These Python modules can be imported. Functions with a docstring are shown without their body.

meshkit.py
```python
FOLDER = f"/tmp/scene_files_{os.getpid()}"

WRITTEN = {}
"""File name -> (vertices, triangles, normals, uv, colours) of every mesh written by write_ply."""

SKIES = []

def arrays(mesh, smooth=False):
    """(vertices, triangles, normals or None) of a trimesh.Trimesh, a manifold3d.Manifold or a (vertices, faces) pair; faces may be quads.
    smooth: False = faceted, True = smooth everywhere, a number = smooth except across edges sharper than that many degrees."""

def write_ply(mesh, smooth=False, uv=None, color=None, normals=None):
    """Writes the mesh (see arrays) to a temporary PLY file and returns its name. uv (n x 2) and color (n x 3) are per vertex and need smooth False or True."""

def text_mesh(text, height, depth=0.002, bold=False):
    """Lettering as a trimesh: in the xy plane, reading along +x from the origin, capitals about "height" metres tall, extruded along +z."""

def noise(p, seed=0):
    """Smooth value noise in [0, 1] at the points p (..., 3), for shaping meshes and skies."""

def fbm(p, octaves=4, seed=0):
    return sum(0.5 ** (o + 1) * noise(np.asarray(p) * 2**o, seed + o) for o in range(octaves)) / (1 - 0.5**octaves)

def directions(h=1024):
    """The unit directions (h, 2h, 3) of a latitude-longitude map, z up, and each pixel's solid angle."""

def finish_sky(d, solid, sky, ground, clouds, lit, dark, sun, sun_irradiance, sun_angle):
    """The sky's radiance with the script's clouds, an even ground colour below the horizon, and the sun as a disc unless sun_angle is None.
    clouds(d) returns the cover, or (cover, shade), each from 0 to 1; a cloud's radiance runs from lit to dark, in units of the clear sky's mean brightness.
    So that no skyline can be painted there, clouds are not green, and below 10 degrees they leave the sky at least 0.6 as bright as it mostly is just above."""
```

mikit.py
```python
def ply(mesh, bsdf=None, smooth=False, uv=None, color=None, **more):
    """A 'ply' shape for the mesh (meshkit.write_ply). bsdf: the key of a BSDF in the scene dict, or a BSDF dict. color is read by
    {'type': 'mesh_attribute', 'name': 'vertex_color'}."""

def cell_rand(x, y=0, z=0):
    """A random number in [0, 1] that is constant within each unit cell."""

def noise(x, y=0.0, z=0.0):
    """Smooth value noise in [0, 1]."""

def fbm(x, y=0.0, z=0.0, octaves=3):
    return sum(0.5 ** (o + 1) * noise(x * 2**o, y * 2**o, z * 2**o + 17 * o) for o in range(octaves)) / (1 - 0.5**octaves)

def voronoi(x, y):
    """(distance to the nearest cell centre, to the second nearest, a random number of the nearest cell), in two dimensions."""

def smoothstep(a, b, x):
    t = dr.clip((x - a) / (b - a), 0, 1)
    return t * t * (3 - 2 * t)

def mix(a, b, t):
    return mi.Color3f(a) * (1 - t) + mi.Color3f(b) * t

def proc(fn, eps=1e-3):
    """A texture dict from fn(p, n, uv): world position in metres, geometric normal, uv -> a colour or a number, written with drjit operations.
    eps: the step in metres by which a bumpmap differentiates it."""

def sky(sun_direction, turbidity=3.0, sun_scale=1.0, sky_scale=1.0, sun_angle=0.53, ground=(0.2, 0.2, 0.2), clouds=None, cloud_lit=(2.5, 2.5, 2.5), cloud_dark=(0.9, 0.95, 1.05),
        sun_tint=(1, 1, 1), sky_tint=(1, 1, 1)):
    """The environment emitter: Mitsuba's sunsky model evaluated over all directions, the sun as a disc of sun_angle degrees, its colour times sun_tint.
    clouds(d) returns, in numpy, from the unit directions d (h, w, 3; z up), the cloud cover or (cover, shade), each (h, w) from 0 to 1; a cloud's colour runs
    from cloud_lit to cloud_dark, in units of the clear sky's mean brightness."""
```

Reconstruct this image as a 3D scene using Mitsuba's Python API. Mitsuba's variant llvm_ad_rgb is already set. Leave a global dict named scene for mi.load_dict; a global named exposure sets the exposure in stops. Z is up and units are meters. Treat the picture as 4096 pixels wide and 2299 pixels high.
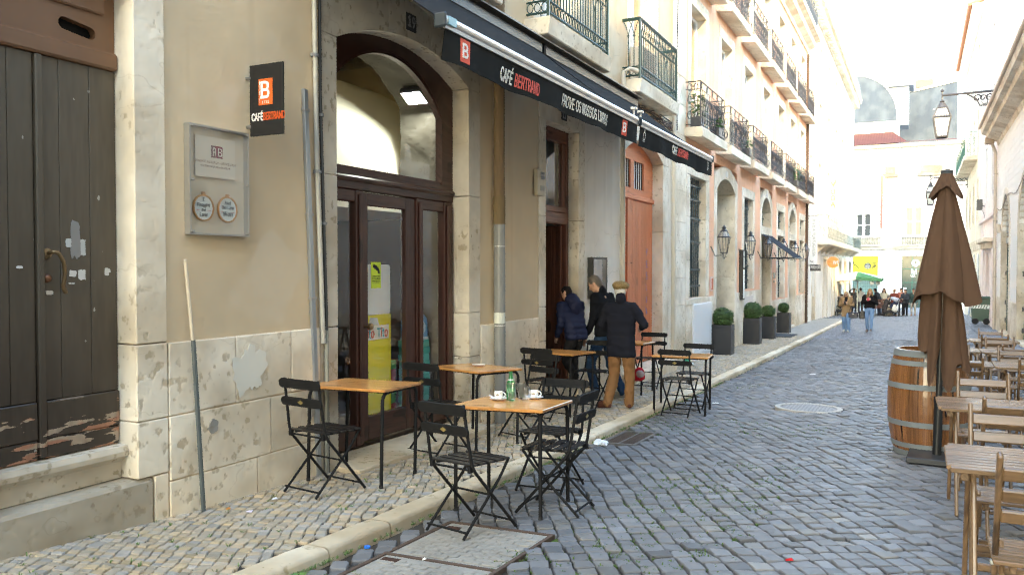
import math, random
import numpy as np, trimesh, drjit as dr, mitsuba as mi, mikit, meshkit
import manifold3d as m3
import shapely.geometry as sg
from shapely import affinity
from shapely.ops import unary_union
from scipy.interpolate import PchipInterpolator
from mikit import noise, cell_rand, smoothstep, mix, proc

T = mi.ScalarTransform4f
# ---------------------------------------------------------------- camera, daylight, exposure
scene = {'type': 'scene'}
labels = {}
scene['camera'] = {'type': 'perspective', 'fov': 64.008, 'fov_axis': 'x', 'near_clip': 0.05, 'far_clip': 900.0,
                   'to_world': T().look_at(origin=[0, 0, 1.55], target=[-4.4555644, 8.9492528, 1.55 - 0.2425286], up=[0, 0, 1])}
exposure = 6.2
SUN = (1.0, -3.5, 1.1)
scene['sky_light'] = mikit.sky(SUN, turbidity=3.5, sun_scale=0.07, sun_tint=(1.0, 0.95, 0.86), sky_tint=(1.03, 1.0, .96))

# ---------------------------------------------------------------- helpers
rs = np.random.RandomState(7)
def key_of(name, table):
    if name not in table:
        table[name] = 1
        return name
    k = '%s_%03d' % (name, table[name]); table[name] += 1
    return k
ROOTS, PARTS = {}, {}
def thing(name, label, cat, group=None, kind=None):
    k = key_of(name, ROOTS)
    labels[k] = {'label': label, 'category': cat}
    if group: labels[k]['group'] = group
    if kind: labels[k]['kind'] = kind
    PARTS[k] = {}
    return k
def struct(name, label, cat=None, kind='structure'):
    k = key_of(name, ROOTS)
    labels[k] = {'label': label, 'kind': kind}
    if cat: labels[k]['category'] = cat
    PARTS[k] = {}
    return k
def cat(ms):
    V, F, n = [], [], 0
    for v, f in ms:
        V.append(v); F.append(f + n); n += len(v)
    return np.vstack(V), np.vstack(F)
def tm(m):
    return np.array(m.vertices, float), np.array(m.faces, int)
def shp(mesh, mat, col=None, smooth=False, uv=None, **more):
    """a shape dict; col: one colour or one per vertex; smooth: False, True or an angle"""
    v, f = mesh
    if hasattr(col, '__len__') and len(np.shape(col)) == 2 or uv is not None and np.shape(uv) != (2,):
        return mikit.ply((v, f), mat, smooth=bool(smooth), uv=uv, color=col, **more)
    if smooth:
        v, f, _ = meshkit.arrays((v, f), smooth if smooth is True else float(smooth))
        smooth = True
    c = None if col is None else np.tile(np.asarray(col, float), (len(v), 1))
    u = None if uv is None else np.tile(np.asarray(uv, float), (len(v), 1))
    return mikit.ply((v, f), mat, smooth=smooth, uv=u, color=c, **more)
def root(k, mesh, mat, col=None, smooth=False, uv=None):
    scene[k] = shp(mesh, mat, col, smooth, uv)
    return k
def part(parent, name, mesh, mat, col=None, smooth=False, uv=None, label=None, kind=None):
    k = parent + '__' + key_of(name, PARTS.setdefault(parent, {}))
    if mesh is not None:
        scene[k] = mesh if isinstance(mesh, dict) else shp(mesh, mat, col, smooth, uv)
    if label or kind:
        labels[k] = {}
        if label: labels[k]['label'] = label
        if kind: labels[k]['kind'] = kind
    PARTS.setdefault(k, {})
    return k
def copies(tmpl, k, M):
    """tmpl: list of (sub key, shape dict); M: a transform"""
    for sub, d in tmpl:
        scene[k + '__' + sub] = {**d, 'to_world': M}
def template(k):
    """takes a built thing's parts off the scene as a template"""
    out = [(q[len(k) + 2:], scene.pop(q)) for q in list(scene) if q.startswith(k + '__')]
    labels.pop(k, None); ROOTS[k] = 0; del ROOTS[k]
    return out
def place(x, y, z, deg=0):
    return T().translate([x, y, z]).rotate([0, 0, 1], deg)

_q = [np.array(p, float) for p in [(sx, sy, sz) for sx in (-1, 1) for sy in (-1, 1) for sz in (-1, 1)]]
def _chtopo():
    pts = []
    for c in _q:
        for a in range(3):
            p = c * 0.8; p[a] = c[a]; pts.append(p)
    pts = np.array(pts)
    from scipy.spatial import ConvexHull
    h = ConvexHull(pts)
    f = h.simplices.copy()
    for i, t in enumerate(f):
        n = np.cross(pts[t[1]] - pts[t[0]], pts[t[2]] - pts[t[0]])
        if n @ pts[t].mean(0) < 0: f[i] = t[::-1]
    return f
CHF = _chtopo()
BXF = np.array([[0, 1, 3], [0, 3, 2], [4, 6, 7], [4, 7, 5], [0, 4, 5], [0, 5, 1], [2, 3, 7], [2, 7, 6], [0, 2, 6], [0, 6, 4], [1, 5, 7], [1, 7, 3]])
def box(lo, hi, ch=0.0):
    lo, hi = np.minimum(lo, hi).astype(float), np.maximum(lo, hi).astype(float)
    c, h = (lo + hi) / 2, (hi - lo) / 2
    if ch <= 0:
        return np.array([c + q * h for q in _q]), BXF.copy()
    ch = min(ch, h.min() * 0.9)
    v = []
    for q in _q:
        for a in range(3):
            e = h - ch; e = e.copy(); e[a] = h[a]
            v.append(c + q * e)
    return np.array(v), CHF.copy()
def rot(mesh, axis, deg, at=(0, 0, 0)):
    R = trimesh.transformations.rotation_matrix(math.radians(deg), axis)[:3, :3]
    return (mesh[0] - at) @ R.T + at, mesh[1]
def mov(mesh, d):
    return mesh[0] + np.asarray(d, float), mesh[1]
def tube(path, r, n=8, caps=True):
    p = np.asarray(path, float); m = len(p)
    r = np.broadcast_to(np.asarray(r, float), (m,))
    t = np.gradient(p, axis=0); t /= np.linalg.norm(t, axis=1, keepdims=True) + 1e-12
    a = np.array([0, 0, 1.0]) if abs(t[0][2]) < .9 else np.array([1.0, 0, 0])
    A = np.cross(t[0], a); A /= np.linalg.norm(A)
    ang = np.arange(n) * 2 * np.pi / n; V = []
    for i in range(m):
        A = A - t[i] * (A @ t[i]); A /= np.linalg.norm(A)
        Bv = np.cross(t[i], A)
        V.append(p[i] + r[i] * (np.cos(ang)[:, None] * A + np.sin(ang)[:, None] * Bv))
    i, j = np.meshgrid(np.arange(m - 1), np.arange(n), indexing='ij')
    a0, b0 = i * n + j, i * n + (j + 1) % n
    F = np.vstack([np.stack([a0, b0, b0 + n], -1).reshape(-1, 3), np.stack([a0, b0 + n, a0 + n], -1).reshape(-1, 3)])
    V = np.vstack(V)
    if caps:
        k = len(V); V = np.vstack([V, p[0], p[-1]]); q = np.arange(n)
        F = np.vstack([F, np.stack([(q + 1) % n, q, q * 0 + k], -1), np.stack([q + (m - 1) * n, (q + 1) % n + (m - 1) * n, q * 0 + k + 1], -1)])
    return V, F
def arcpath(pts, r=0.05, n=5):
    """a polyline with rounded corners"""
    pts = [np.asarray(p, float) for p in pts]; out = [pts[0]]
    for a, b, c in zip(pts, pts[1:], pts[2:]):
        u, w = a - b, c - b
        d = min(r, np.linalg.norm(u) * .49, np.linalg.norm(w) * .49)
        s, e = b + u / np.linalg.norm(u) * d, b + w / np.linalg.norm(w) * d
        for t in np.linspace(0, 1, n):
            out.append((1 - t) ** 2 * s + 2 * t * (1 - t) * b + t * t * e)
    out.append(pts[-1])
    return np.array(out)
def lathe(prof, n=20, at=(0, 0, 0), cap=True):
    prof = np.asarray(prof, float); ang = np.arange(n) * 2 * np.pi / n
    V = np.stack([prof[:, :1] * np.cos(ang), prof[:, :1] * np.sin(ang), np.repeat(prof[:, 1:], n, 1)], -1).reshape(-1, 3)
    i, j = np.meshgrid(np.arange(len(prof) - 1), np.arange(n), indexing='ij')
    a, b = i * n + j, i * n + (j + 1) % n
    F = np.vstack([np.stack([a, b, b + n], -1).reshape(-1, 3), np.stack([a, b + n, a + n], -1).reshape(-1, 3)])
    return V + np.asarray(at, float), F
def ext(poly, h):
    if poly.geom_type != 'Polygon':
        return cat([ext(g, h) for g in poly.geoms if g.geom_type == 'Polygon' and g.area > 1e-7])
    return tm(trimesh.creation.extrude_polygon(poly, h, engine='earcut'))
def ext_x(poly, x0, x1):
    """a (y, z) outline pushed from x0 to x1"""
    v, f = ext(poly, abs(x1 - x0))
    return np.stack([v[:, 2] + min(x0, x1), v[:, 0], v[:, 1]], -1), f
def ext_y(poly, y0, y1):
    """an (x, z) outline pushed from y0 to y1"""
    v, f = ext(poly, abs(y1 - y0))
    return np.stack([v[:, 0], max(y0, y1) - v[:, 2], v[:, 1]], -1), f
def rect(y0, y1, z0, z1):
    return sg.box(min(y0, y1), min(z0, z1), max(y0, y1), max(z0, z1))
def arch(y0, y1, z0, zs, rise, n=16):
    """opening with a segmental (or round) head: springing at zs"""
    w = (y1 - y0) / 2; c = (y0 + y1) / 2
    rise = min(rise, w * .999)
    R = (w * w + rise * rise) / (2 * rise); a = math.asin(min(1, w / R))
    pts = [(y0, z0), (y1, z0)] + [(c + R * math.sin(t), zs + rise - R + R * math.cos(t)) for t in np.linspace(a, -a, n)]
    return sg.Polygon(pts)
def rough(mesh, amp, freq, seed=0):
    v, f = mesh
    d = np.stack([meshkit.fbm(v * freq + 31 * k, 3, seed + k) - .5 for k in range(3)], -1)
    return v + d * 2 * amp, f
def text(s, h, depth=.004, sx=1.0, bold=False):
    v, f = tm(meshkit.text_mesh(s, h, depth, bold))
    return v * [sx, 1, 1], f
def text_on(s, h, o, right, up, sx=1.0, bold=False, depth=.004, center=False):
    """lettering from the point o reading along right"""
    v, f = text(s, h, depth, sx, bold)
    r, u = np.asarray(right, float), np.asarray(up, float)
    r /= np.linalg.norm(r); u /= np.linalg.norm(u); n = np.cross(r, u)
    if center: v = v - [(v[:, 0].min() + v[:, 0].max()) / 2, 0, 0]
    return np.asarray(o, float) + v[:, :1] * r + v[:, 1:2] * u + v[:, 2:] * n, f

def wuv(mesh, pal, axis, seed=None):
    """grain coordinates for the wood: u along the grain, v across (tens digit = kind of wood, unit digit = piece)"""
    v, f = mesh
    a = [k for k in range(3) if k != axis]
    c = v - v.min(0)
    n = int(rs.randint(0, 9)) if seed is None else seed
    across = np.clip((c[:, a[0]] + c[:, a[1]]) * .9 + .02, 0, .95)
    return np.stack([v[:, axis] + 3.7 * n, 10 * pal + n + across], -1)

# ---------------------------------------------------------------- materials
def fbm(x, y=0., z=0., octaves=3):
    """mikit.fbm as a loop, which compiles much faster"""
    def body(i, s, a, x, y, z):
        return i + 1, s + a * noise(x, y, z), a * .5, x * 2, y * 2, z * 2 + 17
    st = dr.while_loop((mi.UInt32(0), mi.Float(0), mi.Float(.5), mi.Float(x), mi.Float(y), mi.Float(z)),
                       lambda i, s, a, x, y, z: i < octaves, body, mode='symbolic')
    return st[1] / (1 - 0.5 ** octaves)
def C(*c): return mi.Color3f(*c)
def _wall_colour(p, n, uv):
    k = dr.round(uv.x)
    base = C(.60, .475, .315)
    for i, c in ((1, (.80, .74, .65)), (2, (.78, .45, .285)), (3, (.78, .75, .69)), (4, (.74, .69, .57)), (5, (.76, .66, .62)), (6, (.62, .52, .36)), (7, (.68, .72, .80))):
        base = dr.select(k == i, C(*c), base)
    a = fbm(p.x * .9 + 3, p.y * .9, p.z * .55, 4)
    b = fbm(p.x * 5, p.y * 5, p.z * 3.5 + 9, 3)
    streak = fbm(p.y * 7.0, p.x * 7.0, p.z * .35, 3)
    c = base * (0.72 + .42 * a + .14 * b)
    c = mix(c, c * C(.62, .56, .46), smoothstep(.56, .78, streak) * .20)
    worn = smoothstep(.63, .70, fbm(p.y * 1.3 + 8, p.z * 1.3, p.x, 4))
    c = mix(c, base * .35 + C(.42, .40, .36), worn * .26)
    crack = dr.abs(fbm(p.y * 1.1 + 40, p.z * 1.1, p.x, 4) - .5)
    return c * (1 - .30 * (1 - smoothstep(.0, .0045, crack)) * smoothstep(.45, .6, fbm(p.y * .4, p.z * .4 + 5, 0, 2)))
def _wall_bump(p, n, uv):
    return fbm(p.y * 75 + p.x * 40, p.z * 75, p.x * 60, 2)
def _stone_colour(p, n, uv):
    a = fbm(p.x * 1.7, p.y * 1.7 + 2, p.z * 1.7, 4)
    b = fbm(p.x * 9, p.y * 9, p.z * 6 + 4, 3)
    pit = smoothstep(.60, .74, fbm(p.x * 24 + 5, p.y * 24, p.z * 17, 3)) * smoothstep(.42, .6, fbm(p.x * 2.1, p.y * 2.1 + 7, p.z * 1.6, 2))
    c = mix(C(.57, .48, .355), C(.765, .69, .565), smoothstep(.3, .68, a))
    c = c * (.86 + .28 * b)
    c = mix(c, C(.36, .28, .17), pit * .65)
    vein = dr.abs(fbm(p.x * 2.3, p.y * 2.3, p.z * 2.3 + 50, 4) - .5)
    c = mix(c, C(.36, .28, .17), (1 - smoothstep(0, .007, vein)) * .22)
    low = smoothstep(.75, -.35, p.z + .022 * p.y + .5 * (a - .5)) * smoothstep(-20., -4., p.z * 0 - 1)
    c = mix(c, c * C(.80, .70, .52), low * .6)
    return c * (.62 + .76 * uv.x)
def _stone_bump(p, n, uv):
    pit = smoothstep(.58, .72, fbm(p.x * 24 + 5, p.y * 24, p.z * 17, 2))
    return fbm(p.x * 40, p.y * 40, p.z * 34, 2) * .8 - pit * .9
def _wood_colour(p, n, uv):
    k = dr.floor(uv.y / 10)
    m = dr.floor(uv.y)
    base = C(.43, .195, .058)
    for i, c in ((1, (.175, .105, .053)), (2, (.15, .064, .023)), (3, (.055, .020, .013)), (4, (.56, .17, .070)), (5, (.20, .105, .05)), (6, (.16, .055, .03))):
        base = dr.select(k == i, C(*c), base)
    tone = cell_rand(m, 3.0, 1.0)
    g = fbm(uv.x * 2.2 + m * 13, uv.y * 55, m, 4)
    g2 = fbm(uv.x * 9 + m * 5, uv.y * 160, m, 2)
    soft = dr.select(k == 0, .62, dr.select(k == 4, .35, dr.select(k == 2, 1.7, 1.0)))
    c = base * (1 + soft * ((tone - .5) * .42 + (g - .5) * .75 + (g2 - .5) * .35))
    knot = fbm(uv.x * 3.1 + m * 7, uv.y * 9 + m, m, 2)
    return mix(c, c * .45, smoothstep(.74, .82, knot) * soft)
def _wood_bump(p, n, uv):
    m = dr.floor(uv.y)
    return fbm(uv.x * 3 + m * 13, uv.y * 60, m, 3)
def _olddoor(p, n, uv):
    """old brown-green door paint, peeled to bare wood along its foot"""
    z = p.z
    a = fbm(p.y * 2.5, z * 1.2, p.x, 3); b = fbm(p.y * 40, z * 6, 3, 3)
    c = mix(C(.068, .056, .040), C(.105, .084, .060), a)
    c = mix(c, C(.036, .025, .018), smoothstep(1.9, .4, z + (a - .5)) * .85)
    c = c * (.85 + .3 * b)
    peel = fbm(p.y * 7, z * 34, 7, 5)
    foot = smoothstep(.84, .50, z)
    m = smoothstep(.70 - .15 * foot, .715 - .15 * foot, peel) * smoothstep(.86, .70, z)
    wood = mix(C(.33, .25, .18), C(.34, .16, .095), smoothstep(.45, .55, fbm(p.y * 6, z * 15, 1, 2)))
    c = mix(c, wood * (.7 + .6 * b), m)
    nick = smoothstep(.90, .915, fbm(p.y * 26, z * 17, 11, 2))
    return mix(c, C(.45, .44, .40), nick * .6)
def _brownpaint(p, n, uv):
    a = fbm(p.y * 3, p.z * 2.2, p.x, 3)
    return mix(C(.135, .065, .032), C(.20, .105, .055), a)
def _bed(p, n, uv):
    a = fbm(p.x * 7, p.y * 7, 0, 3); m = fbm(p.x * .75 + 6, p.y * .75, 0, 3)
    c = mix(C(.035, .030, .025), C(.085, .072, .058), a)
    moss = smoothstep(.53, .66, m) * smoothstep(.35, .6, fbm(p.x * 12, p.y * 12, 4, 2))
    side = smoothstep(-1.0, -2.2, p.x) * .8 + .22
    return mix(c, C(.075, .115, .025), moss * side)
def _farroad(p, n, uv):
    x = p.x * .88 + p.y * .47; y = p.y * .88 - p.x * .47
    s = 7.6
    d = dr.minimum(dr.abs(x * s - dr.round(x * s)), dr.abs(y * s - dr.round(y * s)))
    t = cell_rand(dr.floor(x * s), dr.floor(y * s), 2)
    return C(.165, .17, .19) * (.7 + .6 * t) * (.55 + .45 * smoothstep(.03, .12, d))
def _farroad_bump(p, n, uv):
    x = p.x * .88 + p.y * .47; y = p.y * .88 - p.x * .47
    s = 7.6
    d = dr.minimum(dr.abs(x * s - dr.round(x * s)), dr.abs(y * s - dr.round(y * s)))
    return smoothstep(0., .2, d) * 1. + cell_rand(dr.floor(x * s), dr.floor(y * s), 5) * .5
def _grain(p, n, uv):
    return fbm(p.x * 60, p.y * 60, p.z * 60, 2) + .8 * noise(p.x * 16, p.y * 16, p.z * 16)
def _concrete(p, n, uv):
    a = fbm(p.x * 6, p.y * 6, 0, 4); b = fbm(p.x * 70, p.y * 70, 0, 2)
    return C(.27, .25, .22) * (.65 + .5 * a + .25 * b)
def _zinc(p, n, uv):
    a = fbm(p.x * 1.2, p.y * 3, p.z * .9, 4); b = fbm(p.x * 1.6, p.y * 5, p.z * .22, 4)
    return mix(C(.060, .075, .098), C(.085, .102, .122), smoothstep(.3, .7, a)) * (.75 + .5 * b)
def _tiles(p, n, uv):
    """faience of the wall across the street"""
    u = p.y * 6.6; w = p.z * 6.6
    fu = u - dr.floor(u) - .5; fw = w - dr.floor(w) - .5
    r = dr.sqrt(fu * fu + fw * fw)
    ring = smoothstep(.05, .0, dr.abs(r - .27)) + smoothstep(.06, .0, dr.abs(dr.abs(fu) - dr.abs(fw))) * smoothstep(.2, .3, r)
    joint = smoothstep(.465, .49, dr.maximum(dr.abs(fu), dr.abs(fw)))
    c = mix(C(.76, .74, .70), C(.40, .45, .58), dr.minimum(ring, 1) * .5)
    return mix(c, C(.45, .42, .36), joint * .7) * (.82 + .3 * fbm(p.y * 1.2, p.z * 1.2, 0, 3))
def _rooftile(p, n, uv):
    u = p.x * 4.5
    fu = dr.abs(u - dr.floor(u) - .5)
    w = p.z * 8
    return C(.085, .026, .020) * (.55 + .7 * fu + .35 * fbm(p.x * 3, p.z * 8, p.y, 3)) * (.75 + .25 * smoothstep(0, .3, w - dr.floor(w)))

ATTR = {'type': 'mesh_attribute', 'name': 'vertex_color'}
def bs(key, d, two=True):
    scene[key] = {'type': 'twosided', 'bsdf': d} if two else d
def princ(col, r, **k):
    return {'type': 'principled', 'base_color': col, 'roughness': r, **k}
def bump(tex, scale, d):
    return {'type': 'bumpmap', 'arbitrary': tex, 'scale': scale, 'bsdf': d}
RGB = lambda *c: {'type': 'rgb', 'value': list(c)}
bs('wall_mat', bump(proc(_wall_bump), .004, princ(proc(_wall_colour), .85, specular=.3)))
bs('stone_mat', bump(proc(_stone_bump), .0030, princ(proc(_stone_colour), .75, specular=.35)))
bs('wood_mat', princ(proc(_wood_colour), .27, specular=.7))
bs('varnish_mat', princ(proc(_wood_colour), .16, specular=.5))
bs('paintwood_mat', princ(proc(_wood_colour), .34, specular=.5))
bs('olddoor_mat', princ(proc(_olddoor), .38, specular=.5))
bs('brownpaint_mat', princ(proc(_brownpaint), .42))
bs('bed_mat', princ(proc(_bed), .95, specular=.2))
bs('farroad_mat', bump(proc(_farroad_bump), .012, princ(proc(_farroad), .5)))
bs('cobble_mat', bump(proc(_grain), .004, princ(ATTR, .56, specular=.5)))
bs('concrete_mat', bump(proc(_grain), .003, princ(proc(_concrete), .8)))
bs('zinc_mat', princ(proc(_zinc), .8, specular=.2))
bs('tile_mat', princ(proc(_tiles), .25))
bs('roof_mat', princ(proc(_rooftile), .8))
bs('cloth_mat', princ(ATTR, .95, specular=.1))
bs('matt_mat', princ(ATTR, .75, specular=.3))
bs('paint_mat', princ(ATTR, .38, specular=.5))
bs('gloss_mat', princ(ATTR, .12, specular=.5))
bs('skin_mat', princ(ATTR, .5, specular=.4))
bs('metal_mat', {'type': 'principled', 'base_color': ATTR, 'roughness': .36, 'metallic': .8})
bs('leaf_mat', {'type': 'principled', 'base_color': ATTR, 'roughness': .5, 'specular': .4})
bs('glass_mat', {'type': 'thindielectric', 'int_ior': 1.5}, False)
bs('solidglass_mat', {'type': 'dielectric', 'int_ior': 1.5}, False)
bs('greenglass_mat', {'type': 'principled', 'base_color': RGB(.10, .55, .20), 'roughness': .03, 'spec_trans': .85, 'eta': 1.5}, False)

BLACK, IRON, GREENIRON, GREY = (.018, .018, .02), (.045, .042, .045), (.022, .05, .045), (.16, .17, .18)
WHITE = (.78, .77, .74)
XW = -4.27                                  # the plane of the left-hand house fronts
# heights of the ground along the street
ZK = PchipInterpolator([-30, -6, 0, 3.68, 8, 14.4, 25.7, 41, 53, 80, 160], [.95, .25, .068, -.045, -.182, -.339, -.567, -.854, -1.21, -1.95, -3.6])
def zk(y): return ZK(np.asarray(y, float))
def road_z(x, y): return zk(y) - .065 + .07 * np.clip((np.asarray(x, float) + 3) / 3., 0, 1)
def pave_z(x, y):
    return zk(y) + .045 * np.clip((3.9 - np.asarray(y, float)) / 1.3, 0, 1) * np.clip((-3.3 - np.asarray(x, float)) / .9, 0, 1)
def gz(x, y):
    return float(pave_z(x, y)) if x < -3.0 else float(road_z(x, y))
# ---------------------------------------------------------------- ground: beds, cobbles, kerb
def sheet(x0, x1, ys, zf, dz, nx=9):
    xs = np.linspace(x0, x1, nx); X, Y = np.meshgrid(xs, ys)
    v = np.stack([X, Y, zf(X, Y) + dz], -1).reshape(-1, 3)
    n, m = len(ys), nx
    i, j = np.meshgrid(np.arange(n - 1), np.arange(m - 1), indexing='ij'); a = i * m + j
    return v, np.vstack([np.stack([a, a + 1, a + m + 1], -1).reshape(-1, 3), np.stack([a, a + m + 1, a + m], -1).reshape(-1, 3)])
YS = np.concatenate([np.arange(-14, 30, .5), np.arange(30, 60, 1.5), np.arange(60, 161, 10.)])
ground = struct('ground', 'earth and paving under and around the street, reaching to the horizon')
gv, gf = sheet(-300, 300, np.concatenate([[-160, -60, -30], YS, [300, 500]]), lambda X, Y: zk(np.clip(Y, -30, 160)) - .22 + 0 * X, 0, 13)
root(ground, (gv, gf), 'concrete_mat')
road = struct('road', 'street of dark grey square-set cobbles running downhill between the houses', 'road')
root(road, sheet(-2.985, 2.45, YS, road_z, -.028), 'bed_mat')
far_part = part(road, 'far_paving', sheet(-2.985, 2.45, YS[YS >= 26.9], road_z, -.004), 'farroad_mat')
pave = struct('pavement', 'narrow pavement of small pale limestone cobbles along the cafe front', 'pavement')
root(pave, sheet(-4.6, -3.14, YS[YS < 43], pave_z, -.016, 6), 'bed_mat')
part(pave, 'far_paving', sheet(-4.6, -3.14, YS[(YS >= 26.9) & (YS < 43)], pave_z, -.002, 5), 'concrete_mat')
square = struct('square_paving', 'paved crossing at the far end of the street')
sq1 = sheet(-60, -3.0, YS[YS > 42.4], lambda X, Y: zk(Y) - .05 + 0 * X, 0, 6)
sq2 = sheet(2.45, 60, YS[YS > 33], lambda X, Y: zk(Y) + .0 + 0 * X, 0, 6)
root(square, cat([sq1]), 'farroad_mat')
rpave = struct('pavement', 'pale pavement at the foot of the houses on the right', 'pavement')
root(rpave, sheet(1.75, 2.62, YS, lambda X, Y: zk(Y) + .035 + 0 * X, 0, 4), 'farroad_mat')
def grid_cells(region, deg, s, seed, brick, wob, warp):
    """a rotated, wandering grid of setts: quads (N, 4, 2); brick 0 keeps the joints running through in both directions"""
    r = np.random.RandomState(seed); x0, x1, y0, y1 = region
    c, d = math.cos(math.radians(deg)), math.sin(math.radians(deg))
    R = math.hypot(x1 - x0, y1 - y0) / 2 + 1; cx, cy = (x0 + x1) / 2, (y0 + y1) / 2
    nu, nv = int(2 * R / s[0]), int(2 * R / s[1])
    ue = -R + np.cumsum(s[0] * r.uniform(.84, 1.16, nu)); ve = -R + np.cumsum(s[1] * r.uniform(.86, 1.14, nv))
    Q = []
    for j in range(nv - 1):
        sh = r.uniform(0, s[0]) * brick + .06 * s[0] * math.sin(j * .9) * (1 - brick)
        um = (ue[:-1] + ue[1:]) / 2 + sh; vm = (ve[j] + ve[j + 1]) / 2
        X, Y = cx + c * um - d * vm, cy + d * um + c * vm
        for i in np.nonzero((X > x0 - .1) & (X < x1 + .1) & (Y > y0 - .1) & (Y < y1 + .1))[0]:
            a, b = ue[i] + sh, ue[i + 1] + sh
            Q.append([(a, ve[j]), (b, ve[j]), (b, ve[j + 1]), (a, ve[j + 1])])
    Q = np.array(Q)
    P = np.stack([cx + c * Q[..., 0] - d * Q[..., 1], cy + d * Q[..., 0] + c * Q[..., 1]], -1)
    p3 = np.concatenate([P * warp[1], np.zeros(P.shape[:2] + (1,))], -1)
    P = P + (np.stack([meshkit.fbm(p3, 2, seed), meshkit.fbm(p3 + 50, 2, seed)], -1) - .5) * warp[0]
    return P + r.uniform(-wob, wob, P.shape)
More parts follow.
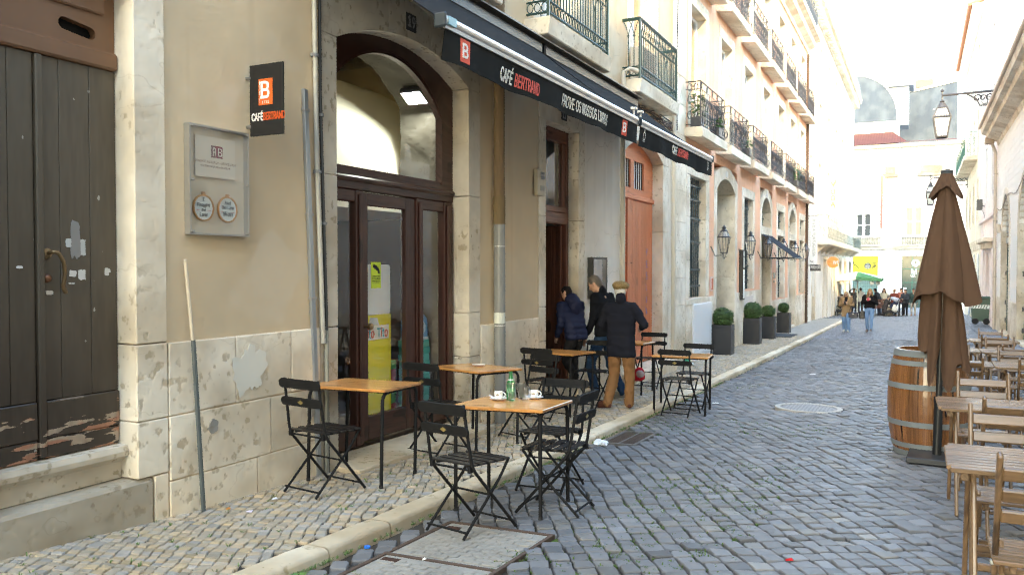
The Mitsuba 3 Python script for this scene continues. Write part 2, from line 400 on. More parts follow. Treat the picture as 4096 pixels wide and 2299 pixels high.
def setts(P, zf, gap, lift, tilt, dome, seed, fine):
    """stones from the quads: a list of vertices (N, k, 3) and the faces of one stone"""
    r = np.random.RandomState(seed); N = len(P)
    ctr = P.mean(1, keepdims=True)
    if fine:                                     # corners cut: eight-sided stones
        nx, pv = np.roll(P, -1, 1), np.roll(P, 1, 1)
        k = r.uniform(.03, .13, (N, 4, 1))
        P = np.stack([P + (pv - P) * k, P + (nx - P) * k], 2).reshape(N, 8, 2)
    m = P.shape[1]
    d = P - ctr; L = np.linalg.norm(d, axis=2, keepdims=True)
    ring = [ctr + d * (1 - gap * q / L) for q in (.75, 1.0, 1.75)]
    z0 = zf(ctr[..., 0], ctr[..., 1]) + r.normal(0, lift, (N, 1))
    sl = r.normal(0, tilt, (N, 1, 2))
    def top(q): return zf(q[..., 0], q[..., 1]) - zf(ctr[..., 0], ctr[..., 1]) + z0 + (sl * (q - ctr)).sum(-1)
    V = [np.concatenate([ring[0], top(ring[0])[..., None] - .03], -1),
         np.concatenate([ring[1], top(ring[1])[..., None] - .006], -1),
         np.concatenate([ring[2], top(ring[2])[..., None] + r.normal(0, .0012, (N, m, 1))], -1),
         np.concatenate([ctr + r.normal(0, .006, ctr.shape), z0[..., None] + dome * r.uniform(.2, 1.2, (N, 1, 1))], -1)]
    V = np.concatenate(V, 1)
    F = []
    for q in range(2):
        for i in range(m):
            a, b = q * m + i, q * m + (i + 1) % m
            F += [(a, b, b + m), (a, b + m, a + m)]
    F += [(2 * m + i, 2 * m + (i + 1) % m, 3 * m) for i in range(m)]
    return V, np.array(F)
def lay(holder, P, zf, gap, lift, tilt, dome, seed, colour, limit):
    ctr = P.mean(1); dist = np.hypot(ctr[:, 0], ctr[:, 1])
    order = np.argsort(dist); P, dist = P[order], dist[order]; ctr = ctr[order]
    cols = colour(ctr, np.random.RandomState(seed + 1))
  # that show largest from the street are parts, one by one
    ang = np.abs(np.arctan2(ctr[:, 0], ctr[:, 1]) + .462) < .56
    seen = np.nonzero(ang & (dist > 3.4))[0][:limit]
    pick = np.zeros(len(P), bool); pick[seen] = True
    near = dist < 10
    V8, F8 = setts(P[near], zf, gap, lift, tilt, dome, seed, True)
    V4, F4 = setts(P[~near], zf, gap, lift, tilt, dome, seed + 3, False)
    for i in seen:
        part(holder, 'cobble', (V8[i], F8), 'cobble_mat', col=cols[i])
    out = []
    for V, F, cc, keep in ((V8, F8, cols[near], ~pick[near]), (V4, F4, cols[~near], np.ones(len(V4), bool))):
        V, cc = V[keep], cc[keep]; n = V.shape[1]
        out.append((V.reshape(-1, 3), (F[None] + np.arange(len(V))[:, None, None] * n).reshape(-1, 3), np.repeat(cc, n, 0)))
    v, f = cat([(a, b) for a, b, _ in out])
    part(holder, 'cobbles', (v, f), 'cobble_mat', col=np.vstack([c for _, _, c in out]), kind='stuff', label='the other cobbles of the ' + holder.split('_')[0])

PLATE = sg.box(-2.79, 2.9, -2.02, 4.68)
DRAIN = sg.box(-2.93, 7.86, -2.53, 8.70)
HOLE = sg.Point(-1.29, 11.33).buffer(.43)
P = grid_cells((-2.97, 2.35, 1.4, 27), 31, (.122, .118), 3, .0, .0085, (.14, .45))
ctr = P.mean(1)
bad = np.array([PLATE.contains(sg.Point(*c)) or DRAIN.contains(sg.Point(*c)) or HOLE.contains(sg.Point(*c)) for c in ctr])
P = P[(ctr[:, 0] > -2.93) & (ctr[:, 0] < 2.3) & (ctr[:, 1] < 27) & ~bad]
def road_col(c, r):
    n = len(c)
    t = r.normal(1, .13, (n, 1)); w = r.uniform(0, 1, (n, 1))
    base = np.where(w < .12, [.175, .168, .16], np.where(w < .3, [.125, .125, .132], [.155, .155, .163]))
    p3 = np.c_[c * .8, np.zeros(n)]
    return np.clip(base * t * (.82 + .36 * meshkit.fbm(p3, 2, 5))[:, None], .02, .6)
lay(road, P, road_z, .0085, .0036, .030, .002, 11, road_col, 300)
P = grid_cells((-4.27, -3.17, 1.0, 27), 26, (.068, .058), 5, .30, .0052, (.09, .9))
ctr = P.mean(1)
P = P[(ctr[:, 0] < -3.185) & (ctr[:, 0] > -4.29) & (ctr[:, 1] < 27)]
def pave_col(c, r):
    n = len(c); w = r.uniform(0, 1, (n, 1)); t = r.normal(1, .11, (n, 1))
    base = np.where(w < .25, [.39, .31, .215], np.where(w < .5, [.325, .295, .255], np.where(w < .6, [.41, .32, .20], [.365, .31, .235])))
    return np.clip(base * t, .05, .8)
lay(pave, P, pave_z, .0042, .0020, .024, .001, 21, pave_col, 300)
# kerb stones
kerb = struct('kerb', 'worn kerb of long pale stones between the pavement and the road', 'kerb')
y, i = .6, 0
r = np.random.RandomState(4)
joints = [.9, 1.75, 2.7, 3.68, 4.285, 5.51, 6.75, 8.0, 9.02, 10.3, 11.6, 13.0, 14.4, 15.8, 17.4, 19.2, 21, 23, 25.7, 28.2, 31, 34, 37, 40, 42.3]
prof = [(-3.17, -.30), (-3.17, -.004), (-3.150, .004), (-3.03, .004), (-3.012, -.001), (-3.001, -.012), (-2.995, -.03), (-2.985, -.30)]
for a, b in zip(joints, joints[1:]):
    ys = np.linspace(a + .007, b - .007, max(4, int((b - a) / .12)) if a < 12 else 4)
    V = []
    for q in ys:
        e = np.array([(px, q, pz + float(zk(q))) for px, pz in prof])
        w = meshkit.fbm(np.array([[q * 4, k, a] for k in range(len(prof))]), 2, 3) - .5
        e[1:7, 2] += w[1:7] * .004; e[3:7, 0] += w[3:7] * .006
        if q in (ys[0], ys[-1]): e[1:7, 2] -= .006
        V.append(e)
    m = len(prof); V = np.array(V).reshape(-1, 3); F = []
    for q in range(len(ys) - 1):
        for k in range(m - 1):
            o = q * m + k; F += [(o, o + 1, o + m + 1), (o, o + m + 1, o + m)]
    e0 = list(range(m)); e1 = [(len(ys) - 1) * m + k for k in range(m)]
    for k in range(1, m - 1): F += [(e0[0], e0[k + 1], e0[k]), (e1[0], e1[k], e1[k + 1])]
    part(kerb, 'stone', (V, np.array(F)), 'stone_mat', smooth=35, uv=(r.uniform(.30, .42), 0))

# access cover with a brick-patterned fill, gully grate, manhole
cov = thing('access_cover', 'rectangular grey access cover with rusty steel frame beside the kerb under the front cafe chairs', 'cover')
def tilt_box(x0, x1, y0, y1, dz0, dz1, zf=road_z, ch=0):
    v, f = box((x0, y0, dz0), (x1, y1, dz1), ch)
    v[:, 2] += zf(v[:, 0], v[:, 1]); return v, f
for (y0, y1) in ((3.0, 3.90), (3.935, 4.64)):
    part(cov, 'panel', tilt_box(-2.755, -2.055, y0, y1, -.05, -.004), 'concrete_mat')
    ms = []
    for iy in range(int((y1 - y0 - .06) / .052)):
        for ix in range(6):
            ox = (iy % 2) * .05
            x = -2.735 + ix * .112 + ox
            if x + .104 < -2.06: ms.append(tilt_box(x, x + .104, y0 + .03 + iy * .052, y0 + .03 + iy * .052 + .045, -.03, .0015 + .001 * ((ix * 7 + iy * 3) % 3), ch=.003))
    part(cov, 'brick_pattern', cat(ms), 'concrete_mat', kind='stuff')
fr = [tilt_box(-2.785, -2.757, 2.95, 4.675, -.05, .003), tilt_box(-2.053, -2.028, 2.95, 4.675, -.05, .003), tilt_box(-2.756, -2.054, 4.642, 4.672, -.05, .003), tilt_box(-2.756, -2.054, 3.904, 3.931, -.05, .002)]
part(cov, 'frame', cat(fr), 'matt_mat', (.095, .065, .05))
part(cov, 'lifting_slot', cat([tilt_box(-2.73, -2.63, 4.50, 4.56, -.03, .0032), tilt_box(-2.73, -2.62, 3.80, 3.85, -.03, .0032)]), 'matt_mat', (.06, .03, .02))
gul = thing('gully_grate', 'rusty slotted drain grate in the road beside the kerb', 'drain')
part(gul, 'frame', cat([tilt_box(-2.92, -2.885, 7.88, 8.69, -.06, .004), tilt_box(-2.575, -2.54, 7.88, 8.69, -.06, .004), tilt_box(-2.884, -2.576, 7.88, 7.92, -.06, .004), tilt_box(-2.884, -2.576, 8.65, 8.69, -.06, .004), tilt_box(-2.738, -2.722, 7.92, 8.65, -.06, .003)]), 'matt_mat', (.13, .12, .11))
part(gul, 'sump', tilt_box(-2.884, -2.576, 7.92, 8.65, -.14, -.10), 'matt_mat', (.01, .01, .01))
for kx in ((-2.882, -2.740), (-2.720, -2.578)):
    for q in np.arange(7.935, 8.64, .034):
        part(gul, 'bar', tilt_box(kx[0], kx[1], q, q + .019, -.05, .001), 'matt_mat', (.075, .055, .045))
man = thing('manhole_cover', 'round pale grey manhole cover set in the cobbles in the middle of the street', 'manhole')
mz = float(road_z(-1.29, 11.33))
sl = float(road_z(-1.29, 11.8) - road_z(-1.29, 10.8))
def tiltm(m, cy=11.33): m[0][:, 2] += (m[0][:, 1] - cy) * sl; return m
part(man, 'rim', tiltm(lathe([(.42, -.05), (.42, .010), (.355, .010), (.355, -.05)], 40, (-1.29, 11.33, mz))), 'matt_mat', (.40, .38, .35), smooth=30)
part(man, 'lid', tiltm(lathe([(.35, -.04), (.35, .004), (0.001, .006)], 40, (-1.29, 11.33, mz))), 'matt_mat', (.24, .24, .25))
ms = []
for ix in range(-7, 8):
    for iy in range(-7, 8):
        if math.hypot(ix, iy) * .045 < .32: ms.append(box((-1.29 + ix * .045 - .013, 11.33 + iy * .045 - .013, mz), (-1.29 + ix * .045 + .013, 11.33 + iy * .045 + .013, mz + .010), .003))
part(man, 'stud', tiltm(cat(ms)), 'matt_mat', (.30, .30, .31), kind='stuff')
# moss and weeds in the joints, litter
r = np.random.RandomState(12)
def tufts(pts, h, n, w=.004):
    ms = []
    for (x, y, z) in pts:
        for _ in range(n):
            a = r.uniform(0, 6.28); l = h * r.uniform(.5, 1.2); d = np.array([math.cos(a), math.sin(a), 0]); s = np.array([-d[1], d[0], 0])
            b = np.array([x, y, z]) + d * r.uniform(0, .012)
            ms.append((np.array([b - s * w, b + s * w, b + d * l * .45 + s * w * .8 + [0, 0, l * .8], b + d * l * .45 - s * w * .8 + [0, 0, l * .8], b + d * l + [0, 0, l * .75]]), np.array([[0, 1, 2], [0, 2, 3], [3, 2, 4]])))
    return cat(ms)
pts = []
while len(pts) < 1500:
    x, y = r.uniform(-2.9, -.9), r.uniform(3, 14)
    if meshkit.fbm(np.array([[x * .75 + 6, y * .75, 0]]), 3, 2)[0] > .57: pts.append((x, y, float(road_z(x, y)) - .015))
moss = struct('joint_moss', 'green moss growing in the joints of the road cobbles near the kerb', 'moss', 'stuff')
root(moss, tufts(pts, .021, 5, .004), 'leaf_mat', (.065, .115, .022))
pts = [(-2.975, float(q), float(road_z(-2.975, q)) - .006) for q in np.concatenate([r.uniform(3.2, 14, 260), r.uniform(3.3, 3.45, 12)])]
pts += [(x, y, float(pave_z(x, y)) - .006) for x, y in zip(r.uniform(-4.26, -3.2, 170), r.uniform(2.4, 9, 170))]
weeds = struct('joint_weeds', 'small green weeds along the foot of the kerb and between the pavement stones', 'weeds', 'stuff')
root(weeds, tufts(pts, .022, 5, .003), 'leaf_mat', (.10, .17, .04))
def dandelion(x, y, z, n, h, lab):
    k = thing('weed', lab, 'weed')
    for q in range(n):
        a = q * 2.4 + x; l = h * r.uniform(.7, 1.2); d = np.array([math.cos(a), math.sin(a), 0]); s = np.array([-d[1], d[0], 0])
        c = np.array([x, y, z])
        pv = [c - s * .003, c + s * .003, c + d * l * .5 + s * .012 + [0, 0, l * .35], c + d * l * .5 - s * .012 + [0, 0, l * .35], c + d * l + [0, 0, l * .22]]
        part(k, 'leaf', (np.array(pv), np.array([[0, 1, 2], [0, 2, 3], [3, 2, 4]])), 'leaf_mat', (.10, .20, .05))
dandelion(-2.93, 3.35, float(road_z(-2.93, 3.35)) - .005, 9, .075, 'small leafy weed at the foot of the kerb')
cap_ = thing('blue_disc', 'blue plastic bottle cap lying beside the kerb', 'lid')
root(cap_, lathe([(.019, 0), (.0195, .011), (.017, .013), (.0005, .013)], 20, (-2.93, 3.95, float(road_z(-2.93, 3.95)))), 'paint_mat', (.02, .16, .62), smooth=40)
bag = thing('plastic_wrapper', 'crumpled clear and white plastic wrapper by the drain grate', 'litter')
bm = tm(trimesh.creation.icosphere(3, 1.0)); bm = (bm[0] * [.075, .055, .028], bm[1]); bm = rough(bm, .030, 22, 3); bm = rough(bm, .012, 60, 5)
root(bag, mov(bm, (-2.87, 7.78, float(road_z(-2.87, 7.78)) + .02)), 'paint_mat', (.70, .75, .82))
def scrap(x, y, s, col, lab, a=0.):
    k = thing('litter_scrap', lab, 'litter')
    v = np.array([(-s, -s * .5, .004), (s, -s * .6, .006), (s * .9, s * .5, .012), (-s * .7, s * .6, .005), (0, 0, .014)]); f = np.array([[0, 1, 4], [1, 2, 4], [2, 3, 4], [3, 0, 4]])
    v, f = rot((v, f), [0, 0, 1], a); z = gz(x, y)
    root(k, (np.vstack([v, v - [0, 0, .002]]) + [x, y, z], np.vstack([f, f[:, ::-1] + 5])), 'matt_mat', col)
scrap(-.64, 4.77, .022, (.55, .02, .02), 'small red scrap on the cobbles in the right foreground', 30)
scrap(-2.51, 11.33, .05, (.75, .75, .73), 'white paper scrap on the road behind the pair of roadside chairs', 10)
scrap(-4.02, 4.35, .02, (.70, .70, .72), 'white paper scrap on the pavement just before the nearest wall-side chair', 50)
scrap(-3.93, 4.02, .022, (.72, .68, .80), 'pale lilac paper scrap at the foot of the wall near the thin pole', 5)
scrap(-2.5, 3.9, .012, (.75, .74, .70), 'tiny white scrap on the grey access cover', 70)
scrap(-1.75, 15.9, .06, (.62, .61, .60), 'flattened pale paper on the road ahead of the barrel', 20)
scrap(-4.1, 4.0, .016, (.55, .20, .04), 'small orange butt on the pavement by the wall', 80)
# ---------------------------------------------------------------- left: beige house with the cafe
r = np.random.RandomState(20)
def tone(a=.40, b=.56): return (float(r.uniform(a, b)), 0.)
def stone(parent, lo, hi, name='stone_block', ch=.006, amp=.004, t=None, label=None):
    """a dressed block with worn edges"""
    lo, hi = np.minimum(lo, hi), np.maximum(lo, hi)
    return part(parent, name, rough(box(lo, hi, ch), amp, 3.1, int(r.randint(1e6))), 'stone_mat', uv=t or tone(), label=label)
def frame_stones(parent, y0, y1, o0, o1, zb, zt, ztop, cuts, proud=.014, depth=.30, xw=XW, rise=0, zs=None, name='frame_stone', t=(.38, .5), amp=.004):
    """stone door or window frame: jamb stones cut at the heights, then a lintel or an arched head; outer y0..y1, opening o0..o1"""
    zz = [zb] + [c for c in cuts if zb < c < (zs if rise else zt)] + [zs if rise else zt]
    for a, b in ((y0, o0), (o1, y1)):
        for z0, z1 in zip(zz, zz[1:]):
            stone(parent, (xw - depth, a, z0 + .0025), (xw + proud, b, z1 - .0025), name, t=tone(*t), amp=amp)
    if rise:
        out = sg.box(y0, zs + .003, y1, zs + 9).intersection(affinity.translate(arch(y0, y1, zs - 2, zs, rise * 1.05, 22), 0, ztop - zs - rise))
        head = out.difference(arch(o0, o1, zs - 2, zs, rise, 22))
        c = (o0 + o1) / 2; w = (o1 - o0) / 2
        for a, b in ((-9, -w * .33), (-w * .33, w * .33), (w * .33, 9)):
            g = head.intersection(sg.box(c + a + .002, 0, c + b - .002, 99))
            part(parent, name, rough(ext_x(g, xw - depth, xw + proud), amp * .5, 3, int(r.randint(1e6))), 'stone_mat', uv=tone(*t))
    else:
        stone(parent, (xw - depth, y0, zt + .003), (xw + proud, y1, ztop), name, t=tone(*t), amp=amp)

bh = thing('house', 'beige plastered house with a cafe and pale stone plinth, nearest on the left', 'building')
wallp = sg.box(-9, -1.2, 15.42, 13)
holes = [rect(2.2, 3.66, -1, 3.62), rect(5.14, 7.78, -1, 4.0), rect(9.31, 10.86, -1, 3.66), sg.box(12.40, -1, 15.20, 3.98)]
for c in (6.35, 10.0, 13.6): holes.append(rect(c - .85, c + .85, 4.5, 7.25))
front = wallp.difference(unary_union(holes))
lowp, highp = sg.box(10.86, -2, 15.42, 4.02), sg.box(-9, -2, 15.42, 14)
part(bh, 'wall', ext_x(front.difference(lowp), XW - .45, XW), 'wall_mat', uv=(0, 0))
part(bh, 'wall', ext_x(front.intersection(lowp), XW - .45, XW + .003), 'wall_mat', uv=(1, 0), label='cream painted stretch of wall between the two far doors')
part(bh, 'shell', cat([box((-14, -9, -1.5), (-4.73, 4.4, 12.9)), box((-14, 9.0, -1.5), (-5.6, 15.4, 12.9)), box((-14, 4.4, 4.3), (-4.73, 9.0, 12.9)), box((-14, 4.4, -1.5), (-9.2, 9, 4.3))]), 'wall_mat', uv=(4, 0))
# plinth of big pale blocks, laid in courses
def plinth(holder, spans, zs, proud=.016, xw=XW, seed=1, wide=(.55, .95), t=(.45, .6)):
    q = np.random.RandomState(seed)
    for y0, y1 in spans:
        for z0, z1 in zip(zs, zs[1:]):
            a = y0
            while a < y1 - .02:
                b = a + q.uniform(*wide)
                if y1 - b < .22: b = y1
                stone(holder, (xw - .2, a + .003, z0 + .003), (xw + proud + q.uniform(-.003, .003), b - .003, z1 - .003), t=tone(*t), amp=.005)
                a = b
plinth(bh, [(3.552, 3.664)], (-.35, .252), seed=2)
plinth(bh, [(3.665, 5.135)], (-.35, .19, .605, 1.075), seed=3)
plinth(bh, [(7.785, 9.305)], (-.6, -.02, .40, .93), seed=5)
plinth(bh, [(10.865, 12.395)], (-.7, .12, .58, 1.05), seed=8)
for (a, b, z0, z1) in ((3.98, 4.09, .50, .615), (4.95, 5.06, .36, .60), (5.0, 5.1, .56, .61)):
    g = sg.Polygon([(math.cos(t) * r.uniform(.5, 1.1), math.sin(t) * r.uniform(.5, 1.1)) for t in np.linspace(0, 6.28, 14, False)]); g = affinity.scale(g, (b - a) / 2, (z1 - z0) / 2); g = affinity.translate(g, (a + b) / 2, (z0 + z1) / 2)
    part(bh, 'mortar_patch', rough(ext_x(g, XW - .01, XW + .024), .012, 12, 4), 'concrete_mat')
g = affinity.translate(affinity.scale(sg.Point(0, 0).buffer(1, 10), .22, .19), 4.33, .84)
g = sg.Polygon([(4.36 + .8 * rr_ * math.cos(t), .83 + rr_ * math.sin(t)) for t in np.linspace(0, 2 * math.pi, 90, False) for rr_ in [.175 + .030 * math.sin(2 * t + 1) + .022 * math.sin(5 * t) + .014 * math.sin(9 * t + 2) + .010 * math.sin(17 * t)]])
part(bh, 'paint_blotch', ext_x(g, XW + .0195, XW + .0225), 'matt_mat', (.63, .605, .53), label='faint grey-blue painted-over blotch on the plinth')
# old door, far left
frame_stones(bh, 2.2, 3.66, 2.43, 3.43, .255, 3.3, 3.62, (.605, 1.08), t=(.42, .52), amp=.005)
part(bh, 'door_step', rough(box((XW - .25, 1.6, -.3), (XW + .020, 3.55, .255), .02), .014, 4, 3), 'stone_mat', uv=(-.12, 0), label='broad worn brown step below the old door')
tp = [(XW - .25, .258), (XW - .13, .258), (XW - .125, .36), (XW - .10, .385), (XW - .065, .40), (XW - .058, .43), (XW - .07, .462), (XW - .25, .468)]
part(bh, 'threshold', rough(ext_y(sg.Polygon(tp), 2.43, 3.428), .004, 7, 9), 'stone_mat', uv=(.22, 0))
od = part(bh, 'old_door', None, None, label='weathered dark double door with peeling paint at its foot')
xd = -4.42
for k, (a, b) in enumerate(((2.435, 2.60), (2.60, 2.76), (2.76, 2.905), (2.955, 3.06), (3.06, 3.25), (3.25, 3.426))):
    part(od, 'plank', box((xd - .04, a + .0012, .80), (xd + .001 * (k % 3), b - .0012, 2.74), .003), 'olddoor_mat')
for a, b in ((2.435, 2.905), (2.955, 3.426)):
    part(od, 'bottom_rail', rough(box((xd - .04, a, .585), (xd + .014, b, .797), .006), .004, 9, 2), 'olddoor_mat')
    part(od, 'bottom_rail', rough(box((xd - .04, a, .472), (xd + .010, b, .582), .006), .004, 9, 6), 'olddoor_mat')
part(od, 'cover_strip', box((xd - .02, 2.908, .48), (xd + .026, 2.952, 2.74), .008), 'olddoor_mat')
hz = [(xd + .01, 2.975, 1.63), (xd + .055, 2.978, 1.64), (xd + .065, 3.0, 1.635), (xd + .065, 3.035, 1.585), (xd + .06, 3.045, 1.50), (xd + .05, 3.035, 1.44), (xd + .045, 3.06, 1.405)]
part(od, 'handle', tube(arcpath(hz, .03), .011, 8), 'metal_mat', (.22, .15, .08), smooth=40)
part(od, 'handle_rosette', rot(lathe([(.03, 0), (.028, .008), (.015, .014), (.001, .016)], 16, (0, 0, 0)), [0, 1, 0], 90), 'metal_mat', (.22, .15, .08)) if False else None
part(od, 'lock', mov(rot(lathe([(.026, 0), (.022, .012), (.012, .02), (.001, .022)], 14), [0, 1, 0], 90), (xd, 2.975, 1.49)), 'metal_mat', (.20, .10, .06), smooth=40)
part(od, 'handle_rosette', mov(rot(lathe([(.032, 0), (.028, .010), (.014, .016), (.001, .018)], 16), [0, 1, 0], 90), (xd, 2.975, 1.63)), 'metal_mat', (.22, .15, .08), smooth=40)
q = np.random.RandomState(3)
def torn(y0, y1, z0, z1, s):
    q = np.random.RandomState(s); n = 18
    pts = [((y0 + y1) / 2 + (y1 - y0) / 2 * max(-1, min(1, 1.35 * math.cos(a))) * q.uniform(.8, 1.05), (z0 + z1) / 2 + (z1 - z0) / 2 * max(-1, min(1, 1.35 * math.sin(a))) * q.uniform(.8, 1.05)) for a in np.linspace(0, 6.28, n, False)]
    return ext_x(sg.Polygon(pts).buffer(0), xd + .002, xd + .0045)
for (a, b, c, d, s, col) in ((3.118, 3.185, 1.60, 1.825, 1, (.24, .23, .22)), (3.09, 3.125, 1.665, 1.72, 2, (.52, .52, .50)), (3.178, 3.215, 1.62, 1.72, 3, (.46, .46, .44)), (3.108, 3.155, 1.495, 1.535, 4, (.62, .61, .58)), (3.165, 3.215, 1.475, 1.54, 5, (.60, .59, .56)), (3.105, 3.145, 1.455, 1.462, 6, (.6, .59, .56)), (3.34, 3.37, 1.50, 1.55, 7, (.5, .5, .48)), (2.795, 2.835, 1.545, 1.56, 8, (.62, .61, .6)), (3.345, 3.38, 1.52, 1.545, 9, (.58, .58, .55)), (2.965, 3.01, 1.395, 1.42, 10, (.5, .46, .40))):
    part(od, 'paper_scrap', torn(a, b, c, d, s), 'matt_mat', col)
tr = part(bh, 'transom', box((xd - .06, 2.432, 2.742), (xd + .035, 3.428, 2.845), .012), 'brownpaint_mat', label='brown painted transom above the old door')
slot = sg.LineString([(3.10, 2.955), (3.265, 2.935)]).buffer(.036, 8)
part(bh, 'transom_panel', ext_x(rect(2.432, 3.428, 2.847, 3.298).difference(slot), xd - .05, xd), 'brownpaint_mat', label='brown panel with a letter slot')
part(bh, 'slot_back', box((xd - .10, 2.9, 2.86), (xd - .06, 3.42, 3.1)), 'matt_mat', (.004, .004, .004))
part(bh, 'panel_moulding', box((xd + .001, 2.5, 3.06), (xd + .022, 3.352, 3.294), .010), 'brownpaint_mat')
# cafe front
frame_stones(bh, 5.14, 7.78, 5.36, 7.53, -.4, 0, 4.0, (.605, 1.07, 2.3), rise=.25, zs=3.42, depth=.30, t=(.12, .26), amp=.006)  # dirty stone, its tone lowered further to carry the awning shade
# the spandrels between arch and square head
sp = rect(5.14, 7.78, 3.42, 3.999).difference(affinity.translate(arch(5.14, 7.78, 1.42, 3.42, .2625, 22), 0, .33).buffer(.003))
part(bh, 'spandrel', ext_x(sp, XW - .28, XW + .004), 'stone_mat', uv=(-.1, 0))  # spandrel colour darkened to stand in for the shade under the awning
v, f = box((-4.48, 5.28, -.45), (-3.99, 7.62, -.05), .012); v[:, 2] = np.where(v[:, 2] > -.2, v[:, 2] - .018 * (v[:, 1] - 5.3) - .03 * (v[:, 0] + 4.48), v[:, 2])
part(bh, 'cafe_step', rough((v, f), .006, 3, 3), 'stone_mat', uv=(.36, 0), label='grey stone step in front of the glazed cafe door')
xc = -4.48
cd = part(bh, 'cafe_front', None, None, label='dark mahogany shopfront under the arch with a glazed door between two side lights')
WD = dict(mat='paintwood_mat')
def wood(parent, name, lo, hi, pal, axis, ch=.006, mat='paintwood_mat', **k):
    m = box(lo, hi, ch); return part(parent, name, m, mat, uv=wuv(m, pal, axis), **k)
ring = arch(5.362, 7.528, 2.34, 3.42, .249, 22).difference(arch(5.49, 7.34, 2.405, 3.10, .46, 26))
for (a, x0, x1) in ((0., -.05, .03), (.03, -.05, .014)):
    g = arch(5.362, 7.528, 2.34, 3.42, .249, 22).difference(arch(5.49 - a + .03, 7.34 + a - .03, 2.405, 3.10, .46 + a * .5, 26)) if a == 0 else arch(5.49 + .0, 7.34, 2.405, 3.10, .462, 26).difference(arch(5.52, 7.31, 2.435, 3.09, .44, 26))
    m = ext_x(g, xc + x0, xc + x1); part(cd, 'arched_frame', m, 'paintwood_mat', uv=wuv(m, 3, 1))
wood(cd, 'transom_bar', (xc - .06, 5.362, 2.235), (xc + .035, 7.528, 2.338), 3, 1)
wood(cd, 'transom_bar', (xc - .02, 5.362, 2.30), (xc + .065, 7.528, 2.355), 3, 1, .018)
for a, b in ((5.362, 5.44), (5.86, 5.965), (6.83, 6.95), (7.36, 7.528)):
    wood(cd, 'post', (xc - .06, a, -.04), (xc + .03, b, 2.234), 3, 2)
    wood(cd, 'post', (xc + .031, a + .03, .05), (xc + .05, b - .03, 2.2), 3, 2, .012)
for a, b in ((5.441, 5.859), (6.951, 7.359)):
    wood(cd, 'bottom_rail', (xc - .05, a, -.04), (xc + .02, b, .16), 3, 1)
    wood(cd, 'top_rail', (xc - .05, a, 2.13), (xc + .02, b, 2.233), 3, 1)
for a, b in ((5.968, 6.055), (6.665, 6.827)):
    wood(cd, 'door_stile', (xc - .045, a, -.02), (xc + .012, b, 2.225), 3, 2)
wood(cd, 'door_rail', (xc - .045, 6.056, -.02), (xc + .012, 6.664, .20), 3, 1)
wood(cd, 'door_rail', (xc - .045, 6.056, 2.11), (xc + .012, 6.664, 2.225), 3, 1)
part(cd, 'door_handle', mov(rot(lathe([(.012, 0), (.012, .04), (.03, .045), (.03, .07), (.001, .08)], 12), [0, 1, 0], 90), (xc + .012, 6.01, 1.02)), 'metal_mat', (.3, .2, .1), smooth=40)
def pane(parent, poly, x, name='pane'):
    v, f = ext(poly, .001); k = np.isclose(v[:, 2], 0)
    fa = f[(k[f]).all(1)]; vv = np.stack([np.full(len(v), x), v[:, 0], v[:, 1]], -1)
    return part(parent, name, (vv, fa), 'glass_mat')
pane(cd, rect(5.445, 5.856, .165, 2.125), xc - .01); pane(cd, rect(6.955, 7.355, .165, 2.125), xc - .01)
pane(cd, rect(6.057, 6.663, .205, 2.105), xc - .012); pane(cd, arch(5.52, 7.315, 2.44, 3.09, .44, 26), xc - .02)
for z in (3.83,):
    n = part(bh, 'house_number', box((XW - .0, 6.36, 3.74), (XW + .02, 6.53, 3.90), .004), 'matt_mat', (.05, .05, .055))
    part(n, 'numeral', text_on('19', .10, (XW + .021, 6.445, 3.775), (0, 1, 0), (0, 0, 1), .8, True, center=True), 'matt_mat', (.25, .25, .26))
# inside the cafe: rough stone reveal, vaulted room, lamp, display
def sheet_grid(P, amp, freq, seed):
    n, m = P.shape[:2]; v = P.reshape(-1, 3)
    i, j = np.meshgrid(np.arange(n - 1), np.arange(m - 1), indexing='ij'); a = i * m + j
    f = np.vstack([np.stack([a, a + 1, a + m + 1], -1).reshape(-1, 3), np.stack([a, a + m + 1, a + m], -1).reshape(-1, 3)])
    return rough((v, f), amp, freq, seed)
op = arch(5.34, 7.56, -.3, 3.3, .42, 40); co = np.array(op.exterior.coords)
line = sg.LineString(np.vstack([co[1:], co[:1]])); L = np.array([line.interpolate(t, normalized=True).coords[0] for t in np.linspace(0, 1, 220)])
L = L[(L[:, 1] > -.25)]
P = np.array([[(x, y, z) for x in np.linspace(-4.56, -5.14, 14)] for y, z in L])
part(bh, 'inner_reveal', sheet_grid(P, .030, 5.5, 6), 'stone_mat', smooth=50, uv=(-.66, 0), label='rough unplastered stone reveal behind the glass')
inner = sg.box(4.4, -.4, 9.0, 4.3).difference(op.buffer(.06))
part(bh, 'inner_wall', ext_x(inner, -5.12, -4.74), 'wall_mat', uv=(4, 0))
n = 26; th = np.linspace(0, math.pi, n)
prof = [(-5.13, -.2)] + [(-6.85 + 1.72 * math.cos(t), 2.15 + 1.75 * math.sin(t)) for t in th] + [(-8.57, -.2)]
ysv = np.linspace(4.42, 8.98, 3)
P = np.array([[(x, y, z) for x, z in prof[1:-1]] for y in ysv])
part(bh, 'lower_wall', cat([box((-8.62, 4.42, -.2), (-8.57, 8.98, 2.15)), box((-5.135, 4.42, -.2), (-5.125, 5.3, 2.15)), box((-5.135, 7.62, -.2), (-5.125, 8.98, 2.15)), box((-8.57, 8.55, -.2), (-5.14, 8.59, 2.15))]), 'matt_mat', (.05, .04, .033))  # lower walls coloured dark so the room behind the glass looks dim
part(bh, 'vault', sheet_grid(P, 0, 1, 0), 'matt_mat', (.72, .68, .57), smooth=40, label='cream vaulted ceiling of the shop inside')
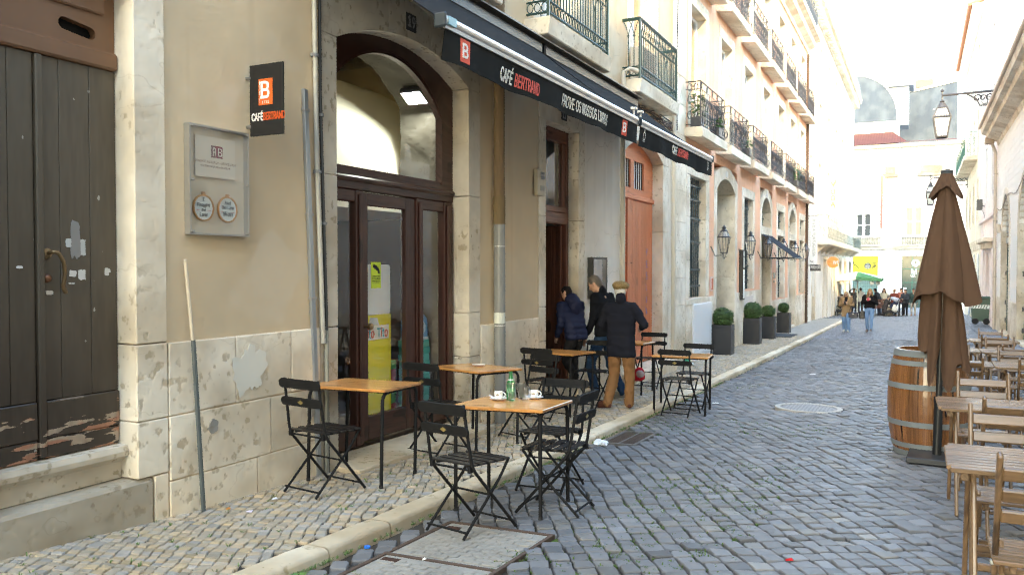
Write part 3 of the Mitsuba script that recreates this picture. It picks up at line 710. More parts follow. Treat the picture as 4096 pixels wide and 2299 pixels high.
part(bh, 'end_wall', cat([box((-8.9, 8.6, -.3), (-5.12, 8.97, 4.1)), box((-8.9, 4.41, -.3), (-5.12, 4.45, 4.1))]), 'wall_mat', uv=(6, 0))  # darker wall tone stands for the shade at the end of the vault
part(bh, 'vent_panel', box((-6.15, 8.585, 2.62), (-5.95, 8.6, 2.86), .004), 'wall_mat', uv=(4, 0))
part(bh, 'shop_floor', box((-9, 4.42, -.3), (-4.54, 8.98, -.06)), 'matt_mat', (.13, .10, .08))
for (x, y0, y1, z1, c) in ((-8.4, 5, 8.4, 1.9, (.10, .05, .03)),):
    part(bh, 'shelving', cat([box((x, y0, -.06), (x + .4, y0 + .04, z1)), box((x, y1 - .04, -.06), (x + .4, y1, z1))] + [box((x, y0, z), (x + .4, y1, z + .03)) for z in (.1, .55, 1.0, 1.45, z1)]), 'matt_mat', c)
    ms = []
    for z in (.13, .58, 1.03, 1.48):
        y = y0 + .1
        while y < y1 - .15:
            w = r.uniform(.02, .06); ms.append((box((x + .1, y, z), (x + .36, y + w * .9, z + r.uniform(.2, .34))), np.array(((.4, .08, .05), (.05, .2, .35), (.5, .42, .1), (.1, .3, .15), (.5, .5, .48))[r.randint(5)]))); y += w
    v, f = cat([m for m, _ in ms]); part(bh, 'shelf_books', (v, f), 'matt_mat', np.vstack([np.tile(c_, (8, 1)) for _, c_ in ms]), kind='stuff')
lamp = thing('floodlight', 'small square lit floodlight inside the cafe arch', 'lamp')
part(lamp, 'housing', rot(box((-4.97, 7.28, 3.34), (-4.70, 7.50, 3.40), .01), [1, 0, 0], -32, (-4.85, 7.4, 3.37)), 'matt_mat', (.04, .04, .045))
part(lamp, 'bracket', tube([(-4.85, 7.48, 3.38), (-4.85, 7.56, 3.45)], .015), 'matt_mat', (.04, .04, .045))
v, f = rot((np.array([(-4.95, 7.30, 3.335), (-4.72, 7.30, 3.335), (-4.72, 7.48, 3.335), (-4.95, 7.48, 3.335)]), np.array([[0, 2, 1], [0, 3, 2]])), [1, 0, 0], -32, (-4.85, 7.4, 3.37))
k = part(lamp, 'lit_face', (v, f), 'matt_mat', (.8, .8, .8))
scene[k]['emitter'] = {'type': 'area', 'radiance': {'type': 'rgb', 'value': [3.4, 3.6, 3.1]}}
# shop display behind the door glass
dsp = thing('display_stand', 'yellow and white cardboard display stand behind the cafe door glass', 'display')
part(dsp, 'yellow_panel', box((-4.66, 6.19, .02), (-4.63, 6.64, 1.10), .003), 'paint_mat', (.80, .70, .04))
part(dsp, 'white_header', ext_x(rect(6.20, 6.635, 1.103, 1.58).buffer(-.03).buffer(.03), -4.66, -4.634), 'paint_mat', (.74, .75, .72))
part(dsp, 'name_strip', box((-4.629, 6.195, .865), (-4.626, 6.60, 1.0), .0005), 'paint_mat', (.80, .76, .66))
for s, y, c in (('s', 6.20, (.05, .30, .38)), ('i', 6.25, (.62, .10, .06)), ('t', 6.27, (.05, .30, .38)), ('o', 6.30, (.62, .10, .06)), ('T', 6.40, (.05, .30, .38)), ('i', 6.46, (.62, .10, .06)), ('t', 6.485, (.05, .30, .38)), ('o', 6.52, (.62, .10, .06))):
    part(dsp, 'letter', text_on(s, .085, (-4.6255, y, .888), (0, 1, 0), (0, 0, 1), .85, True, .002), 'paint_mat', c)
part(dsp, 'cut_out', ext_x(sg.Polygon([(6.27, 1.01), (6.44, 1.0), (6.41, 1.07), (6.30, 1.08)]), -4.629, -4.626), 'paint_mat', (.6, .6, .55))
st = thing('warning_sticker', 'yellow-green camera surveillance sticker on the cafe door glass', 'sticker')
part(st, 'sheet', box((xc - .008, 6.125, 1.36), (xc - .006, 6.275, 1.60)), 'paint_mat', (.55, .68, .03))
part(st, 'camera_mark', ext_x(unary_union([affinity.rotate(rect(6.15, 6.235, 1.535, 1.57), -25), rect(6.225, 6.25, 1.50, 1.54), sg.box(6.235, 1.495, 6.262, 1.503)]), xc - .0055, xc - .004), 'matt_mat', (.02, .02, .02))
for z in (1.47, 1.455, 1.44, 1.425, 1.41):
    part(st, 'print_line', box((xc - .0055, 6.14, z), (xc - .0045, 6.262 - .02 * ((z * 1000) % 3), z + .006)), 'matt_mat', (.05, .06, .02))
NTH = ['first', 'second', 'third', 'fourth', 'fifth', 'sixth', 'seventh', 'eighth', 'ninth', 'tenth', 'eleventh', 'twelfth', 'thirteenth']
def boxes(lab, y0, y1, zs, x0, x1, cols, grp):
    for i_, (z0, z1) in enumerate(zip(zs, zs[1:])):
        k = thing('toy_box', lab % NTH[len(zs) - 2 - i_], 'box', grp); o = r.uniform(-.012, .012)
        c = cols[r.randint(len(cols))]
        root(k, box((x0, y0 + o, z0), (x1, y1 + o, z1 - .004), .002), 'paint_mat', c)
boxes('flat green game box behind the cafe window, %s from the top of its stack', 7.05, 7.30, np.linspace(-.06, .80, 13), -4.82, -4.6, ((.06, .42, .36), (.05, .36, .32), (.08, .46, .42)), 'stack of green boxes')
k = thing('toy_suitcase', 'light blue toy case on top of the stack of green boxes', 'toy')
part(k, 'case', ext_x(arch(7.06, 7.29, .80, .97, .1, 14), -4.80, -4.62), 'paint_mat', (.10, .30, .55))
part(k, 'label', ext_x(sg.Point(7.175, .93).buffer(.07), -4.619, -4.616), 'paint_mat', (.42, .60, .72)); part(k, 'base_band', box((-4.805, 7.055, .80), (-4.612, 7.295, .83)), 'paint_mat', (.45, .60, .68))
boxes('thick book beside the yellow display stand, %s from the top of its pile', 6.64, 6.85, np.linspace(-.06, .62, 9), -4.95, -4.72, ((.10, .40, .12), (.16, .45, .10), (.45, .07, .06), (.12, .36, .20)), 'pile of books behind the door')
k = thing('leaning_book', 'upright book with a red and white cover on the pile beside the yellow display', 'book')
root(k, rot(box((-4.9, 6.66, .625), (-4.87, 6.84, .93), .003), [0, 1, 0], 8, (-4.9, 6.7, .625)), 'paint_mat', (.62, .35, .30))
# door 17
frame_stones(bh, 9.31, 10.86, 9.52, 10.63, -.5, 3.42, 3.66, (.62, 1.05, 2.2), depth=.2, t=(.40, .5), amp=.006)
part(bh, 'door_sill', box((-5.2, 9.5, -.6), (XW - .02, 10.64, -.07), .01), 'stone_mat', uv=(.36, 0))
d17 = part(bh, 'brown_door', None, None, label='open red-brown door with a tall glazed fanlight above')
x7 = -4.43
for a, b in ((9.522, 9.60), (10.55, 10.628)): wood(d17, 'post', (x7 - .06, a, -.07), (x7 + .02, b, 3.418), 6, 2)
wood(d17, 'transom_bar', (x7 - .06, 9.601, 2.14), (x7 + .045, 10.549, 2.30), 6, 1, .015)
wood(d17, 'transom_bar', (x7 - .06, 9.601, 2.302), (x7 + .02, 10.549, 2.38), 6, 1)
wood(d17, 'top_rail', (x7 - .06, 9.601, 3.25), (x7 + .02, 10.549, 3.418), 6, 1)
wood(d17, 'fanlight_stile', (x7 - .05, 10.42, 2.381), (x7 + .01, 10.549, 3.249), 6, 2)
pane(d17, rect(9.601, 10.419, 2.381, 3.249), x7 - .01)
m = rot(box((x7 - .86, 10.50, -.05), (x7 - .04, 10.545, 2.13), .004), [0, 0, 1], -8, (x7 - .04, 10.52, 0)); part(d17, 'door_leaf', m, 'paintwood_mat', uv=wuv(m, 6, 2))
m = rot(box((x7 - .78, 9.60, -.05), (x7 - .72, 10.1, 2.0), .004), [0, 0, 1], 0); part(d17, 'inner_glass_panel', m, 'paint_mat', (.20, .25, .24))
part(d17, 'notice', box((x7 - .715, 9.75, 1.35), (x7 - .712, 9.98, 1.72)), 'paint_mat', (.72, .74, .72)); part(d17, 'red_sticker', box((x7 - .715, 9.86, 1.18), (x7 - .712, 9.97, 1.27)), 'paint_mat', (.6, .03, .02))
part(bh, 'passage', cat([box((-6.5, 9.3, -.6), (-4.9, 9.5, 3.6)), box((-6.5, 10.65, -.6), (-4.73, 10.85, 3.6)), box((-6.6, 9.3, -.6), (-6.5, 10.85, 3.6)), box((-6.5, 9.3, 3.5), (-4.73, 10.85, 3.65))]), 'matt_mat', (.30, .30, .28))
n = part(bh, 'house_number', box((XW, 10.0, 3.50), (XW + .018, 10.2, 3.64), .004), 'matt_mat', (.05, .05, .055))
part(n, 'numeral', text_on('17', .085, (XW + .019, 10.10, 3.525), (0, 1, 0), (0, 0, 1), .8, True, center=True), 'matt_mat', (.4, .4, .4))
# orange door
frame_stones(bh, 12.40, 15.20, 12.63, 14.81, -.75, 0, 3.98, (.3, 1.05, 2.2), rise=.28, zs=3.44, depth=.24, t=(.42, .52), amp=.006)
sp = rect(12.40, 15.20, 3.44, 3.98).difference(affinity.translate(arch(12.40, 15.20, 1.44, 3.44, .294, 22), 0, .26).buffer(.003))
part(bh, 'spandrel', ext_x(sp, XW - .2, XW + .006), 'wall_mat', uv=(1, 0))
part(bh, 'orange_door_step', rough(box((-4.6, 12.5, -.7), (-4.02, 15.0, -.16), .015), .006, 3, 3), 'stone_mat', uv=(.42, 0))
ord_ = part(bh, 'orange_door', None, None, label='orange plank door with a two-window panel above')
xo = -4.46
y = 12.64
for k in range(13):
    m = box((xo - .04, y + .003, -.14), (xo + (.0 if k != 4 else .02), y + .163, 2.72), .005); part(ord_, 'plank', m, 'paintwood_mat', uv=wuv(m, 4, 2)); y += .1665
m = box((xo - .05, 12.635, 2.722), (xo + .04, 14.805, 2.80), .012); part(ord_, 'rail', m, 'paintwood_mat', uv=wuv(m, 4, 1))
win = [rect(13.0, 13.52, 2.92, 3.40), rect(13.70, 14.27, 2.92, 3.40)]
m = ext_x(arch(12.635, 14.805, 2.802, 3.44, .277, 22).difference(unary_union(win)), xo - .05, xo); part(ord_, 'upper_panel', m, 'paintwood_mat', uv=wuv(m, 4, 1))
for w in win:
    pane(ord_, w, xo - .02); b = w.bounds
    for q in np.linspace(b[0], b[2], 6)[1:-1]: part(ord_, 'window_bar', tube([(xo - .006, q, b[1]), (xo - .006, q, b[3])], .009, 6), 'paint_mat', (.06, .03, .02))
    part(ord_, 'curtain', box((xo - .05, b[0], b[1]), (xo - .045, b[2], b[3])), 'cloth_mat', (.45, .43, .40))
part(ord_, 'strap', box((xo + .001, 12.64, 1.62), (xo + .006, 13.6, 1.635)), 'matt_mat', (.05, .02, .015))
for k, s in enumerate('ksojs'): pass
part(ord_, 'scrawl', cat([text_on(s, .13, (xo + .002, 14.42, 1.75 - k * .21), (0, .97, .2), (0, -.2, .97), .9, False, .002) for k, s in enumerate('YESisks')]), 'matt_mat', (.22, .16, .34), label='purple marker scrawl down the planks')
# quoin stones at the corner with the pink house
q = np.random.RandomState(9); z = -1.0
while z < 12.9:
    h = q.uniform(.5, .8); stone(bh, (XW - .3, 15.43, z), (XW + .012, 16.46, min(z + h, 12.95) - .005), 'quoin', t=tone(.52, .64)); z += h
# first floor: windows and balconies
def french_window(holder, c, z0, z1, w, xw=XW, fw=.2, col=(.72, .72, .70), shut=None):
    k = part(holder, 'window', None, None)
    for a, b in ((c - w / 2 - fw, c - w / 2), (c + w / 2, c + w / 2 + fw)): part(k, 'frame_stone', box((xw - .3, a, z0), (xw + .012, b, z1), .006), 'stone_mat', uv=(.5, 0))
    part(k, 'frame_stone', box((xw - .3, c - w / 2 - fw, z1 + .002), (xw + .012, c + w / 2 + fw, z1 + .25), .006), 'stone_mat', uv=(.5, 0))
    sash = [box((xw - .24, a, z0), (xw - .19, a + .07, z1 - .002), .006) for a in (c - w / 2 + .001, c - .075, c + .005, c + w / 2 - .071)]
    sash += [box((xw - .238, c - w / 2 + .07, a), (xw - .192, c + w / 2 - .07, a + .07), .006) for a in (z0 + .002, z0 + .75, z1 - .075)]
    part(k, 'sash', cat(sash), 'paint_mat', col)
    pane(k, rect(c - w / 2, c + w / 2, z0, z1), xw - .215)
    part(k, 'room', box((xw - .9, c - w / 2 - .2, z0 - .05), (xw - .5, c + w / 2 + .2, z1 + .1)), 'matt_mat', (.06, .06, .06))
    part(k, 'curtain', box((xw - .34, c - w / 2, z0), (xw - .33, c - w * .08, z1)), 'cloth_mat', (.62, .60, .56))
    return k
for c in (6.35, 10.0, 13.6): french_window(bh, c, 4.54, 7.0, 1.3)
def slab(k, xw, x1, y0, y1, z0, z1, t=.5):
    v, f = box((xw - .05, y0, z0), (x1, y1, z1), .012)
    low = v[:, 2] < (z0 + z1) / 2
    v[low & (v[:, 0] > x1 - .1), 0] -= .03
    part(k, 'slab', rough((v, f), .004, 3, 5), 'stone_mat', uv=(t, 0))
def green_balcony(c, half, x1=-3.935, z0=4.31, z1=4.52, zr=5.47):
    k = part(bh, 'balcony', None, None, label='stone balcony with a dark green cast iron railing')
    y0, y1 = c - half, c + half
    slab(k, XW, x1, y0, y1, z0, z1)
    xr = x1 - .05; a, b = y0 + .06, y1 - .06
    runs = [((XW, a), (xr, a)), ((xr, a), (xr, b)), ((xr, b), (XW, b))]
    rails, rings = [], []
    for (p, q_) in runs:
        for z, rr in ((zr, .022), (z1 + .06, .014), (z1 + .20, .012), (zr - .02, .012)): rails.append(tube([(*p, z), (*q_, z)], rr, 6))
    part(k, 'rail', cat(rails), 'paint_mat', GREENIRON)
    for (x, y) in ((xr, a), (xr, b)): part(k, 'corner_post', box((x - .016, y - .016, z1), (x + .016, y + .016, zr)), 'paint_mat', GREENIRON)
    arcs = []
    for (p, q_) in runs:
        p, q_ = np.array(p), np.array(q_); L_ = np.linalg.norm(q_ - p); n = max(2, int(round(L_ / .095)))
        pts = [p + (q_ - p) * (i / n) for i in range(1, n)]; st = (q_ - p) / n
        for (x, y) in pts:
            part(k, 'baluster', cat([tube([(x, y, z1 + .2), (x, y, z1 + .22), (x, y, zr - .3), (x, y, zr - .26)], [.014, .009, .008, .012], 6), tube([(x, y, zr - .27), (x, y, zr - .25)], [.02, .02], 6)]), 'paint_mat', GREENIRON)
        for i in range(n):
            ctr = p + st * (i + .5); ang = np.linspace(0, 2 * math.pi, 13)
            arcs.append(tube([(*(ctr + st / L_ * n * math.cos(t) * .04), z1 + .13 + .055 * math.sin(t)) for t in ang], .006, 4, False))
        for x_ in range(n - 1):
            ctr = p + st * (x_ + 1)
            for s_ in (-1, 1):
                arcs.append(tube([(*(ctr + st * s_ * u), zr - .25 + .23 * math.sin(u * math.pi / 2)) for u in np.linspace(0, 1, 6)], .006, 4, False))
    part(k, 'ironwork', cat(arcs), 'paint_mat', GREENIRON, kind='stuff')
green_balcony(6.7, 1.05); green_balcony(10.0, 1.09); green_balcony(13.6, 1.14)
ac = thing('air_conditioner', 'air conditioning unit standing on the second green-railed balcony behind its bars', 'air conditioner')
part(ac, 'case', box((-4.22, 12.75, 4.56), (-4.0, 13.45, 5.1), .01), 'paint_mat', (.55, .50, .43))
part(ac, 'grille', cat([box((-4.0, 12.80, z), (-3.985, 13.4, z + .015)) for z in np.arange(4.6, 5.06, .035)]), 'paint_mat', (.32, .22, .16))
# pipes, cables, boxes on the wall
def pipe(name, lab, pts, rr, col, mat='paint_mat', n=10, group=None, brackets=()):
    k = thing(name, lab, 'pipe', group); part(k, 'tube', tube(pts, rr, n), mat, col, smooth=40)
    for b in brackets: part(k, 'bracket', lathe([(rr + .012, -.012), (rr + .012, .012)], 10, b), 'matt_mat', (.2, .2, .2))
    return k
pp = thing('wall_pole', 'thin leaning pole at the foot of the wall, cream above and dark grey below', 'pole')
part(pp, 'upper_tube', tube([(-4.235, 3.785, 1.60), (-4.24, 3.795, 1.57), (-4.22, 3.83, 1.06)], .012, 8), 'paint_mat', (.50, .43, .33), smooth=40)
part(pp, 'lower_tube', tube([(-4.218, 3.83, 1.08), (-4.21, 3.895, -.05)], .0145, 8), 'paint_mat', (.07, .085, .09), smooth=40, label='dark scratched lower half')
cdt = thing('cable_channel', 'tall galvanised metal channel running up the wall beside the cafe arch', 'conduit')
v, f = box((-4.265, -.024, -.10), (-4.235, .024, 2.92), .004); v[:, 1] += 5.10 - (v[:, 2] + .1) * .047
part(cdt, 'channel', (v, f), 'metal_mat', (.42, .45, .48))
for z in (.5, 1.3, 1.95, 2.75):
    y = 5.10 - (z + .1) * .047; part(cdt, 'bracket', box((-4.266, y - .034, z), (-4.230, y + .034, z + .022), .003), 'metal_mat', (.45, .45, .45))
pipe('wall_pipe', 'grey pipe climbing the wall between the metal channel and the cafe arch', [(-4.235, 5.145, .95), (-4.235, 5.08, 2.4), (-4.235, 5.04, 4.6)], .020, (.40, .38, .33), brackets=((-4.235, 5.085, 2.3), (-4.235, 5.06, 3.2)))
pipe('wall_cable', 'black cable clipped along the left jamb of the cafe arch', [(-4.24, 5.205, -.1), (-4.24, 5.19, 1.2), (-4.245, 5.135, 2.9), (-4.24, 5.12, 4.5)], .014, (.06, .06, .06), brackets=((-4.24, 5.165, 1.9), (-4.245, 5.14, 2.75)))
pipe('wall_cable', 'grey-green tube at the foot of the left jamb of the cafe arch', [(-4.235, 5.18, -.1), (-4.235, 5.185, 1.05)], .018, (.22, .22, .19))
dp = thing('downpipe', 'downpipe between cafe arch and brown door, rusty brown above and grey below', 'downpipe')
part(dp, 'upper_pipe', tube([(-4.19, 8.10, 2.30), (-4.19, 8.10, 4.6)], .062, 14), 'matt_mat', (.17, .115, .065), smooth=40)
part(dp, 'collar', tube([(-4.19, 8.10, 2.03), (-4.19, 8.10, 2.34)], .068, 14), 'matt_mat', (.16, .115, .06), smooth=40)
part(dp, 'lower_pipe', tube([(-4.19, 8.12, -.25), (-4.19, 8.10, 2.03)], .064, 14), 'paint_mat', (.20, .205, .205), smooth=40)
for z in (.9, 1.78): part(dp, 'ring', lathe([(.0665, 0), (.0665, .012)], 14, (-4.19, 8.10, z)), 'paint_mat', (.5, .5, .5))
part(dp, 'sticker', tube([(-4.19, 8.105, .93), (-4.19, 8.105, 1.05)], .0655, 14), 'paint_mat', (.55, .57, .52))
pipe('downpipe', 'slim cream downpipe beside the orange door', [(-4.2, 12.36, .0), (-4.2, 12.36, 3.9), (-4.2, 12.36, 4.62), (-4.1, 12.38, 4.66), (-4.0, 12.55, 4.64)], .035, (.55, .50, .42))
pipe('downpipe', 'tall cream downpipe at the corner of the beige house', [(-4.2, 15.33, -.3), (-4.2, 15.33, 12.5)], .045, (.60, .53, .42))
q = np.random.RandomState(2)
cb = thing('cable_bundle', 'tangle of dark cables strung under the balconies of the beige house', 'cables')
for k in range(9):
    ys = np.linspace(7.6, 15.4, 26); o = q.uniform(-.05, .05)
    part(cb, 'cable', tube(np.stack([-4.24 + .02 * q.rand(26), ys, 4.22 + o + .05 * np.sin(ys * 2.2 + k) + .02 * q.randn(26)], -1), .008, 5), 'matt_mat', (.07 + .02 * (k % 3), .065, .06))
for k in range(4):
    zz = np.linspace(4.2, 10, 14); part(cb, 'cable', tube(np.stack([-4.235 + 0 * zz, 15.5 + .06 * k + .05 * np.sin(zz * 1.5 + k), zz], -1), .009, 5), 'matt_mat', (.06, .06, .06))
ic = thing('intercom', 'grey beige intercom box beside the brown door', 'intercom')
part(ic, 'case', box((XW + .014, 9.14, 2.44), (XW + .07, 9.36, 2.76), .006), 'paint_mat', (.42, .36, .25)); part(ic, 'panel', box((XW + .0705, 9.23, 2.64), (XW + .075, 9.34, 2.73)), 'paint_mat', (.12, .12, .13))
for q_ in range(3): part(ic, 'button', mov(rot(lathe([(.012, 0), (.001, .006)], 8), [0, 1, 0], 90), (XW + .075, 9.25 + .035 * q_, 2.69)), 'paint_mat', (.45, .45, .45))
part(ic, 'speaker_slot', box((XW + .0705, 9.21, 2.50), (XW + .074, 9.34, 2.56)), 'paint_mat', (.22, .20, .16))
mb = thing('menu_case', 'glass-fronted menu case in a dark frame on the wall behind the grey-haired man', 'menu case')
part(mb, 'frame', cat([box((XW + .003, 11.0, 1.10), (XW + .09, 11.03, 1.70)), box((XW + .003, 11.56, 1.10), (XW + .09, 11.59, 1.70)), box((XW + .003, 11.031, 1.10), (XW + .09, 11.559, 1.13)), box((XW + .003, 11.031, 1.67), (XW + .09, 11.559, 1.70))]), 'paint_mat', (.03, .03, .03))
part(mb, 'back', box((XW + .003, 11.031, 1.131), (XW + .02, 11.559, 1.669)), 'gloss_mat', (.30, .26, .24)); pane(mb, rect(11.031, 11.559, 1.131, 1.669), XW + .085)
# plaque case
pc = thing('plaque_case', 'glazed steel wall case with a name plaque and two embroidery hoops', 'display case')
part(pc, 'back_plate', box((XW + .001, 3.82, 1.77), (XW + .008, 4.335, 2.48)), 'paint_mat', (.50, .44, .34))
part(pc, 'steel_rim', cat([box((XW + .001, 3.815, 1.765), (XW + .05, 3.828, 2.485)), box((XW + .001, 4.327, 1.765), (XW + .05, 4.34, 2.485)), box((XW + .001, 3.8285, 1.765), (XW + .05, 4.3265, 1.778)), box((XW + .001, 3.8285, 2.472), (XW + .05, 4.3265, 2.485))]), 'metal_mat', (.45, .44, .42))
pane(pc, rect(3.829, 4.326, 1.779, 2.471), XW + .048)
for (y, z) in ((3.835, 2.468), (4.318, 2.468), (3.835, 1.785), (4.318, 1.785), (3.835, 2.12), (4.318, 2.12)):
    part(pc, 'stud', mov(rot(lathe([(.010, 0), (.010, .014), (.001, .018)], 10), [0, 1, 0], 90), (XW + .05, y, z)), 'metal_mat', (.4, .38, .35), smooth=40)
pq = part(pc, 'plaque', box((XW + .016, 3.885, 2.15), (XW + .024, 4.235, 2.42), .002), 'paint_mat', (.52, .47, .38))
part(pq, 'emblem', box((XW + .0245, 4.02, 2.285), (XW + .026, 4.052, 2.365)), 'paint_mat', (.14, .08, .08)); part(pq, 'emblem', box((XW + .0245, 4.054, 2.285), (XW + .026, 4.118, 2.365)), 'paint_mat', (.20, .06, .07))
part(pq, 'emblem_letter', cat([text_on('R', .055, (XW + .0265, 4.062, 2.297), (0, -1, 0), (0, 0, 1), .7, False, -.001), text_on('B', .055, (XW + .0265, 4.072, 2.297), (0, 1, 0), (0, 0, 1), .9, False, .001)]), 'paint_mat', (.55, .50, .42))
part(pq, 'lettering', text_on('RESENDE BARROCAS ASSOCIADOS', .015, (XW + .0242, 4.06, 2.245), (0, 1, 0), (0, 0, 1), 1, False, .001, True), 'paint_mat', (.30, .22, .18))
part(pq, 'lettering', text_on('SOCIEDADE DE ADVOGADOS, RL', .012, (XW + .0242, 4.06, 2.218), (0, 1, 0), (0, 0, 1), 1, False, .001, True), 'paint_mat', (.25, .18, .15))
for yc, lines in ((3.955, (('I', .022, .045), ('Fought', .024, .008), ('the', .018, -.022), ('Law', .026, -.056))), (4.165, (('And', .022, .035), ('the Law', .022, .004), ('Won', .030, -.044)))):
    hp = part(pc, 'embroidery_hoop', mov(rot(lathe([(.088, 0), (.088, .012), (.080, .014), (.079, .002)], 36), [0, 1, 0], 90), (XW + .012, yc, 1.945)), 'paint_mat', (.42, .22, .09), smooth=30)
    part(hp, 'cloth', mov(rot(lathe([(.080, 0), (.001, .0005)], 30), [0, 1, 0], 90), (XW + .018, yc, 1.945)), 'cloth_mat', (.56, .60, .58))
    part(hp, 'screw', box((XW + .014, yc - .014, 2.032), (XW + .022, yc + .014, 2.05)), 'metal_mat', (.4, .25, .15))
    part(hp, 'stitched_words', cat([text_on(s, h, (XW + .020, yc, 1.945 + dz), (0, 1, 0), (0, .03, 1), 1, True, .002, True) for s, h, dz in lines]), 'cloth_mat', (.10, .11, .12))
    part(hp, 'red_stitch', cat([box((XW + .0195, yc - .06, 1.926), (XW + .021, yc - .035, 1.929)), box((XW + .0195, yc + .035, 1.926), (XW + .021, yc + .06, 1.929))]), 'cloth_mat', (.5, .06, .06))
# blade sign
bs_ = thing('blade_sign', 'black square hanging sign with an orange B emblem projecting from the wall', 'sign')
part(bs_, 'board', box((-4.235, 4.365, 2.47), (-3.93, 4.378, 2.965), .002), 'paint_mat', (.010, .010, .011))
for z in (2.54, 2.88): part(bs_, 'fixing', tube([(-4.27, 4.372, z), (-4.225, 4.372, z)], .012, 8), 'metal_mat', (.3, .3, .3))
part(bs_, 'orange_square', box((-4.150, 4.362, 2.68), (-4.022, 4.364, 2.862)), 'paint_mat', (.66, .12, .02))
S = dict(right=(1, 0, 0), up=(0, 0, 1))
part(bs_, 'serif', cat([box((-4.142 + .008, 4.3595, z), (-4.100, 4.3615, z + .012)) for z in (2.727, 2.830)]), 'paint_mat', (.78, .74, .68))
part(bs_, 'emblem_letter', text_on('B', .115, (-4.088, 4.3615, 2.727), sx=.92, bold=True, depth=.002, center=True, **S), 'paint_mat', (.78, .74, .68))
part(bs_, 'year', text_on('1732', .020, (-4.085, 4.3615, 2.69), depth=.002, center=True, **S), 'paint_mat', (.78, .74, .68))
part(bs_, 'spine_mark', cat([box((-4.141, 4.3605, z), (-4.139 + (.004 if k % 2 else 0), 4.3615, z + .03)) for k, z in enumerate((2.70, 2.75, 2.79, 2.82))]), 'paint_mat', (.75, .72, .68))
part(bs_, 'lettering', text_on('CAFÉ', .052, (-4.215, 4.3615, 2.575), sx=.58, depth=.003, bold=True, **S), 'paint_mat', (.75, .73, .70))
part(bs_, 'lettering', text_on('BERTRAND', .052, (-4.108, 4.3615, 2.575), sx=.52, depth=.003, bold=True, **S), 'paint_mat', (.66, .10, .02))
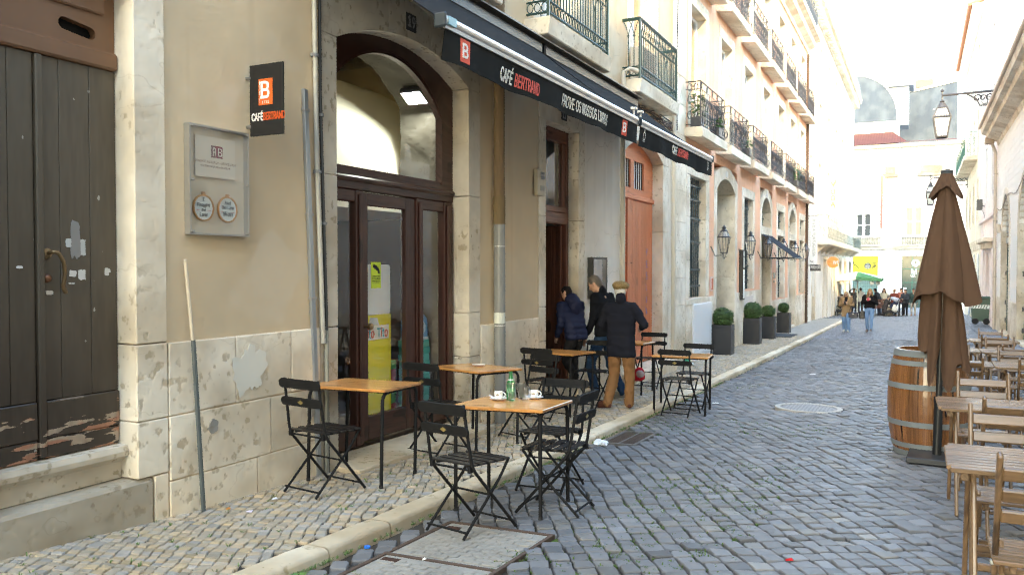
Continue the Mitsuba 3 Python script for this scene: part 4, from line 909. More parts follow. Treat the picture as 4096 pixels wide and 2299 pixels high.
# awnings
AW = [((4.80, 9.07), 'long black awning above the cafe arch with white and red lettering'), ((9.15, 12.82), 'second black awning, beyond the first, in front of the brown and orange doors')]
for n, ((y0, y1), lab) in enumerate(AW):
    k = thing('awning', lab, 'awning')
    xf, zf_ = -2.93, 3.235
    ny, nx = 40, 7; P = []
    for y in np.linspace(y0 + .02, y1 - .02, ny):
        P.append([(XW + .1 + (xf - XW - .1) * t, y, 4.19 + (zf_ - 4.19) * t - .10 * math.sin(math.pi * t) * .25) for t in np.linspace(0, 1, nx)])
    v, f = sheet_grid(np.array(P), .004, 2, 3)
    part(k, 'canopy', (np.vstack([v, v + [0, 0, -.004]]), np.vstack([f, f[:, ::-1] + len(v)])), 'cloth_mat', (.016, .017, .019))
    part(k, 'cassette', box((XW + .015, y0, 4.12), (XW + .17, y1, 4.262), .02), 'paint_mat', (.02, .022, .026))
    part(k, 'cover_strip', box((XW + .005, y0 - .05, 4.266), (XW + .24, y1 + .02, 4.284)), 'paint_mat', (.10, .085, .07))
    part(k, 'front_bar', tube([(xf, y0, zf_), (xf, y1, zf_)], .040, 16), 'metal_mat', (.62, .60, .58), smooth=40)
    part(k, 'bar_lip', box((xf + .012, y0 + .004, zf_ - .062), (xf + .030, y1 - .004, zf_ - .030), .003), 'metal_mat', (.30, .29, .28))
    for y in (y0, y1): part(k, 'end_cap', box((xf - .052, y - .012, zf_ - .055), (xf + .046, y + .014, zf_ + .046), .012), 'paint_mat', (.03, .04, .05))
    P = []
    for y in np.linspace(y0 + .03, y1 - .02, 90):
        w = .012 * math.sin(y * 5.1) + .008 * math.sin(y * 11.3 + 1)
        P.append([(xf + .02 + w * t * 1.2 - .02 * t, y, zf_ - .035 - .235 * t + .006 * math.sin(y * 4) * t) for t in np.linspace(0, 1, 6)])
    v, f = sheet_grid(np.array(P), .0, 2, 3); vm = lambda yy: xf + .02 + .5 * (.012 * math.sin(yy * 5.1) + .008 * math.sin(yy * 11.3 + 1)) * 1.2 - .01
    part(k, 'valance', (np.vstack([v, v - [.004, 0, 0]]), np.vstack([f, f[:, ::-1] + len(v)])), 'cloth_mat', (.017, .018, .018), smooth=True)
    def on_valance(m):
        v, f = m
        w = .012 * np.sin(v[:, 1] * 5.1) + .008 * np.sin(v[:, 1] * 11.3 + 1)
        t = np.clip((zf_ - .035 - v[:, 2]) / .235, 0, 1)
        v[:, 0] = v[:, 0] + w * t * 1.2 - .02 * t
        return v, f
    def word(s, ya, yb, h, zc, col, bold=True):
        m = text_on(s, h, (xf + .0215, ya, zc - h / 2), (0, 1, 0), (0, 0, 1), 1, bold, .003)
        v, f = m; a, b = v[:, 1].min(), v[:, 1].max(); v[:, 1] = ya + (v[:, 1] - a) / (b - a) * (yb - ya)
        part(k, 'lettering', on_valance((v, f)), 'matt_mat', col)
    def patch(ya, yb, za, zb, col, name='emblem'):
        P = np.array([[(xf + .0218, y, z) for z in np.linspace(zb, za, 5)] for y in np.linspace(ya, yb, 6)])
        v, f = sheet_grid(P, 0, 1, 0); part(k, name, on_valance((np.vstack([v, v - [.0005, 0, 0]]), np.vstack([f, f[:, ::-1] + len(v)]))), 'matt_mat', col)
    if n == 0:
        for a, b in ((5.03, 5.17), (8.56, 8.72)):
            patch(a, b, 3.00, 3.165, (.62, .10, .06)); word('B', a + .03, b - .03, .10, 3.085, (.75, .70, .66))
        word('CAFÉ', 5.67, 5.90, .10, 3.055, (.70, .68, .62)); word('BERTRAND', 5.94, 6.38, .10, 3.055, (.58, .10, .08))
        word('PROVE OS NOSSOS LIVROS', 6.90, 8.10, .105, 3.075, (.70, .68, .62), False)
    else:
        word('CAFÉ', 10.56, 10.83, .10, 3.10, (.70, .68, .62)); word('BERTRAND', 10.88, 11.36, .10, 3.10, (.58, .10, .08))
        for a in (9.30, 12.50):
            v, f = ext_x(affinity.translate(affinity.scale(sg.Point(0, 0).buffer(1, 10), .04, .05), a + .06, 3.09).difference(affinity.translate(affinity.scale(sg.Point(0, 0).buffer(1, 10), .032, .04), a + .06, 3.09)).union(rect(a + .05, a + .07, 3.13, 3.17)).union(rect(a + .02, a + .1, 3.03, 3.036)), xf + .0205, xf + .022)
            part(k, 'emblem', on_valance((v, f)), 'matt_mat', (.66, .64, .60))
            patch(a + .05, a + .07, 3.172, 3.20, (.55, .08, .06))
    for y in (y0 + .75, y1 - .8):
        part(k, 'arm', cat([tube([(XW + .1, y, 4.10), (-3.70, y + .55, 3.66)], .024, 8), tube([(-3.70, y + .55, 3.66), (xf - .03, y + .12, zf_ - .01)], .022, 8)]), 'paint_mat', (.16, .155, .15), smooth=40)
        part(k, 'arm_joint', box((-3.75, y + .50, 3.61), (-3.65, y + .60, 3.71), .015), 'paint_mat', (.05, .05, .05))
    if n == 0: part(k, 'maker_plate', box((xf + .047 - .02, 4.84, 3.205), (xf + .044, 4.94, 3.262)), 'paint_mat', (.30, .50, .58))
jc = thing('awning_clamp', 'pair of small bright clamps joining the front bars of the two awnings', 'clamp')
for y in (8.99, 9.23):
    part(jc, 'clamp', cat([tube([(-2.93, y, 3.19), (-2.93, y, 3.36)], .014, 6), box((-2.96, y - .03, 3.34), (-2.90, y + .05, 3.37), .004)]), 'metal_mat', (.6, .6, .6))
# ---------------------------------------------------------------- left: pink house with iron balconies
pk = thing('house', 'peach pink house with two rows of iron balconies, lanterns and arched doors', 'building')
ps = [17.5, 20.35, 23.25, 26.2, 29.15, 32.0, 34.75]
holes, wins = [], []
for i, c in enumerate(ps):
    for z0, z1 in ((4.34, 7.23), (7.6, 10.2)): holes.append(rect(c - .9, c + .9, z0, z1))
holes += [rect(16.48, 18.52, .90, 3.68), sg.box(19.02, -2, 21.68, 3.98), rect(22.32, 24.18, .94, 3.70), sg.box(25.1, -2, 27.3, 3.95), rect(28.2, 30.1, .5, 3.70), sg.box(30.85, -2, 33.15, 3.95), rect(33.8, 35.65, .5, 3.70)]
part(pk, 'wall', ext_x(sg.box(16.47, -2, 35.9, 10.6).difference(unary_union(holes)), XW - .45, XW), 'wall_mat', uv=(2, 0))
part(pk, 'shell', box((-14, 16.5, -2), (-5.6, 35.8, 10.5)), 'matt_mat', (.12, .11, .10))
part(pk, 'side_wall', cat([box((-14, 35.62, -2), (XW - .46, 35.9, 10.59)), box((-14, 16.48, -2), (XW - .46, 16.8, 10.59))]), 'wall_mat', uv=(2, 0))
r = np.random.RandomState(33)
plinth(pk, [(16.48, 19.0), (21.7, 25.08)], (-1.0, .30, .90), seed=4, wide=(.6, 1.3), t=(.56, .68))
plinth(pk, [(27.32, 30.83), (33.17, 35.88)], (-1.4, -.1, .48), seed=6, wide=(.7, 1.3), t=(.54, .66))
def grille(holder, y0, y1, z0, z1, nb, rungs, x=XW - .12):
    g = part(holder, 'iron_grille', None, None)
    for q in np.linspace(y0, y1, nb + 2)[1:-1]: part(g, 'bar', tube([(x, q, z0), (x, q, z1)], .016, 6), 'paint_mat', (.03, .05, .055))
    part(g, 'cross_bar', cat([box((x - .012, y0, z - .022), (x + .016, y1, z + .022), .004) for z in rungs]), 'paint_mat', (.03, .05, .055))
T_ = (.46, .56)
frame_stones(pk, 16.48, 18.52, 16.80, 18.2, .905, 3.46, 3.68, (1.7, 2.6), depth=.32, t=T_); stone(pk, (XW - .32, 16.48, .78), (XW + .03, 18.52, .90), 'frame_stone', t=(.54, 0))
grille(pk, 16.81, 18.19, .91, 3.455, 7, (1.15, 1.5, 2.1, 2.6, 3.0, 3.3)); part(pk, 'dark_window', box((XW - .34, 16.8, .9), (XW - .30, 18.2, 3.46)), 'gloss_mat', (.035, .045, .05))
frame_stones(pk, 22.32, 24.18, 22.62, 23.92, .945, 3.45, 3.70, (1.7, 2.6), depth=.32, t=T_)
grille(pk, 22.63, 23.91, .95, 3.445, 6, (1.2, 1.6, 2.2, 2.8, 3.2)); part(pk, 'dark_window', box((XW - .34, 22.62, .94), (XW - .30, 23.92, 3.45)), 'gloss_mat', (.035, .045, .05))
frame_stones(pk, 19.02, 21.68, 19.30, 21.40, -1.2, 0, 3.98, (.2, 1.3, 2.3), rise=.30, zs=3.40, depth=.50, t=T_)
gd = part(pk, 'green_door', None, None, label='tall grey-green arched door')
xg = XW - .50
for a, b in ((19.31, 19.98), (19.99, 20.66), (20.67, 21.39)):
    part(gd, 'leaf', box((xg - .06, a, -.5), (xg, b, 2.45), .008), 'paint_mat', (.055, .085, .07))
    part(gd, 'panel', box((xg, a + .1, .9), (xg + .02, b - .1, 2.3), .008), 'paint_mat', (.06, .095, .075)); part(gd, 'panel', box((xg, a + .1, -.3), (xg + .02, b - .1, .7), .008), 'paint_mat', (.06, .095, .075))
part(gd, 'transom', box((xg - .06, 19.31, 2.46), (xg + .03, 21.39, 2.60), .01), 'paint_mat', (.10, .13, .10))
part(gd, 'fan_glass', ext_x(arch(19.31, 21.39, 2.61, 3.40, .29, 20), xg - .05, xg - .02), 'gloss_mat', (.16, .17, .12)); part(gd, 'mullion', box((xg - .02, 20.6, 2.61), (xg + .01, 20.72, 3.64), .005), 'paint_mat', (.05, .08, .07))
for (y0, y1, o0, o1, door) in ((25.1, 27.3, 25.38, 27.0, True), (30.85, 33.15, 31.15, 32.85, False)):
    frame_stones(pk, y0, y1, o0, o1, -1.6, 0, 3.95, (.2, 1.3), rise=.42, zs=3.28, depth=.45, t=T_)
    stone(pk, (XW - .45, o0, 2.55), (XW + .01, o1, 2.80), 'frame_stone', t=(.5, 0))
    part(pk, 'dark_window', ext_x(arch(o0, o1, 2.80, 3.28, .415, 16), XW - .3, XW - .26), 'gloss_mat', (.03, .045, .05))
    grille(pk, o0, o1, 2.80, 3.6, 6, (3.1,), XW - .22)
    part(pk, 'doorway', cat([box((XW - 1.4, o0 - .3, -1.5), (XW - 1.3, o1 + .3, 2.6))]), 'matt_mat', (.20, .18, .15) if door else (.03, .035, .035))
    if not door: part(pk, 'door_leaf', box((XW - .46, o0 + .005, -1.4), (XW - .40, o0 + .5, 2.54), .01), 'paint_mat', (.02, .03, .03))
    part(pk, 'doorstep', box((XW - 1.3, o0 + .002, -1.6), (XW + .05, o1 - .002, -.50 if door else -.62), .01), 'stone_mat', uv=(.5, 0))
for y0, y1 in ((28.2, 30.1), (33.8, 35.65)):
    o0, o1 = y0 + .28, y1 - .28
    frame_stones(pk, y0, y1, o0, o1, .505, 3.45, 3.70, (1.5, 2.6), depth=.32, t=T_)
    stone(pk, (XW - .32, o0, 2.62), (XW + .008, o1, 2.84), 'frame_stone', t=(.52, 0))
    part(pk, 'dark_window', box((XW - .34, o0, .5), (XW - .30, o1, 3.45)), 'gloss_mat', (.035, .05, .052)); grille(pk, o0, o1, 2.85, 3.44, 4, (3.15,)); grille(pk, o0, o1, .51, 2.61, 4, (1.0, 1.6, 2.2))
# upper windows, balconies: each built once, then set along the front
def pieces(build):
    k = thing('tmp', 'x', 'x'); build(k); return template(k)
def win_parts(z0, z1):
    def b(k): french_window(k, 0, z0, z1, 1.3, fw=.25)
    return pieces(b)
wt = win_parts(4.40, 6.98), win_parts(7.66, 9.95)
def iron_railing(y0, y1, z0, zr, xr, xw=XW, step=.155):
    """scrolled wrought iron: bars, rings and S-scrolls"""
    ms = []
    runs = [((xw, y0), (xr, y0), 0), ((xr, y0), (xr, y1), 1), ((xr, y1), (xw, y1), 0)]
    for p, q_, fr in runs:
        p, q_ = np.array(p), np.array(q_); L_ = np.linalg.norm(q_ - p); u = (q_ - p) / L_
        for z, rr in ((zr, .014), (zr - .15, .007), (z0 + .06, .008)): ms.append(tube([(*p, z), (*q_, z)], rr, 5, False))
        def P_(s, z): return (*(p + u * s), z)
        if fr:
            n = int(L_ / step)
            for i in range(n + 1):
                s = L_ * i / n; ms.append(tube([P_(s, z0 + .06), P_(s, zr - .15)], .0065, 4, False))
                if i < n:
                    c = s + L_ / n / 2; a = np.linspace(0, 2 * math.pi, 9)
                    for zc, rr in ((z0 + .17, .05), (z0 + .30, .045), (z0 + .60, .035)): ms.append(tube([P_(c + rr * math.cos(t), zc + rr * 1.15 * math.sin(t)) for t in a], .0055, 4, False))
                    ms.append(tube([P_(c + .035 * math.sin(t * 4.5), z0 + .34 + t * .24) for t in np.linspace(0, 1, 6)], .0065, 4, False))
                    if i % 3 == 0: ms.append(tube([P_(c + .045 * math.cos(t), zr - .075 + .06 * math.sin(t)) for t in a], .008, 4, False))
        else:
            a = np.linspace(0, 2 * math.pi * 1.25, 13)
            for zc in (z0 + .25, z0 + .55, z0 + .8):
                for s, sg_ in ((L_ * .3, 1), (L_ * .7, -1)): ms.append(tube([P_(s + sg_ * .055 * (1 - t / 14) * math.cos(t), zc + .075 * math.sin(t)) for t in a], .007, 4, False))
            ms.append(tube([P_(L_ * (.5 + .3 * math.sin(t * 6.28)), z0 + .1 + t * (zr - z0 - .25)) for t in np.linspace(0, 1, 12)], .007, 4, False))
        for s in (0, L_): ms.append(tube([P_(s, z0), P_(s, zr)], .012, 5, False))
    return cat(ms)
XB = -3.9
def slab_mesh(z0, z1, h=1.17):
    pl = sg.Polygon([(XW - .05, z0 + .05), (XB - .03, z0), (XB, z0 + .02), (XB, z1 - .02), (XB - .02, z1), (XW - .05, z1)])
    return rough(ext_y(pl, -h, h), .003, 3, 4)
bt = []
for z0, z1 in ((4.15, 4.36), (7.42, 7.63)):
    bt.append((shp(slab_mesh(z0, z1), 'stone_mat', uv=(.56, 0)), shp(iron_railing(-1.1, 1.1, z1, z1 + .91, XB - .06), 'paint_mat', (.035, .03, .03))))
for i, c in enumerate(ps):
    M = T().translate([0, c, 0])
    for f in (0, 1):
        w = part(pk, 'window', None, None)
        for sub, d in wt[f]:
            scene[w + '__' + sub.replace('window__', '')] = {**d, 'to_world': M}
        b = part(pk, 'balcony', None, None)
        scene[b + '__slab'] = {**bt[f][0], 'to_world': M}; scene[b + '__railing'] = {**bt[f][1], 'to_world': M}
cp = sg.Polygon([(XW - .3, 10.4), (XW + .05, 10.4), (XW + .08, 10.52), (XW + .30, 10.62), (XW + .34, 10.78), (XW + .52, 10.84), (XW + .55, 10.98), (XW - .3, 11.0)])
part(pk, 'cornice', ext_y(cp, 16.47, 36.1), 'stone_mat', uv=(.6, 0))
part(pk, 'attic', box((-9, 16.5, 10.9), (XW - .9, 35.8, 13.2)), 'wall_mat', uv=(2, 0))
part(pk, 'attic_railing', iron_railing(16.8, 35.7, 11.0, 11.95, XW + .42, XW - .3), 'paint_mat', (.05, .06, .075))
dp2 = thing('downpipe', 'brown downpipe at the far corner of the pink house', 'downpipe'); part(dp2, 'tube', tube([(-4.2, 35.8, -.8), (-4.2, 35.8, 10.3)], .05, 8), 'matt_mat', (.10, .065, .045), smooth=40)
# wall lanterns
def lantern_parts(k):
    B_ = (.035, .034, .036)
    hexa = lambda rr, z, n=6: np.array([(rr * math.cos(a), rr * math.sin(a), z) for a in np.linspace(0, 2 * math.pi, n, False) + math.pi / 6])
    lo, hi = hexa(.075, -.26), hexa(.145, .10); tp = hexa(.07, .235)
    fr = [tube([a, b], .009, 5) for a, b in zip(lo, hi)] + [tube([a, b], .008, 5) for a, b in zip(hi, tp)]
    for ring in (lo, hi, tp): fr += [tube([ring[i], ring[(i + 1) % 6]], .010, 5) for i in range(6)]
    part(k, 'frame', cat(fr), 'paint_mat', B_)
    part(k, 'cap', lathe([(.085, .225), (.09, .235), (.07, .245), (.045, .27), (.03, .29), (.05, .30), (.055, .31), (.03, .335), (.012, .36), (.001, .37)], 14), 'paint_mat', B_, smooth=40)
    gl = []
    for a, b in ((lo, hi), (hi, tp)):
        for i in range(6): j = (i + 1) % 6; gl.append((np.array([a[i], a[j], b[j], b[i]]) * [.985, .985, 1], np.array([[0, 1, 2], [0, 2, 3]])))
    part(k, 'glass', cat(gl), 'glass_mat')
    part(k, 'candle', lathe([(.014, -.24), (.014, -.04), (.001, .02)], 8), 'paint_mat', (.75, .62, .45))
    part(k, 'tail', cat([tube([(.06 * math.cos(a), .06 * math.sin(a), -.26), (.035 * math.cos(a), .035 * math.sin(a), -.31), (.05 * math.cos(a), .05 * math.sin(a), -.345), (0, 0, -.37)], .008, 5) for a in (0, 2.1, 4.2)] + [lathe([(.012, -.40), (.012, -.36), (.001, -.355)], 8)]), 'paint_mat', B_)
    part(k, 'wall_arm', tube([(-.30, 0, -.10), (-.20, 0, -.32), (-.05, 0, -.31)], .012, 6), 'paint_mat', B_)
lt = pieces(lantern_parts)
LN = ['nearest black wall lantern on the pink house, left of the green arched door', 'second black wall lantern on the pink house, above the tall dark menu board', 'third black wall lantern, left of the small slanted dark awning', 'black wall lantern just behind the slanted dark awning', 'black wall lantern between the second arched door and the slanted awning', 'farthest black wall lantern on the pink house']
for lab, y in zip(LN, (18.72, 21.95, 24.72, 27.75, 30.45, 33.5)):
    k = thing('wall_lantern', lab, 'lantern', 'lanterns along the pink house'); copies(lt, k, T().translate([-3.97, y, 2.14]))
# small awning, boards, plates, panels
k = thing('door_awning', 'small slanted dark awning over the doorway of the pink house', 'awning')
part(k, 'canopy', (np.array([(-4.26, 25.2, 2.56), (-4.26, 27.2, 2.56), (-3.30, 27.2, 1.84), (-3.30, 25.2, 1.84), (-4.26, 25.2, 2.55), (-4.26, 27.2, 2.55), (-3.30, 27.2, 1.83), (-3.30, 25.2, 1.83)]), np.array([[0, 1, 2], [0, 2, 3], [6, 5, 4], [7, 6, 4]])), 'cloth_mat', (.03, .033, .04))
part(k, 'frame', cat([tube([(-4.26, y, 1.84), (-3.30, y, 1.835)], .012, 5) for y in (25.2, 27.2)] + [tube([(-3.30, 25.2, 1.835), (-3.30, 27.2, 1.835)], .012, 5)]), 'paint_mat', (.03, .03, .03))
k = thing('menu_board', 'tall narrow black menu case right of the green arched door', 'board')
part(k, 'frame', box((XW + .0, 22.0, .70), (XW + .10, 22.28, 2.02), .008), 'paint_mat', (.02, .02, .02)); part(k, 'sheet', box((XW + .101, 22.03, .74), (XW + .104, 22.25, 1.5)), 'paint_mat', (.75, .74, .70)); part(k, 'sheet', box((XW + .101, 22.03, 1.55), (XW + .104, 22.25, 1.98)), 'paint_mat', (.40, .40, .36))
k = thing('wall_plaque', 'small reddish plaque on the pink wall left of the green arched door', 'plaque')
part(k, 'plate', box((XW, 18.62, 1.02), (XW + .03, 18.86, 1.34), .004), 'paint_mat', (.62, .45, .38)); part(k, 'red_mark', box((XW + .0305, 18.70, 1.05), (XW + .033, 18.84, 1.31)), 'paint_mat', (.6, .12, .07))
k = thing('utility_panel', 'white metal meter cupboard low under the first barred window', 'cupboard')
part(k, 'door', box((XW, 17.0, -.28), (XW + .05, 18.65, .78), .008), 'paint_mat', (.74, .74, .73)); part(k, 'plinth', box((XW, 16.95, -.42), (XW + .055, 18.7, -.285)), 'paint_mat', (.66, .65, .63))
k = thing('utility_panel', 'pair of pale flush cupboard doors in the wall under the second barred window', 'cupboard')
for a in (22.6, 23.3): part(k, 'door', box((XW, a, -.3), (XW + .028, a + .68, .76), .004), 'paint_mat', (.66, .58, .52))
k = thing('door_plate', 'small dark name plates on the wall right of the slanted awning doorway', 'plaque')
part(k, 'plate', box((XW, 27.55, 1.2), (XW + .02, 27.95, 1.38)), 'paint_mat', (.12, .11, .1)); part(k, 'plate', box((XW, 27.6, 1.08), (XW + .02, 27.9, 1.12)), 'paint_mat', (.12, .11, .1))
for y, s in ((20.35, '15'), (26.2, '13'), (32.0, '11')):
    part(pk, 'house_number', box((XW + .014, y - .12, 3.74), (XW + .022, y + .12, 3.9)), 'paint_mat', (.60, .58, .54))
# planters with box balls
def leaf_ball(c, R_, n, seed, squash=1.0):
    q = np.random.RandomState(seed); d = q.normal(size=(n, 3)); d /= np.linalg.norm(d, axis=1, keepdims=True)
    lump = meshkit.fbm(d * 2.2 + seed, 3, seed)
    rr = R_ * (.80 + .34 * lump) * q.uniform(.82, 1.06, n)
    p = c + d * rr[:, None] * [1, 1, squash]; s = R_ * q.uniform(.05, .10, n)
    nn = d + q.normal(0, .55, (n, 3)); a = np.cross(nn, q.normal(size=(n, 3))); a /= np.linalg.norm(a, axis=1, keepdims=True); b = np.cross(nn, a); b /= np.linalg.norm(b, axis=1, keepdims=True)
    v = np.stack([p - a * s[:, None], p + b * s[:, None] * .6, p + a * s[:, None], p - b * s[:, None] * .6], 1).reshape(-1, 3)
    i = np.arange(n) * 4; f = np.vstack([np.stack([i, i + 1, i + 2], -1), np.stack([i, i + 2, i + 3], -1)])
    t = q.uniform(.7, 1.35, n); col = np.array([.045, .085, .022]) * t[:, None]; col[q.rand(n) < .15] *= [1.5, 1.5, 1.2]
    return (v, f), np.repeat(col, 4, 0)
PL = ['nearest black planter with a clipped box ball, in front of the white cupboard', 'second black planter with the broadest box ball, right of the green arched door', 'third black planter with a box ball, left of the dark doormat', 'farthest black planter with a small box ball, right of the dark doormat']
for i, (lab, x, y, w, h, R_, zc) in enumerate(zip(PL, (-4.04, -4.05, -4.02, -4.07), (19.0, 22.75, 25.2, 28.55), (.44, .44, .40, .44), (.68, .70, .66, .66), (.245, .27, .20, .19), (.16, .18, .15, .17))):
    zb = gz(x, y)
    k = thing('planter', lab, 'planter', 'planters along the pink house')
    h2 = w / 2
    part(k, 'tub', cat([box((x - h2, y - h2, zb), (x + h2, y + h2, zb + h - .06), .006), box((x - h2, y - h2, zb + h - .06), (x - h2 + .03, y + h2, zb + h)), box((x + h2 - .03, y - h2, zb + h - .06), (x + h2, y + h2, zb + h)), box((x - h2 + .03, y - h2, zb + h - .06), (x + h2 - .03, y - h2 + .03, zb + h)), box((x - h2 + .03, y + h2 - .03, zb + h - .06), (x + h2 - .03, y + h2, zb + h))]), 'paint_mat', (.022, .023, .027))
    part(k, 'soil', box((x - h2 + .031, y - h2 + .031, zb + h - .059), (x + h2 - .031, y + h2 - .031, zb + h - .04)), 'matt_mat', (.05, .035, .025))
    part(k, 'trunk', tube([(x, y, zb + h - .05), (x + .01, y, zb + h + zc)], .018, 6), 'matt_mat', (.10, .07, .05))
    m, c = leaf_ball(np.array([x, y, zb + h + zc]), R_, 2600, 40 + i, .92); part(k, 'foliage', m, 'leaf_mat', col=c)
    part(k, 'inner_foliage', mov((tm(trimesh.creation.icosphere(2, R_ * .80))), (x, y, zb + h + zc)), 'leaf_mat', (.02, .035, .012))
k = thing('doormat', 'dark doormat on the pavement between the third and fourth planters', 'mat')
v, f = box((-4.25, 26.0, 0), (-3.5, 27.6, .02), .004); v[:, 2] += zk(v[:, 1]) + .005; root(k, (v, f), 'cloth_mat', (.06, .065, .07))
def potplant(lab, x, y, z, hgt, seed, pot=(.03, .03, .035), n=90, spread=.22):
    k = thing('potted_plant', lab, 'plant'); q = np.random.RandomState(seed)
    part(k, 'pot', box((x - .10, y - .16, z), (x + .10, y + .16, z + .2), .01), 'paint_mat', pot)
    ms, cs = [], []
    for i in range(n):
        a = q.uniform(0, 6.28); h = q.uniform(.1, 1) * hgt; rr = spread * (.3 + q.rand()) * (1 - .3 * h / hgt)
        b = np.array([x + rr * .45 * math.cos(a), y + rr * math.sin(a), z + .18 + h]); d = np.array([math.cos(a), math.sin(a), q.uniform(-.6, .3)]) * q.uniform(.06, .12); s = np.array([-d[1], d[0], 0]) * .38
        ms.append((np.array([b, b + d * .5 + s, b + d, b + d * .5 - s]), np.array([[0, 1, 2], [0, 2, 3]]))); cs += [np.array([.06, .15, .025]) * q.uniform(.6, 1.6)] * 4
    part(k, 'foliage', cat(ms), 'leaf_mat', col=np.array(cs))
    part(k, 'stem', cat([tube([(x, y + o, z + .15), (x + o * .4, y + o * 2, z + .15 + hgt * .7)], .006, 5) for o in (-.06, 0, .05)]), 'leaf_mat', (.07, .10, .03))
potplant('leafy green plant in a black trough on the first balcony of the pink house', -4.06, 16.55, 4.37, .55, 3)
potplant('small trailing plant near the far end of the first pink house balcony', -4.0, 18.0, 4.37, .22, 5)
potplant('bushy fern on the fifth balcony of the pink house', -3.93, 30.0, 4.37, .42, 6, n=140, spread=.4)
potplant('low green plant at the far end of the second pink house balcony', -3.98, 21.4, 4.37, .25, 8)
# ---------------------------------------------------------------- farther left: white house, signs; far end: theatre
r = np.random.RandomState(44)
wh = thing('house', 'tall white sunlit house beyond the pink one, with a long green balcony', 'building')
wy = [37.6, 41.2, 45.2, 49.2, 53.2, 57.2, 61.0]
holes = []
for c in wy:
    for z0, z1 in ((4.1, 6.4), (7.2, 9.2), (10.0, 11.8)): holes.append(rect(c - .6, c + .6, z0, z1))
gfo = [(38.4, 39.5, 1.9), (43.2, 45.0, 1.95), (47.6, 49.2, 1.95), (51.6, 53.4, 1.95), (55.6, 57.4, 1.95), (59.4, 61.2, 1.95)]
for a, b, t in gfo: holes.append(sg.box(a, -3, b, t))
part(wh, 'wall', ext_x(sg.box(36.0, -3, 63.0, 12.9).difference(unary_union(holes)), XW - .4, XW - .02), 'wall_mat', uv=(3, 0))
part(wh, 'shell', box((-16, 36.1, -3), (-5.4, 62.9, 12.8)), 'matt_mat', (.10, .10, .10))
part(wh, 'end_wall', box((-16, 62.6, -3), (XW - .41, 63.0, 12.85)), 'wall_mat', uv=(3, 0))
part(wh, 'corner_strip', box((XW - .02, 36.02, -3), (XW + .02, 36.9, 12.85), .01), 'wall_mat', uv=(4, 0), label='pale yellow strip at the near corner')
for a, b, t in gfo:
    for q0, q1 in ((a - .18, a), (b, b + .18)): stone(wh, (XW - .3, q0, -2.4), (XW + .0, q1, t), 'frame_stone', t=(.58, 0))
    stone(wh, (XW - .3, a - .18, t + .003), (XW + .0, b + .18, t + .2), 'frame_stone', t=(.58, 0))
    part(wh, 'shop_door', box((XW - .36, a, -3), (XW - .30, b, t)), 'gloss_mat', (.06, .065, .06)); part(wh, 'door_frame', cat([box((XW - .299, a, -2), (XW - .26, a + .08, t)), box((XW - .299, b - .08, -2), (XW - .26, b, t)), box((XW - .299, (a + b) / 2 - .04, -2), (XW - .26, (a + b) / 2 + .04, t))]), 'paint_mat', (.5, .5, .46))
for c in wy:
    for z0, z1 in ((4.1, 6.4), (7.2, 9.2), (10.0, 11.8)):
        w = part(wh, 'window', None, None)
        part(w, 'frame', cat([box((XW - .25, c - .595, z0), (XW - .2, c - .53, z1)), box((XW - .25, c + .53, z0), (XW - .2, c + .595, z1)), box((XW - .25, c - .035, z0), (XW - .2, c + .035, z1)), box((XW - .249, c - .53, (z0 + z1) / 2 + .3), (XW - .201, c + .53, (z0 + z1) / 2 + .36))]), 'paint_mat', WHITE)
        part(w, 'pane', box((XW - .30, c - .6, z0), (XW - .26, c + .6, z1)), 'gloss_mat', (.30, .32, .33))
        part(w, 'surround', cat([box((XW - .02, c - .75, z0 - .1), (XW + .015, c - .6, z1 + .15)), box((XW - .02, c + .6, z0 - .1), (XW + .015, c + .75, z1 + .15)), box((XW - .02, c - .6, z1), (XW + .015, c + .6, z1 + .15))]), 'stone_mat', uv=(.6, 0))
part(wh, 'balcony_slab', box((XW - .05, 39.9, 2.60), (-3.72, 63.0, 2.78), .02), 'stone_mat', uv=(.55, 0))
part(wh, 'balcony_railing', iron_railing(39.95, 62.9, 2.78, 3.95, -3.78, step=.5), 'paint_mat', (.07, .10, .09))
for c in np.arange(40.3, 63, 2.0): part(wh, 'bracket', ext_y(sg.Polygon([(XW - .03, 2.60), (-3.8, 2.60), (-4.0, 2.45), (XW - .03, 2.2)]), c - .08, c + .08), 'stone_mat', uv=(.58, 0))
part(wh, 'cornice', ext_y(sg.Polygon([(XW - .4, 12.7), (XW + .05, 12.7), (XW + .1, 12.95), (XW + .45, 13.1), (XW + .5, 13.35), (XW - .4, 13.4)]), 35.95, 63.1), 'stone_mat', uv=(.55, 0))
for c in np.arange(36.2, 63, .55): part(wh, 'cornice_bracket', box((XW + .0, c, 12.72), (XW + .34, c + .2, 12.97), .02), 'stone_mat', uv=(.45, 0))
part(wh, 'roof_railing', iron_railing(36.2, 62.8, 13.4, 14.2, XW + .35, XW - .3, step=.4), 'paint_mat', (.45, .47, .50))
